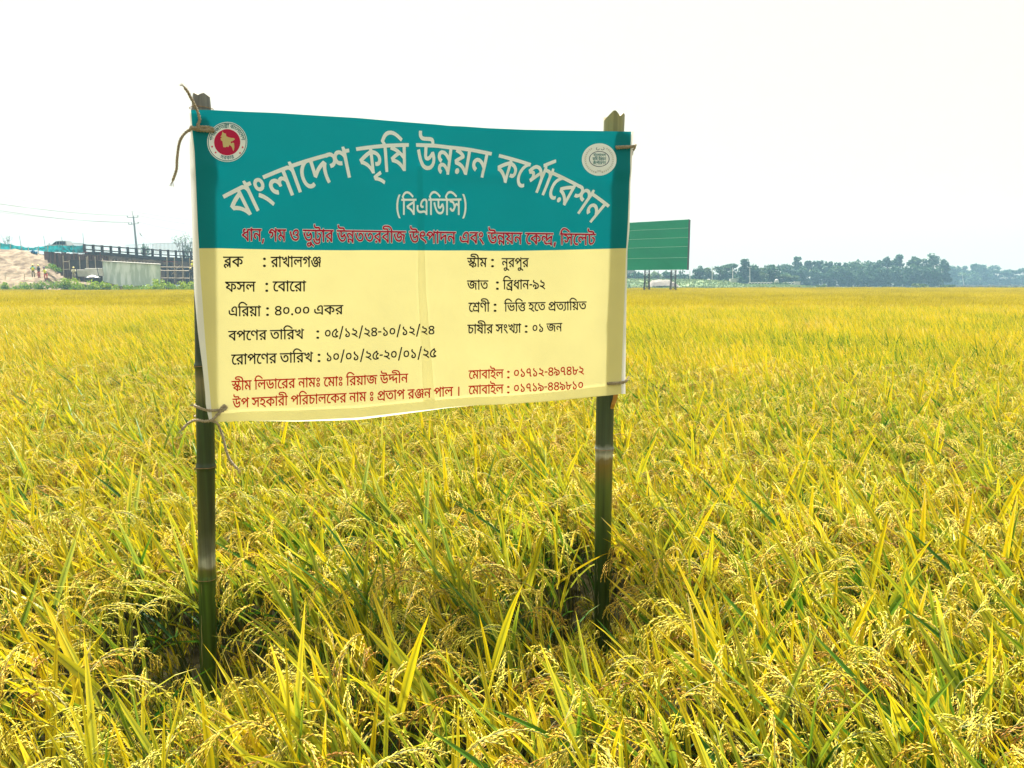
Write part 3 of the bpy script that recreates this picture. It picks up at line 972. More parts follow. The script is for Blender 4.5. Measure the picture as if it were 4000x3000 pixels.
31:[[-328,924,-428,905,-468,888,-506,858,-529,822,-535,788,-524,742,-509,722,-478,702,-418,686,-238,684,-212,679,-191,662,-178,610,-168,606,-98,606,-88,612,-86,618,-96,688,-112,718,-148,749,-182,764,-218,770,-382,771,-422,780,-429,792,-418,811,-392,823,-348,834,-302,839,-208,839,-158,834,-88,819,-28,795,18,764,48,727,69,682,79,632,-18,629,-24,622,-24,568,-24,552,-18,545,78,544,80,538,80,-2,92,-9,172,-9,185,-2,185,538,188,544,288,546,290,622,282,630,188,631,174,702,152,757,124,798,68,850,2,884,-72,908,-158,921]],
32:[[-182,14,-188,-40,-238,-31,-308,-31,-362,-45,-398,-66,-414,-82,-433,-122,-434,-178,-420,-212,-382,-248,-348,-265,-292,-275,-248,-273,-198,-260,-148,-229,-125,-202,-108,-175,-102,-175,38,-279,58,-274,101,-218,92,-205,42,-166,-83,-82,-84,12,-92,16],[-290,-112,-238,-116,-199,-128,-215,-162,-248,-188,-272,-195,-302,-194,-330,-178,-336,-162,-334,-138,-318,-120]],
33:[[-112,33,-308,-46,-362,-72,-369,-82,-335,-162,-328,-168,-238,-182,-168,-201,-108,-225,-38,-261,-8,-279,8,-277,48,-218,45,-208,2,-181,-68,-146,-138,-120,-215,-102,-213,-98,-198,-91,-68,-46,-65,-38,-91,28]],
34:[[-18,629,-24,622,-24,552,-18,545,169,542,112,485,86,448,61,398,41,332,35,258,42,182,61,122,86,78,118,41,152,15,198,-5,248,-14,288,-14,322,-8,352,1,388,20,396,32,375,72,363,92,352,100,342,100,302,82,282,79,242,81,208,97,180,122,162,152,146,202,141,238,141,282,146,318,161,368,180,408,215,458,258,499,308,530,342,543,369,548,368,626,358,630]],
35:[[222,634,179,622,132,600,104,578,65,532,45,488,36,438,41,372,60,318,102,261,168,211,252,165,372,109,412,83,430,68,448,42,467,-12,472,-17,488,-19,512,-14,552,-5,565,2,554,62,532,105,498,144,448,179,258,272,218,296,189,318,155,358,152,368,218,346,268,339,322,339,368,346,402,362,429,382,448,408,464,452,465,508,454,548,439,572,408,604,368,625,338,633,312,636],[256,548,298,548,338,533,354,512,360,492,359,472,348,448,332,436,318,431,272,429,232,438,172,461,154,458,142,433,141,448,157,488,172,509,208,534]],
36:[[-18,629,-24,622,-24,552,-12,544,49,542,35,508,38,496,142,464,228,418,222,411,92,344,36,308,35,298,71,208,188,180,232,164,282,139,322,114,372,74,440,-2,452,-9,532,-9,545,-2,545,538,548,544,648,546,648,626,638,630],[197,542,439,542,441,138,438,135,388,179,340,212,268,250,179,278,175,282,347,368,355,378,348,436,292,484],[158,119,138,110,115,88,106,62,110,28,129,2,148,-9,178,-15,201,-12,222,-4,245,18,254,42,250,78,238,96,212,115,198,120]],
37:[[242,549,192,534,158,515,115,478,96,452,71,398,61,358,59,302,65,242,76,208,101,162,128,135,162,111,198,96,242,85,322,84,350,88,398,100,438,121,468,146,494,178,514,218,530,272,534,338,528,382,513,432,494,468,461,502,438,520,412,534,358,549],[281,462,302,465,338,460,382,438,409,402,419,378,425,342,425,302,420,278,399,228,384,208,362,191,328,175,310,172,272,171,252,175,232,182,208,199,180,238,166,298,171,358,196,412,232,445]],
38:[[172,639,162,634,140,608,120,572,111,538,112,512,120,482,131,462,168,421,322,304,374,258,400,208,401,168,395,142,385,128,372,112,348,96,312,86,288,84,262,85,238,92,222,108,219,122,221,132,232,145,272,160,276,168,248,246,242,250,228,251,198,242,152,216,122,178,110,138,111,98,120,72,131,52,158,26,208,0,242,-6,308,-9,348,-4,382,6,442,40,480,82,495,112,504,142,504,228,494,262,472,301,418,359,282,456,241,492,227,518,225,542,230,558,256,598,232,614]],
39:[[162,638,136,608,116,562,115,518,126,492,152,465,188,446,248,426,342,404,378,389,395,372,403,358,405,312,399,298,378,271,352,257,312,246,212,241,162,246,92,263,74,262,65,252,52,182,62,175,152,154,258,119,322,89,392,46,502,-34,512,-34,521,-28,565,22,562,35,478,99,358,168,428,196,456,218,485,248,504,282,514,328,511,368,504,392,478,435,432,469,368,494,282,511,238,526,227,538,225,558,246,598,188,634]],
40:[[242,629,192,619,138,595,92,556,71,522,61,492,60,468,66,428,77,402,118,360,172,328,118,295,98,279,70,248,51,202,51,132,64,98,82,69,112,40,142,21,182,5,222,-4,278,-9,348,-6,402,2,452,21,502,56,528,92,540,128,544,162,544,182,534,232,520,258,496,282,422,332,472,361,513,402,529,438,530,502,518,537,500,562,478,583,442,604,402,619,348,629],[246,538,272,541,342,539,388,524,414,502,424,472,413,438,378,406,339,388,308,376,288,376,212,405,181,432,169,462,172,492,198,519],[281,278,308,280,382,249,416,222,425,212,435,188,435,158,429,138,405,108,388,96,358,86,312,80,262,81,202,100,179,118,167,132,156,168,165,202,182,229,218,253]],
41:[[402,635,312,589,252,554,162,489,120,448,80,398,56,352,41,302,35,248,41,182,55,138,86,88,128,46,182,15,248,-4,292,-9,392,-4,452,7,512,26,568,52,574,62,538,153,472,154,442,161,426,172,410,198,405,222,411,252,438,296,488,339,572,391,579,402,542,463,492,467,472,476,455,492,450,508,449,528,451,542,464,568,464,582,426,632],[352,502,360,468,370,448,394,422,421,402,356,348,322,302,306,262,305,192,320,152,338,130,362,110,404,88,368,81,318,80,262,86,232,96,202,112,175,138,157,168,146,202,145,262,151,292,167,332,216,402,288,464]],
42:[[258,628,208,615,172,598,132,570,101,538,75,498,61,458,56,428,61,368,81,318,106,288,138,266,172,251,218,241,248,240,298,240,368,249,369,108,371,82,383,48,412,15,448,0,522,-9,533,-2,535,8,541,78,532,85,512,86,488,94,477,108,474,122,469,512,449,562,428,589,402,608,362,624,338,629],[269,538,288,541,328,539,346,528,359,512,369,468,369,358,368,352,342,341,268,330,222,335,192,347,171,372,165,398,170,442,190,482,228,519]],
43:[[22,630,16,622,10,542,52,534,65,528,74,512,79,478,80,112,86,88,100,58,132,21,168,2,212,-9,292,-4,358,21,409,62,434,98,454,148,460,198,460,242,451,282,502,291,552,316,589,358,599,378,596,388,558,409,512,426,502,424,489,402,468,381,432,370,368,370,288,384,252,384,182,370,180,528,169,572,145,602,118,619,82,629],[236,292,282,295,312,288,340,268,353,238,355,198,343,152,321,118,290,92,258,81,228,80,198,95,186,118,180,158,180,272,188,279]],
44:[[78,639,58,621,36,592,21,548,27,498,44,468,72,441,132,411,338,345,388,323,412,308,438,286,455,258,461,228,459,188,450,162,432,140,388,110,352,96,322,91,340,128,346,172,344,212,324,258,292,289,242,315,192,324,122,320,72,303,35,272,17,238,14,198,16,172,26,142,38,127,52,126,128,145,131,152,125,172,121,198,131,222,149,232,168,236,198,234,218,225,233,208,244,178,239,142,229,122,198,96,150,72,151,52,172,-5,182,-9,238,-9,338,1,398,15,462,41,508,71,529,92,544,112,565,158,571,208,570,248,564,282,549,318,508,365,482,384,392,429,208,487,148,515,137,528,134,552,141,572,159,598,128,619,92,638]],
45:[[62,924,-265,712,-263,698,-224,642,-212,636,-202,636,119,852,124,862,94,908,82,923]],
46:[[-18,629,-24,622,-24,552,-18,545,113,542,86,498,78,476,66,418,70,342,95,228,100,162,90,108,72,79,52,60,28,46,-38,25,-44,12,-25,-52,-18,-59,-2,-60,28,-53,83,-32,118,-14,158,20,178,48,194,82,204,132,204,202,171,378,175,442,191,488,216,522,238,543,276,548,279,622,268,630]],
47:[[572,694,568,510,502,575,442,614,382,634,302,636,262,629,232,619,172,584,109,528,50,458,52,444,132,371,142,371,168,384,198,390,222,384,232,376,245,342,239,312,219,278,196,258,194,248,252,190,262,186,278,190,508,409,522,421,527,418,570,358,570,98,568,93,538,110,502,120,478,124,418,121,292,106,252,106,188,121,158,144,140,178,136,232,144,278,140,282,68,295,48,295,40,288,31,232,31,192,41,138,65,92,112,51,178,26,232,19,318,19,432,34,492,33,522,23,536,12,554,-8,578,-50,662,-51,671,-48,674,538,678,544,768,544,776,548,779,622,768,630,672,630,648,694],[300,542,352,546,388,539,428,519,458,492,351,392,338,381,319,428,292,455,258,469,202,474,199,478,248,520]],
48:[[-18,629,-24,622,-24,552,-12,544,472,544,479,538,479,528,472,521,382,489,278,444,108,354,92,342,91,338,126,248,134,238,252,203,338,158,382,125,428,81,459,42,469,22,422,44,392,50,322,49,232,34,202,35,178,41,152,59,141,82,137,112,145,168,132,174,82,180,52,181,40,172,34,132,34,82,40,48,51,22,68,0,102,-29,138,-45,192,-55,268,-54,352,-40,408,-41,432,-50,454,-68,465,-82,479,-118,488,-125,578,-123,581,-118,581,538,588,544,682,545,686,552,686,622,678,630],[462,418,472,421,479,418,478,165,408,224,342,262,282,289,227,308,332,365]],
49:[[512,695,506,688,506,598,502,592,452,624,402,636,352,636,318,629,278,609,242,571,192,613,158,629,132,635,28,635,-8,628,-15,618,-9,548,-2,539,12,536,68,546,108,546,138,539,163,522,175,502,181,482,179,448,170,428,156,412,138,400,112,391,58,385,50,378,55,298,62,292,132,296,162,305,208,331,242,367,248,367,278,336,322,311,372,296,412,291,432,295,440,352,441,378,438,382,382,391,352,401,322,424,307,452,306,488,317,518,332,534,368,546,398,545,438,529,474,498,500,462,506,448,506,322,506,98,502,95,462,114,412,124,362,124,248,106,218,106,182,115,162,128,146,152,141,172,146,228,138,239,72,246,48,245,41,238,36,198,41,132,55,98,88,60,128,36,158,25,198,19,268,19,378,34,422,34,458,23,480,8,495,-12,512,-49,598,-51,609,-48,610,538,612,544,712,546,715,622,708,630,612,630,608,633,582,695]],
50:[[352,634,298,620,262,603,232,584,202,556,186,538,166,498,161,478,165,438,182,402,200,382,228,363,242,361,304,428,303,432,275,458,270,472,280,498,298,515,328,534,358,544,402,544,424,532,434,508,424,478,388,441,302,375,266,328,255,292,256,248,268,218,287,192,308,176,342,161,408,156,448,162,489,178,489,148,474,118,452,100,428,90,368,85,298,102,252,131,206,188,176,242,142,332,119,418,112,424,78,420,28,405,15,398,30,332,61,242,92,178,126,122,150,92,188,56,252,16,298,1,358,-9,398,-9,472,2,508,16,538,35,568,68,582,92,591,122,594,192,580,252,588,254,638,241,662,241,656,198,656,128,666,62,685,-8,692,-15,712,-14,778,1,784,8,766,68,757,142,766,208,782,242,800,268,799,278,789,288,808,318,816,348,816,382,809,408,780,448,804,482,811,518,810,548,792,586,762,614,732,628,698,635,648,635,588,619,518,574,485,608,458,623,412,634],[650,548,688,548,699,542,708,528,709,518,698,495,672,481,632,468,626,458,644,392,662,389,702,399,710,388,714,372,710,348,688,331,668,326,638,330,592,351,561,388,531,452,554,482,592,519,622,538],[455,378,460,378,505,312,544,278,538,275,498,290,482,290,448,264,412,246,378,245,366,252,359,278,362,292,371,308]],
51:[[82,918,77,912,74,882,77,812,95,768,128,731,172,706,208,696,248,691,418,688,446,672,459,642,458,630,-12,630,-24,622,-24,552,-18,545,169,542,171,182,180,138,208,90,248,61,272,51,322,45,388,51,459,78,459,18,454,2,438,-19,412,-35,388,-43,328,-49,292,-44,242,-28,212,-10,188,12,141,78,103,162,98,167,82,169,8,144,1,138,22,82,60,12,90,-28,122,-60,168,-95,202,-113,248,-129,295,-138,378,-139,448,-124,502,-94,544,-48,564,8,566,58,559,108,542,148,578,202,598,248,609,292,610,348,604,382,594,408,575,432,542,455,498,466,438,466,382,455,376,442,386,378,398,369,462,375,488,368,504,342,505,308,499,282,484,242,469,218,449,192,418,165,382,145,352,136,322,135,302,142,286,158,275,202,276,542,662,544,671,552,671,622,662,630,562,630,554,682,534,728,512,749,472,769,422,779,252,781,212,792,191,808,180,828,175,852,179,908,175,912,138,919]],
52:[[-18,629,-24,622,-24,552,-12,544,738,544,746,552,746,622,738,630],[432,534,378,519,332,499,288,468,256,438,236,408,226,382,221,358,226,318,242,288,268,265,312,245,352,241,359,248,376,322,372,329,342,337,330,348,330,368,346,392,388,423,442,444,492,449,532,435,543,422,550,402,549,378,534,348,498,321,418,289,415,278,448,205,468,205,528,230,543,218,555,198,560,172,554,142,543,122,526,108,502,96,452,85,402,86,342,101,292,126,252,160,222,198,192,247,151,338,118,442,108,449,32,429,15,418,31,358,66,262,110,178,158,114,212,62,242,41,292,16,362,-4,408,-9,492,-5,538,5,568,17,608,41,634,68,653,98,663,128,666,188,664,208,649,242,611,288,639,322,654,362,656,412,648,452,634,478,612,500,592,514,558,529,498,536]],
53:[[-18,629,-24,622,-21,548,-12,544,62,544,69,538,69,268,72,261,132,222,148,223,252,315,352,384,356,378,350,338,349,272,360,178,422,136,438,134,446,138,532,214,638,285,631,212,635,118,651,28,661,-8,668,-14,688,-15,738,-4,763,8,764,18,741,112,736,152,736,202,746,272,755,302,775,342,775,352,712,414,698,415,612,376,538,333,458,274,454,278,454,302,460,358,471,398,489,438,491,452,432,511,418,515,352,488,298,459,172,375,172,541,848,544,855,552,855,622,848,630]],
54:[[-18,629,-24,622,-24,552,-18,545,418,541,418,400,362,445,302,479,262,494,202,501,148,499,93,478,51,438,36,402,35,338,50,292,69,268,102,235,163,202,128,184,109,168,90,142,81,118,79,92,81,58,87,42,101,18,128,-11,158,-33,192,-50,213,-48,238,-2,250,28,198,60,186,88,198,114,222,124,248,124,282,114,302,104,362,59,416,-2,419,-42,422,-50,512,-51,520,-48,521,538,528,544,622,545,626,552,626,622,618,630],[173,408,192,411,222,410,278,390,342,344,409,278,419,262,419,132,412,132,376,162,332,190,278,209,202,211,172,208,211,282,206,292,162,316,145,342,141,368,146,382,158,399]],
55:[[-18,629,-24,622,-24,552,-12,544,482,541,514,492,525,442,515,402,492,385,458,380,422,392,332,463,298,484,262,495,208,496,162,484,126,458,111,438,101,412,99,372,101,348,118,308,140,278,168,250,178,245,192,249,249,308,211,358,209,382,218,400,238,409,252,404,323,348,326,342,289,312,251,268,236,238,229,208,230,162,241,138,272,106,308,91,368,85,408,90,426,98,429,108,424,158,418,178,402,180,362,176,342,182,334,198,336,218,350,242,368,260,408,285,432,294,462,295,492,284,504,262,509,228,509,42,508,26,468,45,438,51,362,50,252,35,228,36,188,47,156,72,141,108,136,152,145,228,128,234,62,244,52,244,41,232,34,178,34,112,42,68,52,42,71,12,108,-20,158,-44,218,-55,302,-54,382,-41,442,-40,462,-46,484,-62,498,-88,506,-118,512,-124,608,-123,611,-118,611,252,605,298,585,332,610,362,620,382,629,432,629,458,620,502,604,542,712,545,716,552,716,622,713,628]],
56:[[-18,629,-24,622,-24,552,-18,545,358,544,361,538,361,428,358,421,322,449,282,469,218,484,178,484,132,474,98,458,72,439,51,412,36,378,34,358,35,308,46,272,65,242,89,218,138,185,148,185,158,192,196,258,195,268,155,298,141,328,141,342,150,368,178,389,218,394,252,384,318,341,361,298,362,212,412,176,432,166,448,171,512,234,592,299,668,349,708,370,711,368,696,312,689,242,690,152,698,87,662,100,618,109,538,105,422,81,398,81,358,91,338,104,321,128,314,178,321,222,318,230,302,234,222,239,216,232,209,178,211,128,218,104,232,73,272,31,322,5,378,-6,448,-6,588,19,628,19,662,10,692,-6,708,-22,732,-65,758,-65,822,-48,829,-38,811,28,796,112,794,222,796,268,806,318,826,378,845,418,844,428,782,489,772,494,758,493,678,459,602,419,532,374,468,320,465,538,468,544,912,544,920,552,920,622,908,630]],
57:[[-18,629,-24,622,-24,552,-18,545,412,544,419,538,418,521,332,494,232,454,112,398,79,378,82,362,118,281,192,265,278,234,332,204,383,162,342,158,302,135,272,163,232,184,188,191,142,190,118,184,88,169,52,136,41,118,31,78,35,32,50,-8,78,-39,112,-65,162,-89,182,-91,190,-88,219,-22,220,-12,152,25,136,58,141,82,148,91,163,102,178,106,212,100,240,78,260,42,270,-2,278,-8,352,-3,356,2,355,32,362,62,378,75,392,74,418,58,420,-48,428,-51,512,-51,520,-48,521,538,528,544,622,545,626,552,626,622,618,630],[408,422,419,422,418,249,362,289,307,318,223,348,302,384]],
58:[[-18,629,-24,622,-24,552,-18,545,254,542,254,492,244,448,229,412,208,391,182,385,158,395,136,418,114,452,102,461,88,460,26,422,25,412,56,368,102,321,138,301,178,291,212,291,238,296,258,305,289,332,322,386,352,351,372,335,407,318,402,311,358,298,258,259,142,203,146,182,182,102,268,84,342,54,408,9,458,-49,548,-51,558,-49,560,-42,560,112,562,243,622,224,651,208,679,178,689,152,685,122,668,106,648,101,608,104,595,98,590,28,592,20,632,11,668,11,718,20,752,41,778,72,789,98,794,148,784,192,768,222,741,252,698,285,668,300,601,322,644,362,661,408,664,458,660,482,640,542,832,545,836,552,836,622,832,628],[359,542,518,541,544,502,559,458,559,428,542,395,518,382,488,380,452,390,422,410,387,458,366,508],[446,232,455,232,456,88,452,84,402,119,358,142,292,167,288,172]],
59:[[248,799,212,752,182,702,151,632,126,558,106,462,100,408,101,248,111,172,136,72,177,-32,211,-92,249,-142,342,-143,350,-138,349,-128,290,-28,246,88,231,142,216,228,210,338,220,458,245,568,292,688,350,792,342,800]],
60:[[72,798,69,792,71,782,130,682,174,568,199,458,209,352,209,298,194,168,169,72,130,-28,71,-128,70,-138,82,-144,168,-144,172,-141,209,-92,239,-42,264,12,289,82,304,142,319,248,319,402,304,508,284,582,259,652,210,748,179,792,168,800]],
61:[[88,125,80,118,76,102,63,18,34,-118,42,-126,118,-126,129,-118,135,-102,184,18,210,108,198,124]],
62:[[38,344,35,258,42,249,302,251,305,338,298,346]],
63:[[112,129,82,115,67,98,59,62,62,22,72,4,102,-18,158,-20,188,-5,204,18,210,52,205,88,193,108,178,120,152,129]],
64:[[308,799,301,792,290,758,39,-122,48,-134,141,-132,148,-128,155,-108,410,788,402,800]],
65:[[132,559,98,545,81,528,71,492,72,468,81,438,102,416,128,406,158,406,168,406,192,417,213,438,221,462,221,502,210,532,192,548,162,559],[122,129,92,114,80,98,71,68,75,22,86,2,108,-14,132,-21,168,-21,188,-14,202,-4,215,12,221,38,219,88,208,106,182,125,162,130]],
66:[[188,630,180,622,180,-2,192,-9,281,-8,289,2,289,622,278,630]],
}
SWELLED = {
0:[[188,659,148,649,108,628,66,588,46,548,36,512,41,438,60,392,100,348,38,271,32,242,52,215,148,149,208,91,334,-72,368,-79,413,-58,448,-40,464,-18,463,8,444,42,349,172,262,260,205,308,248,311,298,325,328,341,368,379,390,418,400,452,401,502,394,542,368,592,322,633,252,659],[212,518,228,518,244,508,248,478,232,455,208,455,193,468,191,498]],
3:[[68,949,40,928,31,888,36,808,57,752,88,716,122,691,172,671,230,662,-12,660,-32,654,-51,628,-51,548,-46,532,-28,517,50,512,8,498,-4,488,-11,472,-9,442,46,278,85,198,126,132,188,66,243,28,308,1,412,-15,488,-9,572,21,632,69,673,128,696,208,694,302,669,382,629,458,612,474,592,480,512,469,491,452,446,392,402,357,399,508,402,514,738,516,758,532,764,548,764,628,758,641,728,660,622,660,609,708,588,746,552,779,508,799,452,809,258,810,213,818,196,832,190,862,194,912,178,936,148,946],[136,512,234,512,241,322,261,272,298,231,358,206,428,206,482,227,532,265,539,252,532,211,520,182,502,165,468,146,442,140,362,145,302,175,246,238,211,302]],
4:[[468,664,412,649,352,619,308,584,261,532,237,492,216,438,211,398,215,352,241,292,292,251,362,231,402,231,458,242,476,258,484,272,473,362,448,384,378,386,380,418,416,472,452,500,502,518,538,515,549,478,548,188,468,200,412,199,308,184,252,184,212,191,187,208,172,234,166,262,169,312,176,372,158,399,52,415,32,406,15,382,5,312,5,242,16,182,52,118,98,76,162,46,248,31,308,31,452,49,492,48,512,43,534,28,555,-18,572,-34,668,-39,700,-22,709,-2,709,518,704,548,679,598,627,642,562,664]],
5:[[452,664,388,644,338,620,262,556,221,492,211,462,210,408,232,352,262,321,298,301,348,285,378,285,402,304,412,329,440,268,462,247,492,245,538,264,546,262,556,238,554,202,541,182,512,165,448,156,388,166,332,192,288,230,251,278,210,352,145,538,128,560,88,565,12,543,-8,526,-14,508,21,382,70,268,121,182,192,101,262,50,302,31,368,12,462,4,512,7,568,20,638,55,681,98,703,132,719,178,724,218,719,272,704,312,671,358,698,403,709,438,714,478,709,528,685,588,658,619,628,640,598,654,552,665],[486,518,522,519,543,508,549,488,544,458,512,426,440,392,428,390,419,418,402,430,378,436,376,448,398,475,422,493]],
6:[[-22,658,-45,642,-51,628,-49,538,-28,517,301,512,98,418,2,361,-5,348,-4,328,37,228,48,215,62,206,152,184,238,139,318,70,381,-22,412,-39,498,-38,518,-30,529,-18,538,136,552,126,588,120,652,120,682,126,738,150,778,192,799,242,804,282,800,328,779,388,718,460,637,512,818,514,842,521,859,548,859,628,842,651,818,660],[534,382,548,384,582,370,629,332,638,312,640,288,632,275,621,272,568,274,535,258],[364,372,374,372,374,228,300,278,234,312]],
8:[[468,724,447,708,441,692,438,604,368,645,308,664,228,666,172,654,138,639,82,600,21,532,-19,468,-19,452,-9,432,88,356,118,356,188,379,208,379,224,368,219,348,208,334,109,278,90,252,96,222,145,152,168,136,198,136,242,160,288,191,342,244,379,308,389,362,386,382,384,408,364,452,332,489,302,508,328,499,361,472,441,378,441,-2,446,-18,458,-30,478,-38,562,-39,588,-30,603,-8,604,508,608,514,678,515,699,528,709,548,709,628,701,642,678,659,592,660,574,708,552,724]],
10:[[-22,658,-45,642,-51,628,-49,538,-22,515,50,512,8,498,-10,478,-11,452,1,408,36,312,81,222,126,158,178,105,242,61,292,41,358,26,452,26,518,40,558,57,606,92,648,148,664,188,671,238,670,298,659,358,692,354,696,348,681,258,681,178,701,48,725,-28,748,-43,778,-44,852,-25,875,-2,875,28,846,142,844,232,851,292,885,378,885,402,845,478,828,495,808,500,708,500,664,512,942,516,963,532,969,548,969,628,952,651,928,660],[136,512,265,512,226,442,216,402,216,358,237,298,272,256,318,231,378,219,438,221,502,242,509,242,505,228,490,202,472,190,438,180,372,180,302,206,260,242,220,302,180,388],[463,472,470,472,506,432,418,371,382,368,378,382,386,408,412,438]],
11:[[2,949,-12,943,-28,927,-35,888,-34,818,-10,752,25,712,53,692,92,675,164,662,-18,659,-38,650,-51,628,-51,548,-42,529,-22,515,48,514,54,508,55,138,71,82,91,48,124,18,168,-4,208,-14,272,-14,332,0,388,26,442,65,488,112,524,168,553,242,559,278,554,358,539,398,501,442,462,465,422,475,332,474,292,465,270,448,265,412,280,338,292,325,312,319,388,323,395,312,395,278,374,222,344,182,322,165,292,146,262,136,232,136,222,142,214,192,216,512,592,516,613,532,619,548,619,628,611,642,588,659,508,661,494,712,478,742,448,774,412,793,342,809,188,810,148,817,127,838,126,912,112,935,82,946]],
14:[[-22,658,-38,650,-50,632,-51,548,-46,532,-28,517,46,512,4,498,-14,472,31,322,67,242,106,178,146,128,194,82,262,42,322,21,392,11,472,16,542,36,588,61,634,102,664,148,690,232,691,292,685,348,665,402,640,442,598,486,559,512,718,514,742,521,759,548,759,628,741,652,718,660],[136,512,321,512,266,458,246,402,252,322,261,292,282,272,312,269,402,290,418,312,411,372,422,388,452,390,478,383,510,352,524,322,531,278,524,232,498,190,462,171,422,165,378,166,328,181,271,222,226,288,181,388]],
15:[[-22,658,-38,650,-50,632,-51,548,-46,532,-28,517,39,512,40,212,48,194,122,140,158,140,288,254,372,313,366,238,371,132,406,-18,422,-38,442,-45,531,-28,555,-12,564,8,531,152,531,258,546,332,580,408,581,428,572,446,507,512,618,514,640,522,655,548,655,628,649,642,618,660],[201,512,428,514,342,470,278,435,202,381]],
16:[[192,664,128,638,95,608,75,572,66,532,70,488,102,422,18,374,-5,348,-4,328,37,228,62,206,138,189,198,164,262,124,331,62,386,-18,402,-33,422,-39,508,-38,528,-30,543,-8,544,508,548,514,622,516,643,532,649,548,645,638,631,652,612,660,412,659,398,651,381,628,381,548,318,521,330,552,335,628,330,642,298,663],[235,512,292,513,278,505,242,491,232,502],[372,378,381,378,381,228,298,280,231,312,258,329]],
17:[[-22,658,-45,642,-51,628,-49,538,-28,517,389,512,388,400,352,423,292,449,252,459,192,461,162,459,112,443,72,420,40,388,20,358,5,308,5,252,11,222,26,188,60,142,98,110,152,80,182,75,202,84,215,98,254,172,255,192,248,206,182,246,171,268,177,298,198,310,212,311,242,309,288,288,332,255,389,198,390,-2,398,-21,428,-39,512,-39,532,-31,550,-2,550,508,552,514,628,516,650,532,655,548,655,628,649,642,618,660]],
18:[[528,724,507,708,501,692,498,584,438,629,382,654,322,666,262,666,222,659,168,639,92,589,26,522,-19,462,-15,432,78,346,102,341,148,359,172,356,174,322,130,268,126,242,134,228,208,160,228,156,252,165,371,278,482,378,501,348,501,-2,506,-18,518,-30,538,-38,622,-39,648,-30,663,-8,664,508,668,514,738,515,759,528,769,548,769,628,761,642,738,659,652,660,634,708,612,724],[262,512,328,515,372,495,329,448,312,431,268,480,230,498]],
20:[[-22,658,-45,642,-51,628,-49,538,-28,517,291,512,132,438,18,374,0,358,-5,332,37,228,48,215,162,179,248,134,331,62,372,7,398,-30,422,-39,508,-38,528,-30,539,-18,544,-2,544,508,548,514,622,516,643,532,649,548,645,638,628,655,608,660],[372,378,381,378,381,228,298,280,231,312,258,329]],
21:[[-22,658,-45,642,-51,628,-49,538,-22,515,50,512,8,498,-11,472,-9,442,21,348,92,198,135,138,198,76,262,37,322,16,388,5,468,6,538,22,578,40,622,71,666,122,700,202,704,312,674,412,639,478,609,512,732,514,758,521,774,548,774,628,756,652,732,660],[136,512,239,512,211,442,206,412,211,362,236,308,278,271,352,246,412,246,482,266,538,302,544,298,545,252,538,223,519,192,488,171,462,162,388,160,314,188,271,222,226,288,186,372],[324,512,558,514,502,498,478,465,432,412,408,397,378,395,376,418,391,452,389,478,372,495]],
22:[[-22,658,-45,642,-51,628,-49,538,-32,520,-4,512,-4,488,14,462,122,435,154,412,167,388,88,345,46,298,31,262,25,238,26,172,41,128,61,92,122,36,192,1,222,-4,242,4,258,22,285,118,268,143,201,178,190,202,196,228,228,241,278,233,321,202,363,158,409,92,409,-8,422,-29,448,-39,528,-39,548,-33,564,-18,569,-2,569,508,572,514,648,516,668,532,674,548,674,628,668,641,652,655,632,660],[282,512,408,511,409,332,402,331,339,372,319,452]],
23:[[-22,658,-45,642,-51,628,-49,538,-28,517,291,512,42,389,9,368,-5,342,30,242,52,211,162,179,240,138,202,150,168,150,128,135,104,112,84,68,85,28,102,-6,128,-29,148,-39,182,-45,222,-39,242,-29,268,-6,279,12,286,42,279,92,248,134,331,62,386,-18,402,-33,422,-39,502,-39,522,-33,539,-18,544,-2,544,508,548,514,622,516,643,532,649,548,645,638,628,655,608,660],[372,378,381,378,381,228,298,280,231,312,258,329]],
24:[[-22,658,-45,642,-51,628,-49,538,-22,515,514,512,512,480,478,489,432,489,392,478,358,458,288,494,212,505,138,494,75,462,35,422,16,388,5,348,5,288,31,212,56,178,102,136,148,111,202,90,228,90,248,104,274,168,284,208,266,232,212,257,188,275,172,302,171,328,192,352,222,355,258,339,278,313,302,244,322,230,358,229,402,231,432,249,441,268,441,322,452,339,472,340,498,325,516,302,516,-2,521,-18,538,-33,558,-39,638,-39,662,-30,679,-2,679,508,682,514,758,516,778,532,784,548,784,628,776,642,762,655,742,660]],
27:[[-22,658,-45,642,-51,628,-51,548,-46,532,-28,517,-4,512,1,478,18,462,132,439,178,419,200,392,214,352,225,292,182,242,168,249,122,311,102,320,72,314,8,274,-2,262,-6,238,6,212,42,164,88,120,122,101,162,90,218,90,258,102,288,120,324,158,432,334,452,324,466,308,469,278,472,-17,488,-32,508,-39,592,-38,612,-30,624,-18,629,-2,629,508,632,514,708,516,728,532,734,548,734,628,716,652,692,660],[301,512,462,514,469,508,469,482,452,483,382,484,338,460]],
29:[[78,724,55,702,48,654,-12,660,-32,654,-45,642,-51,628,-51,548,-32,520,22,505,51,462,51,-2,56,-18,72,-33,92,-39,182,-36,205,-22,214,-2,214,508,218,514,288,515,309,528,319,548,319,628,311,642,288,659,202,661,185,708,162,724]],
30:[[268,954,202,939,158,919,112,889,70,848,16,778,-20,718,-20,692,-2,662,-32,654,-51,628,-51,548,-46,532,-22,515,48,514,51,508,51,-2,56,-18,72,-33,92,-39,178,-38,198,-30,213,-8,214,482,218,514,292,516,313,532,319,548,319,628,302,651,282,660,182,660,155,692,208,764,258,794,298,804,342,805,418,789,498,749,638,645,658,639,690,648,746,722,743,748,728,765,602,859,512,910,452,934,388,950]],
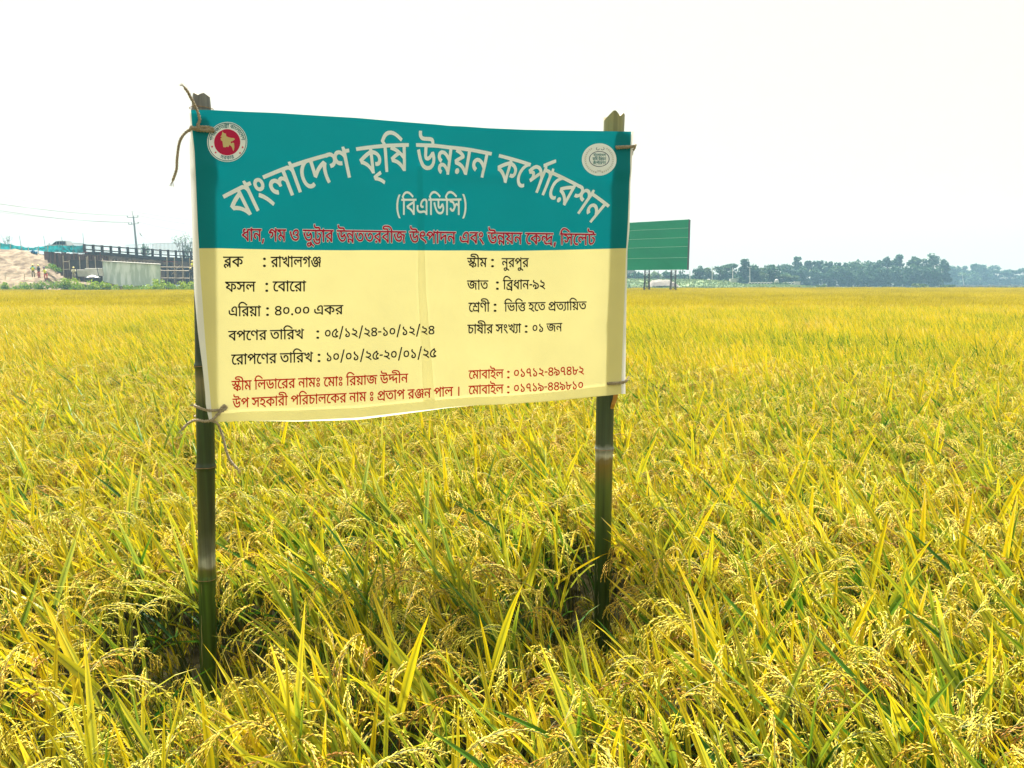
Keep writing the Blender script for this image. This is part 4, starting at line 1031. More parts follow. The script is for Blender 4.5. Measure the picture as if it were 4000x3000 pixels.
31:[[-328,954,-398,943,-472,918,-505,898,-540,862,-559,822,-564,782,-553,738,-534,708,-492,677,-418,656,-218,649,-204,598,-192,585,-168,576,-98,576,-72,586,-60,602,-60,658,-81,722,-118,764,-152,784,-208,799,-339,802,-302,809,-208,809,-128,799,-78,785,-42,770,-4,742,23,712,39,682,42,660,-22,658,-45,642,-51,628,-49,538,-22,515,28,514,48,514,51,508,51,-2,56,-18,72,-33,92,-39,178,-38,198,-30,209,-18,214,-2,214,508,218,514,288,515,309,528,319,548,319,628,311,642,288,659,210,662,204,702,174,778,138,826,68,884,8,914,-72,938,-192,954]],
32:[[-188,44,-208,28,-218,-5,-308,-1,-368,-16,-412,-41,-438,-68,-460,-112,-464,-172,-459,-192,-444,-228,-398,-273,-352,-294,-308,-304,-252,-304,-208,-295,-152,-269,-121,-242,-98,-215,-92,-216,22,-304,48,-309,72,-299,113,-252,129,-228,129,-208,108,-180,78,-156,-52,-68,-54,12,-69,38,-92,46],[-290,-142,-242,-145,-262,-162,-302,-163,-309,-152]],
34:[[-22,658,-45,642,-51,628,-51,548,-46,532,-32,520,-12,514,95,512,36,412,15,348,9,302,6,252,15,172,36,108,61,62,108,12,162,-23,218,-40,288,-44,368,-24,411,2,423,18,425,38,408,72,384,112,358,129,338,129,282,109,248,110,222,122,205,138,186,168,170,242,171,292,181,338,220,418,288,485,332,509,372,516,393,532,399,548,399,628,392,641,378,655,358,660]],
35:[[222,664,132,634,89,602,41,548,15,488,9,442,11,378,36,302,71,252,122,206,198,160,338,95,398,58,424,28,440,-22,458,-42,478,-49,512,-44,568,-30,588,-15,594,18,575,88,544,138,512,169,438,218,255,308,338,310,382,321,422,340,462,379,483,418,494,468,494,512,473,572,422,629,372,654,312,666],[256,518,312,514,329,498,330,472,322,464,272,459,238,466,194,488,222,508]],
36:[[-22,658,-45,642,-51,628,-51,548,-46,532,-28,517,4,512,10,488,22,471,128,439,167,418,28,338,6,308,7,292,42,202,58,181,175,152,122,135,91,102,79,68,80,28,91,2,114,-22,142,-39,178,-45,218,-39,238,-29,262,-6,280,28,280,78,262,114,329,72,438,-35,532,-39,552,-33,569,-18,574,-2,574,508,578,514,652,516,673,532,679,548,675,638,658,655,638,660],[306,512,408,514,411,508,411,202,328,252,251,288,362,342,378,358,384,372,375,448]],
51:[[82,949,68,943,52,927,45,888,46,818,70,752,105,712,133,692,172,675,244,662,-12,660,-32,654,-51,628,-49,538,-32,520,-12,514,139,512,145,162,155,122,185,72,232,36,298,16,358,16,434,32,418,2,388,-13,328,-19,258,-3,219,22,191,52,157,108,124,182,92,199,-8,169,-25,148,-25,122,18,28,46,-18,108,-85,158,-123,232,-155,298,-169,378,-169,462,-149,512,-123,552,-85,589,-12,594,82,576,148,600,182,629,252,639,302,635,378,609,438,578,468,548,484,498,496,438,496,368,480,349,452,356,382,365,358,378,345,398,339,468,344,475,338,475,302,454,248,422,206,368,171,318,167,310,172,304,208,304,508,308,514,672,516,692,530,699,542,699,632,682,653,668,659,588,661,574,712,558,742,528,774,492,793,422,809,268,810,228,817,207,838,206,912,192,935,162,946]],
54:[[-22,658,-45,642,-51,628,-51,548,-46,532,-32,520,-12,514,93,512,59,488,27,452,5,392,6,332,26,278,48,249,100,202,66,158,51,112,51,62,76,2,128,-49,188,-79,208,-80,239,-62,279,22,271,48,222,77,218,90,248,94,278,85,354,28,389,-12,391,-52,413,-78,512,-81,532,-75,548,-57,550,508,552,514,628,516,650,532,655,548,655,628,649,642,618,660],[302,512,388,514,389,462],[178,378,212,381,242,374,328,319,388,258,390,192,377,198,298,234,226,242,240,278,238,298,221,318,178,344,170,362]],
56:[[-22,658,-45,642,-51,628,-51,548,-36,522,-12,514,160,512,78,480,41,448,21,418,5,362,5,312,15,272,49,218,102,170,148,155,178,171,191,92,211,52,244,18,302,-19,378,-36,462,-35,588,-11,628,-11,678,-31,702,-76,722,-93,752,-96,822,-79,849,-62,856,-42,826,102,821,168,825,262,836,322,874,412,874,428,864,448,801,512,912,514,939,528,949,548,949,628,932,651,908,660],[235,512,328,514,334,508,334,482,328,479,288,498],[496,512,722,514,640,472,562,429,498,384],[194,362,238,359,292,325,334,282,334,258,318,260,224,272,210,292,182,310,172,324,175,352],[657,308,666,308,660,248,662,131,572,139,448,115,398,111,362,121,348,139,341,168,348,186,418,140,438,136,457,142,562,239]],
61:[[82,154,68,146,51,122,5,-108,6,-128,22,-150,42,-156,118,-156,148,-140,209,2,238,92,239,112,225,138,202,153]],
}
WORDS = {
'h1a':[20,0,29,596,0,862,24,1300,29,2031,34,2297,15,2643,25,3246],
'h1b':[6,0,33,807,30,807,26,1073],
'h1c':[3,0,54,712,36,1316,17,1942],
'h1d':[6,0,34,807,18,1153,45,1869,29,1869,34,2135,23,2481,25,3077,17,3754],
'h2':[59,0,30,419,20,685,4,1281,30,2039,12,2305,30,3017,27,3283,60,3965],
'h3':[16,0,29,596,17,862,61,1466,8,1989,22,2645,5,3527,21,4525,32,5246,51,5246,29,5894,23,6160,3,7016,54,7728,14,8332,14,9039,23,9746,20,10342,31,10938,10,11204,3,12381,35,13093,18,13618,29,14334,15,14600,17,15203,4,16067,20,16825,0,17421,3,18119,54,18831,36,19435,17,20061,34,20925,6,21271,56,22078,61,22974,30,23497,27,23763,34,24445,24,24791,11,25522],
'l1':[57,0,6,603],
'col':[65,0],
'l1v':[23,0,29,596,7,862,29,1558,24,1824,8,2555,50,3211],
'l2':[19,0,27,838,24,1520],
'l2v':[34,0,20,346,29,942,34,1208,23,1554,29,2150],
'l3':[4,0,30,758,23,1024,36,1620,29,2246],
'l3v':[40,0,37,592,63,1184,37,1452,37,2044,4,2896,6,3654,23,4461],
'l4':[20,0,18,596,34,1312,13,1658,23,2278,14,3134,29,3841,30,4107,23,4373,7,4969],
'l4v':[37,0,41,592,64,1184,38,1633,39,2225,64,2817,39,3266,40,3858,62,4450,38,4790,37,5382,64,5974,38,6423,39,7015,64,7607,39,8056,40,8648],
'l5':[34,0,23,346,29,942,18,1208,34,1924,13,2270,23,2890,14,3746,29,4453,30,4719,23,4985,7,5581],
'l5v':[38,0,37,592,64,1184,37,1633,38,2225,64,2817,39,3266,41,3858,62,4450,39,4790,37,5382,64,5974,37,6423,38,7015,64,7607,39,8056,41,8648],
'r1':[58,0,31,813,22,1079],
'r1v':[17,0,32,604,23,604,18,1200,32,1916,23,1916],
'r2':[10,0,29,917,14,1183],
'r2v':[30,0,48,266,16,929,29,1525,17,1791,62,2395,44,2735,39,3327],
'r3':[34,0,49,346,13,1038,31,1658],
'r3v':[30,0,21,266,30,987,52,1253,28,2236,34,2766,14,3112,47,4079,14,4834,46,5541,29,5796,30,6062,36,6328,14,6954],
'r4':[9,0,29,567,26,833,31,1466,23,1732,27,2588,0,3270,7,3708,46,4404,29,4659],
'r4v':[37,0,38,592,10,1444,17,2361],
'd1':[58,0,31,813,22,1079,30,1961,24,2227,12,2958,29,3670,34,3936,23,4282,23,4878,17,5734,29,6338,22,6604,1,7226,34,7924,22,8270,29,8892,1,9158,30,9856,23,10122,36,10718,29,11344,10,11610,3,12787,53,13499,31,14331,17,14597],
'd2':[3,0,18,712,27,1688,28,2370,6,2900,29,3707,23,3973,31,4569,18,5095,30,5811,23,6077,9,6673,29,7240,24,7506,34,8237,6,8583,23,9390,17,10246,29,10850,22,11116,1,11998,47,12696,14,13451,29,14158,18,14424,23,15400,50,15996,17,16856,18,17720,29,18436,24,18702,66,19693],
'm':[34,0,22,346,29,968,20,1234,29,1830,2,2096,24,2626],
'm1':[37,0,38,592,42,1184,38,1776,39,2368,62,2960,40,3300,44,3892,42,4484,40,5076,43,5668,39,6260],
'm2':[37,0,38,592,42,1184,38,1776,44,2368,62,2960,40,3300,40,3892,44,4484,43,5076,38,5668,37,6260],
'e1':[8,0,13,656,47,1276,10,2031,29,2948,14,3214,55,3921,31,4614,20,5140,29,5736,0,6002,24,6440,29,7171,34,7437,15,7783,25,8386],
'e2':[27,0,23,682,6,1278,29,2085,23,2351],
'b1':[20,0,29,596,0,862,24,1300,29,2031,34,2297,15,2643,25,3246],
'b2':[6,0,33,807,30,807,26,1073,3,1966,54,2678,36,3282,17,3908],
'b3':[6,0,34,807,18,1153,45,1869,29,1869,34,2135,23,2481,25,3077,17,3754],
}


def fill(cont):
    """triangles inside closed outlines, holes left open"""
    flat = [p for c in cont for p in c]
    ed, o = [], 0
    for c in cont:
        ed += [(o + k, o + (k + 1) % len(c)) for k in range(len(c))]
        o += len(c)
    r = delaunay_2d_cdt([Vector(p) for p in flat], ed, [], 0, 0.001)
    pv_, tr_ = r[0], r[2]
    sa = np.array([flat[a] for a, b in ed], float)
    sb = np.array([flat[b] for a, b in ed], float)
    out = []
    for t in tr_:
        cx = sum(pv_[k][0] for k in t) / 3
        cy = sum(pv_[k][1] for k in t) / 3
        hit = (sa[:, 1] > cy) != (sb[:, 1] > cy)
        dy = np.where(hit, sb[:, 1] - sa[:, 1], 1)
        xi = sa[:, 0] + (cy - sa[:, 1]) / dy * (sb[:, 0] - sa[:, 0])
        if int((hit & (xi > cx)).sum()) % 2:
            out.append(tuple(t))
    return [(p[0], p[1]) for p in pv_], out


def lettering(run, fn, m, off=0.0011, parent=None, subdiv=0, label=None, outlines=None):
    """flat printed letters: contours in type units, mapped by fn to the photograph plane and laid on the banner"""
    word = WORDS[run]
    xs = [x + dx for g, dx in zip(word[::2], word[1::2]) for c in OUTLINES[g] for x in c[::2]]
    x0, x1 = min(xs), max(xs)
    mb = MB()
    for gi_, (g, dx) in enumerate(zip(word[::2], word[1::2])):
        cont = []
        for c in (outlines or OUTLINES)[g]:
            c = [(x + dx, y) for x, y in zip(c[::2], c[1::2])]
            q = []
            for a, b in zip(c, c[1:] + c[:1]):
                q.append(a)
                ln = math.hypot(b[0] - a[0], b[1] - a[1])
                if subdiv and ln > subdiv:
                    k = int(ln / subdiv) + 1
                    for s in range(1, k):
                        q.append((a[0] + (b[0] - a[0]) * s / k, a[1] + (b[1] - a[1]) * s / k))
            cont.append(q)
        flat, tris = fill(cont)
        o2 = off + 0.00012 * (gi_ % 3)          # neighbouring letters join at the head line: never in one plane
        vs = [S(*fn((x - x0) / (x1 - x0), y), off=o2) for x, y in flat]
        mb.add(vs, [t for t in tris if len(set(t)) == 3], 0)
    kw = {'label': label} if label else {}
    return mb.obj('lettering', m, parent or banner, **kw)


HEAD = 598.0


def quad(xl, xr, hl, hr, bl, br):
    def fn(u, y):
        h = hl + (hr - hl) * u
        b = bl + (br - bl) * u
        sl = (hr - hl) / (xr - xl)
        return xl + (xr - xl) * u + sl * 0 , b + (h - b) * (y / HEAD)
    return fn


ARC = [(860, 774), (871, 767), (969, 721), (1021, 692), (1131, 651), (1222, 621), (1287, 602), (1362, 586), (1391, 580), (1500, 568), (1598, 562), (1640, 563), (1780, 576), (1921, 601), (1949, 606), (2070, 640), (2168, 676), (2276, 733), (2322, 764), (2378, 805), (2390, 815)]
_ax = np.linspace(860, 2390, 600)
_co = np.polyfit([a for a, _ in ARC], [b for _, b in ARC], 6)
_ay = np.polyval(_co, _ax)
_sl = np.concatenate([[0], np.cumsum(np.hypot(np.diff(_ax), np.diff(_ay)))])


def arc_fn(xa, xb, size=None):
    sa, sb = np.interp(xa, _ax, _sl), np.interp(xb, _ax, _sl)

    def fn(u, y):
        s = sa + (sb - sa) * u
        x, yy = np.interp(s, _sl, _ax), np.interp(s, _sl, _ay)
        x2, y2 = np.interp(s + 3, _sl, _ax), np.interp(s + 3, _sl, _ay)
        tx, ty = x2 - x, y2 - yy
        n = math.hypot(tx, ty) or 1
        tx, ty = tx / n, ty / n
        size = np.interp(x, [871, 1500, 2378], [112, 103, 93])
        h = (HEAD - y) / HEAD * size
        return x - ty * h, yy + tx * h
    return fn


for run, xa, xb in (('h1a', 871, 1364), ('h1b', 1391, 1598), ('h1c', 1626, 1921), ('h1d', 1949, 2378)):
    lettering(run, arc_fn(xa, xb), P_WHITE, subdiv=30, label='white word of the large arched heading')
lettering('h2', quad(1549, 1822, 779, 778, 838, 839), P_WHITE, label='white bracketed word under the heading')
f3 = quad(941, 2331, 896, 915, 941, 957)
f3i = quad(945, 2327, 896, 915, 941, 957)
lettering('h3', f3i, P_WHITE, off=0.0007, subdiv=80, outlines=SWELLED, label='white outline of the crimson line')
lettering('h3', f3i, P_CRIM, off=0.0017, subdiv=80, label='crimson line at the foot of the teal field')
for run, q in (('l1', (871, 951, 1004, 1004, 1042, 1042)), ('l1v', (1057, 1253, 1005, 1005, 1043, 1043)),
               ('l2', (879, 999, 1102, 1102, 1140, 1139)), ('l2v', (1065, 1196, 1101, 1101, 1138, 1138)),
               ('l3', (893, 1020, 1199, 1198, 1235, 1235)), ('l3v', (1074, 1341, 1197, 1193, 1232, 1227)),
               ('l4', (891, 1188, 1295, 1288, 1331, 1323)), ('l4v', (1269, 1698, 1286, 1274, 1319, 1306)),
               ('l5', (903, 1223, 1387, 1378, 1425, 1413)), ('l5v', (1276, 1706, 1378, 1362, 1411, 1396)),
               ('r1', (1824, 1902, 1009, 1009, 1043, 1043)), ('r1v', (1958, 2065, 1010, 1010, 1043, 1043)),
               ('r2', (1824, 1907, 1097, 1097, 1131, 1131)), ('r2v', (1963, 2129, 1096, 1095, 1130, 1129)),
               ('r3', (1830, 1913, 1184, 1183, 1218, 1217)), ('r3v', (1968, 2292, 1184, 1179, 1217, 1210)),
               ('r4', (1826, 2035, 1270, 1267, 1304, 1299)), ('r4v', (2079, 2196, 1267, 1263, 1297, 1294))):
    lettering(run, quad(*q), P_BLACK, subdiv=120, label='black words on the yellow field')
for x, hy, by in ((1033, 1004, 1042), (1042, 1102, 1139), (1045, 1198, 1233), (1241, 1288, 1322), (1246, 1379, 1413),
                  (1923, 1009, 1043), (1942, 1097, 1131), (1933, 1184, 1217), (2054, 1268, 1299)):
    lettering('col', quad(x - 5.5, x + 5.5, hy, hy, by, by), P_BLACK, label='black colon')
for run, q in (('d1', (904, 1595, 1490, 1461, 1526, 1494)), ('d2', (908, 1796, 1559, 1513, 1594, 1547)),
               ('m', (1831, 1967, 1449, 1444, 1481, 1476)), ('m1', (2007, 2281, 1442, 1431, 1473, 1462)),
               ('m', (1831, 1967, 1509, 1503, 1541, 1536)), ('m2', (2007, 2277, 1501, 1489, 1532, 1519))):
    lettering(run, quad(*q), P_RED, subdiv=120, label='red words at the foot of the banner')
for x, hy, by in ((1985, 1446, 1477), (1985, 1505, 1536)):
    lettering('col', quad(x - 5, x + 5, hy, hy, by, by), P_RED, label='red colon')


def disc(mb, cx, cy, rx, ry, off, m, inner=0.0, n=48):
    rings = [1.0, 0.66, 0.33] if not inner else [1.0, inner]
    vs, fs = [], []
    for r in rings:
        for k in range(n):
            a = 2 * math.pi * k / n
            vs.append(S(cx + rx * r * math.cos(a), cy + ry * r * math.sin(a), off))
    for q in range(len(rings) - 1):
        for k in range(n):
            fs.append((q * n + k, q * n + (k + 1) % n, (q + 1) * n + (k + 1) % n, (q + 1) * n + k))
    if not inner:
        vs.append(S(cx, cy, off))
        fs += [((len(rings) - 1) * n + k, (len(rings) - 1) * n + (k + 1) % n, len(vs) - 1) for k in range(n)]
    mb.add(vs, fs, m)


# government seal, left
em = MB()
ex_, ey_ = 888, 556
disc(em, ex_, ey_, 78, 78, 0.0006, 0)
disc(em, ex_, ey_, 75, 75, 0.0012, 1, inner=0.965)
seal = em.obj('emblem', [P_WHITE, P_TEAL], banner, label='round seal with a red centre and a cream map')
e2 = MB()
disc(e2, ex_, ey_ + 1, 51, 51, 0.0012, 0)
e2.obj('emblem_disc', [P_PINK], seal)
mp_ = [(318, 85), (330, 100), (352, 108), (355, 130), (372, 140), (400, 148), (430, 150), (438, 163), (415, 180), (400, 182), (398, 195), (408, 202), (415, 193), (430, 198), (433, 235), (428, 265), (422, 275), (415, 255), (408, 235), (395, 222), (385, 215), (378, 235), (360, 232), (345, 238), (325, 235), (322, 205), (318, 180), (303, 170), (300, 150), (315, 145), (300, 135), (312, 120)]
mv = [(740 + x / 2.458, 480 + y / 2.458) for x, y in mp_]
e3 = MB()
e3.add([S(x, y, 0.0018) for x, y in mv], tessellate_polygon([[Vector((x, y, 0)) for x, y in mv]]))
e3.obj('map_outline', [P_CREAM], seal)
for a in (197, 152, -17, 28):
    cx, cy = ex_ + 62.5 * math.cos(R(a)), ey_ + 62.5 * math.sin(R(a))
    if a in (197,):
        cx, cy = ex_ - 59, ey_ + 18
    elif a == 152:
        cx, cy = ex_ - 45, ey_ + 41
    elif a == -17:
        cx, cy = ex_ + 60, ey_ + 21
    else:
        cx, cy = ex_ + 50, ey_ + 43
    e4 = MB()
    pts_ = [(cx + (5.5 if k % 2 == 0 else 2.2) * math.sin(k * math.pi / 5), cy - (5.5 if k % 2 == 0 else 2.2) * math.cos(k * math.pi / 5)) for k in range(10)]
    e4.add([S(x, y, 0.0012) for x, y in pts_] + [S(cx, cy, 0.0012)], [(k, (k + 1) % 10, 10) for k in range(10)])
    e4.obj('star', [P_PINK], seal)


def ring_fn(cx, cy, r_in, size, a0, a1, flip=False):
    def fn(u, y):
        a = R(a0 + (a1 - a0) * u)
        r = r_in + (y / HEAD) * size if not flip else r_in + size - (y / HEAD) * size
        return cx + r * math.sin(a), cy - r * math.cos(a)
    return fn


lettering('e1', ring_fn(ex_, ey_, 56, 12, -84, 84), P_TEAL, off=0.0013, parent=seal, subdiv=90)
lettering('e2', ring_fn(ex_, ey_, 56, 12, 205, 155, True), P_TEAL, off=0.0013, parent=seal, subdiv=90)

# corporation seal, right
fx, fy = 2338.5, 623.6
em = MB()
disc(em, fx, fy, 66, 63, 0.0006, 0)
seal2 = em.obj('emblem', [P_WHITE], banner, label='round white seal with a navy oval and wheat ears')
e2 = MB()
disc(e2, fx + .5, fy - 2, 39, 30.5, 0.0012, 0, inner=0.93)
e2.obj('oval_ring', [P_NAVY], seal2)
lettering('b1', quad(2316, 2364, 601, 603, 611, 613), P_TEAL, off=0.0013, parent=seal2)
lettering('b2', quad(2313, 2365, 616, 617, 627, 628), P_TEAL, off=0.0013, parent=seal2)
lettering('b3', quad(2315, 2364, 632, 632, 643, 642), P_TEAL, off=0.0013, parent=seal2)
e5 = MB()
for sgn in (-1, 1):
    for k in range(17):
        a = R(18 + k * 8.2) * sgn
        for dr in (-3.5, 3.5):
            r1 = 0.80
            x, y = fx + 66 * r1 * math.sin(math.pi - a), fy - 63 * r1 * math.cos(math.pi - a)
            ta = math.pi - a
            tx, ty = -math.cos(ta) * sgn, -math.sin(ta) * sgn
            nx, ny = math.sin(ta), -math.cos(ta)
            qx, qy = x + nx * dr + tx * -6, y + ny * dr + ty * -6
            e5.add([S(x, y, .0012), S((x + qx) / 2 + nx * 1.6, (y + qy) / 2 + ny * 1.6, .0012), S(qx, qy, .0012), S((x + qx) / 2 - nx * 1.2, (y + qy) / 2 - ny * 1.2, .0012)], [(0, 1, 2, 3)])
for sgn in (-1, 1):
    a0 = (fx - 15 * sgn, fy + 52)
    b0 = (fx + 8 * sgn, fy + 41)
    e5.add([S(a0[0], a0[1] - .8, .0014), S(a0[0], a0[1] + .8, .0014), S(b0[0], b0[1] + .8, .0014), S(b0[0], b0[1] - .8, .0014)], [(0, 1, 2, 3)])
e5.obj('wheat_wreath', [P_GREY], seal2)
e6 = MB()
for sgn in (-1, 1):
    pr = None
    for k in range(9):
        a = R(-60 + k * 30)
        x, y = fx + 4 + sgn * (9 + 6 * math.cos(a)), fy - 42 + 5 * math.sin(a)
        if pr:
            dx, dy = x - pr[0], y - pr[1]
            n = math.hypot(dx, dy)
            nx, ny = -dy / n * .9, dx / n * .9
            e6.add([S(pr[0] - nx, pr[1] - ny, .0012), S(pr[0] + nx, pr[1] + ny, .0012), S(x + nx, y + ny, .0012), S(x - nx, y - ny, .0012)], [(0, 1, 2, 3)])
        pr = (x, y)
e6.obj('crest', [P_NAVY], seal2)

# --------------------------------------------------------------- bamboo poles
def centre_on(ax, z):
    zs = [p.z for p in ax]
    return Vector((np.interp(z, zs, [p.x for p in ax]), np.interp(z, zs, [p.y for p in ax]), z))


def bamboo_mat(name, stops, streak=0.5):
    m = bpy.data.materials.new(name)
    m.use_nodes = True
    N, L = m.node_tree.nodes, m.node_tree.links
    b = N['Principled BSDF']
    b.inputs['Roughness'].default_value = 0.42
    b.inputs['Specular IOR Level'].default_value = 0.5
    tc = N.new('ShaderNodeTexCoord')
    sx = N.new('ShaderNodeSeparateXYZ')
    L.new(tc.outputs['Object'], sx.inputs[0])
    mr = N.new('ShaderNodeMapRange')
    mr.inputs['From Min'].default_value = 0.0
    mr.inputs['From Max'].default_value = 2.5
    L.new(sx.outputs['Z'], mr.inputs[0])
    nz0 = N.new('ShaderNodeTexNoise')
    nz0.inputs['Scale'].default_value = 25
    L.new(tc.outputs['Object'], nz0.inputs['Vector'])
    ma = N.new('ShaderNodeMath')
    ma.operation = 'MULTIPLY_ADD'
    ma.inputs[1].default_value = 0.02
    L.new(nz0.outputs[0], ma.inputs[0])
    L.new(mr.outputs[0], ma.inputs[2])
    rp = N.new('ShaderNodeValToRGB')
    e = rp.color_ramp.elements
    e[0].position, e[0].color = stops[0][0] / 2.5 + .01, (*stops[0][1], 1)
    e[1].position, e[1].color = stops[-1][0] / 2.5 + .01, (*stops[-1][1], 1)
    for z, c in stops[1:-1]:
        q = e.new(z / 2.5 + .01)
        q.color = (*c, 1)
    L.new(ma.outputs[0], rp.inputs[0])
    mp = N.new('ShaderNodeMapping')
    mp.inputs['Scale'].default_value = (90, 90, 2.0)
    L.new(tc.outputs['Object'], mp.inputs['Vector'])
    nz = N.new('ShaderNodeTexNoise')
    nz.inputs['Scale'].default_value = 1.0
    nz.inputs['Detail'].default_value = 6
    L.new(mp.outputs[0], nz.inputs['Vector'])
    mr2 = N.new('ShaderNodeMapRange')
    mr2.inputs['From Min'].default_value = 0.3
    mr2.inputs['From Max'].default_value = 0.75
    mr2.inputs['To Min'].default_value = 1 - streak
    mr2.inputs['To Max'].default_value = 1.35
    L.new(nz.outputs[0], mr2.inputs[0])
    mu = N.new('ShaderNodeVectorMath')
    mu.operation = 'SCALE'
    L.new(rp.outputs[0], mu.inputs[0])
    L.new(mr2.outputs[0], mu.inputs['Scale'])
    # pale scratches along the cane
    mp2 = N.new('ShaderNodeMapping')
    mp2.inputs['Scale'].default_value = (55, 55, 1.6)
    L.new(tc.outputs['Object'], mp2.inputs['Vector'])
    n3 = N.new('ShaderNodeTexNoise')
    n3.inputs['Scale'].default_value = 1.3
    n3.inputs['Detail'].default_value = 2
    L.new(mp2.outputs[0], n3.inputs['Vector'])
    gt = N.new('ShaderNodeMapRange')
    gt.inputs['From Min'].default_value = 0.72
    gt.inputs['From Max'].default_value = 0.75
    L.new(n3.outputs[0], gt.inputs[0])
    mx = N.new('ShaderNodeMix')
    mx.data_type = 'RGBA'
    L.new(gt.outputs[0], mx.inputs['Factor'])
    L.new(mu.outputs[0], mx.inputs['A'])
    mx.inputs['B'].default_value = (0.30, 0.24, 0.12, 1)
    L.new(mx.outputs['Result'], b.inputs['Base Color'])
    bp = N.new('ShaderNodeBump')
    bp.inputs['Strength'].default_value = 0.3
    bp.inputs['Distance'].default_value = 0.001
    L.new(nz.outputs[0], bp.inputs['Height'])
    L.new(bp.outputs[0], b.inputs['Normal'])
    return m


def bamboo(name, axis, rad, nodes, m, label, cut, inner, top_taper=1.0):
    """axis: list of world points from the ground up; cut(angle) lowers the rim of the hollow top"""
    root = thing(name, label, 'bamboo pole', axis[0])
    zs = [p.z for p in axis]
    z0, z1 = zs[0], zs[-1]
    levels = set(np.linspace(z0, z1 - 0.075, 60))
    for nz_ in nodes:
        for dz in (-.02, -.012, -.006, -.002, .002, .006, .012, .02):
            levels.add(nz_ + dz)
    levels = sorted(l for l in levels if z0 <= l <= z1 - .07)
    n = 28
    mb = MB()

    def centre(z):
        return Vector((np.interp(z, zs, [p.x for p in axis]), np.interp(z, zs, [p.y for p in axis]), z))

    def rad_at(z):
        r = np.interp(z, [z0, z1], rad)
        for nz_ in nodes:
            d = (z - nz_)
            r += 0.0045 * math.exp(-(d / .007) ** 2) - 0.0024 * math.exp(-((d) / .0022) ** 2) + 0.0012 * math.exp(-(d / .03) ** 2)
        return r
    vs, fs = [], []
    for z in levels:
        c, r = centre(z), rad_at(z)
        for k in range(n):
            a = 2 * math.pi * k / n
            vs.append(c + Vector((math.cos(a) * r, math.sin(a) * r, 0)))
    k0 = len(levels)
    c1 = centre(z1)
    rt = rad[1]
    rim = rt * top_taper
    for k in range(n):
        a = 2 * math.pi * k / n
        vs.append(c1 + Vector((math.cos(a) * rim, math.sin(a) * rim, -cut(a))))
    for k in range(n):
        a = 2 * math.pi * k / n
        vs.append(c1 + Vector((math.cos(a) * rim * .74, math.sin(a) * rim * .74, -cut(a) + 0.0015)))
    for k in range(n):
        a = 2 * math.pi * k / n
        vs.append(c1 + Vector((math.cos(a) * rt * .74, math.sin(a) * rt * .74, -0.074)))
    for j in range(k0 + 2):
        for k in range(n):
            fs.append((j * n + k, j * n + (k + 1) % n, (j + 1) * n + (k + 1) % n, (j + 1) * n + k))
    mb.add(vs, fs)
    mb.m = [1 if q >= len(fs) - 2 * n else 0 for q in range(len(fs))]
    mb.obj('cane', [m, inner], root, smooth=False)
    root.children[0].data.polygons.foreach_set('use_smooth', [q < len(fs) - 3 * n for q in range(len(fs))])
    for nz_ in nodes:
        rb = MB()
        c, r = centre(nz_), rad_at(nz_) + 0.0003
        ring = []
        for k in range(33):
            a = 2 * math.pi * k / 32
            ring.append(c + Vector((math.cos(a) * r, math.sin(a) * r, 0.0008 * math.sin(3 * a))))
        rb.tube(ring, 0.0013, 5, cap=False)
        rb.obj('node_ring', [RING], root)
    return root


RING = mat('bamboo_node_ring', (0.36, 0.20, 0.10), 0.7, var=0.5, scale=60)
INNER = mat('bamboo_cut_wood', (0.66, 0.54, 0.36), 0.8, var=0.35, scale=80, stretch=(1, 1, .2))
DG = (0.030, 0.045, 0.012)
B1 = bamboo_mat('bamboo_dark_green', [(0.0, (0.04, 0.08, 0.012)), (0.62, (0.05, 0.10, 0.012)), (0.655, (0.12, 0.11, 0.03)), (0.672, (0.34, 0.35, 0.30)), (0.72, (0.10, 0.11, 0.08)), (0.80, (0.035, 0.045, 0.02)), (0.95, (0.020, 0.036, 0.010)),
                                      (1.10, (0.014, 0.036, 0.009)), (1.26, (0.025, 0.06, 0.012)), (1.345, (0.20, 0.17, 0.08)), (1.39, (0.025, 0.045, 0.015)), (2.18, (0.05, 0.06, 0.03)), (2.24, (0.15, 0.145, 0.13)), (2.5, (0.18, 0.17, 0.15))])
B2 = bamboo_mat('bamboo_olive_green', [(0.0, (0.03, 0.06, 0.010)), (0.6, (0.026, 0.06, 0.008)), (0.84, (0.06, 0.09, 0.012)), (0.935, (0.15, 0.10, 0.014)), (0.955, (0.16, 0.12, 0.05)), (0.965, (0.40, 0.40, 0.33)), (0.985, (0.30, 0.30, 0.26)), (1.02, (0.035, 0.055, 0.03)), (1.2, (0.024, 0.045, 0.016)),
                                       (2.18, (0.06, 0.07, 0.02)), (2.23, (0.20, 0.20, 0.07)), (2.5, (0.28, 0.26, 0.11))])
YP = YL + 0.062
axL = [P(815, 2700, YP), P(808, 2200, YP), P(803, 1700, YP), P(795, 1000, YP), P(786, 368, YP)]
g0 = axL[0] + (axL[0] - axL[1]) * (axL[0].z / (axL[1].z - axL[0].z))
axL = [Vector((g0.x, g0.y, -0.02))] + axL
zl1 = P(806, 2258, YP).z
zl2 = P(795, 1428, YP).z
zl3 = P(803, 1822, YP).z
poleL = bamboo('bamboo_pole', axL, (0.0285, 0.034), [zl1, zl3, zl2, P(786, 425, YP).z], B1,
               'dark green bamboo pole with grey weathered cut top at the left end of the banner',
               lambda a: interp([(-1, .006), (-.6, .0), (0, .009), (.6, .0), (1, .008)], math.cos(a)), INNER, 0.80)
YQ = YR + 0.05
axR = [P(2352, 2430, YQ), P(2356, 2000, YQ), P(2363, 1600, YQ), P(2382, 1000, YQ), P(2400, 438, YQ)]
g0 = axR[0] + (axR[0] - axR[1]) * (axR[0].z / (axR[1].z - axR[0].z))
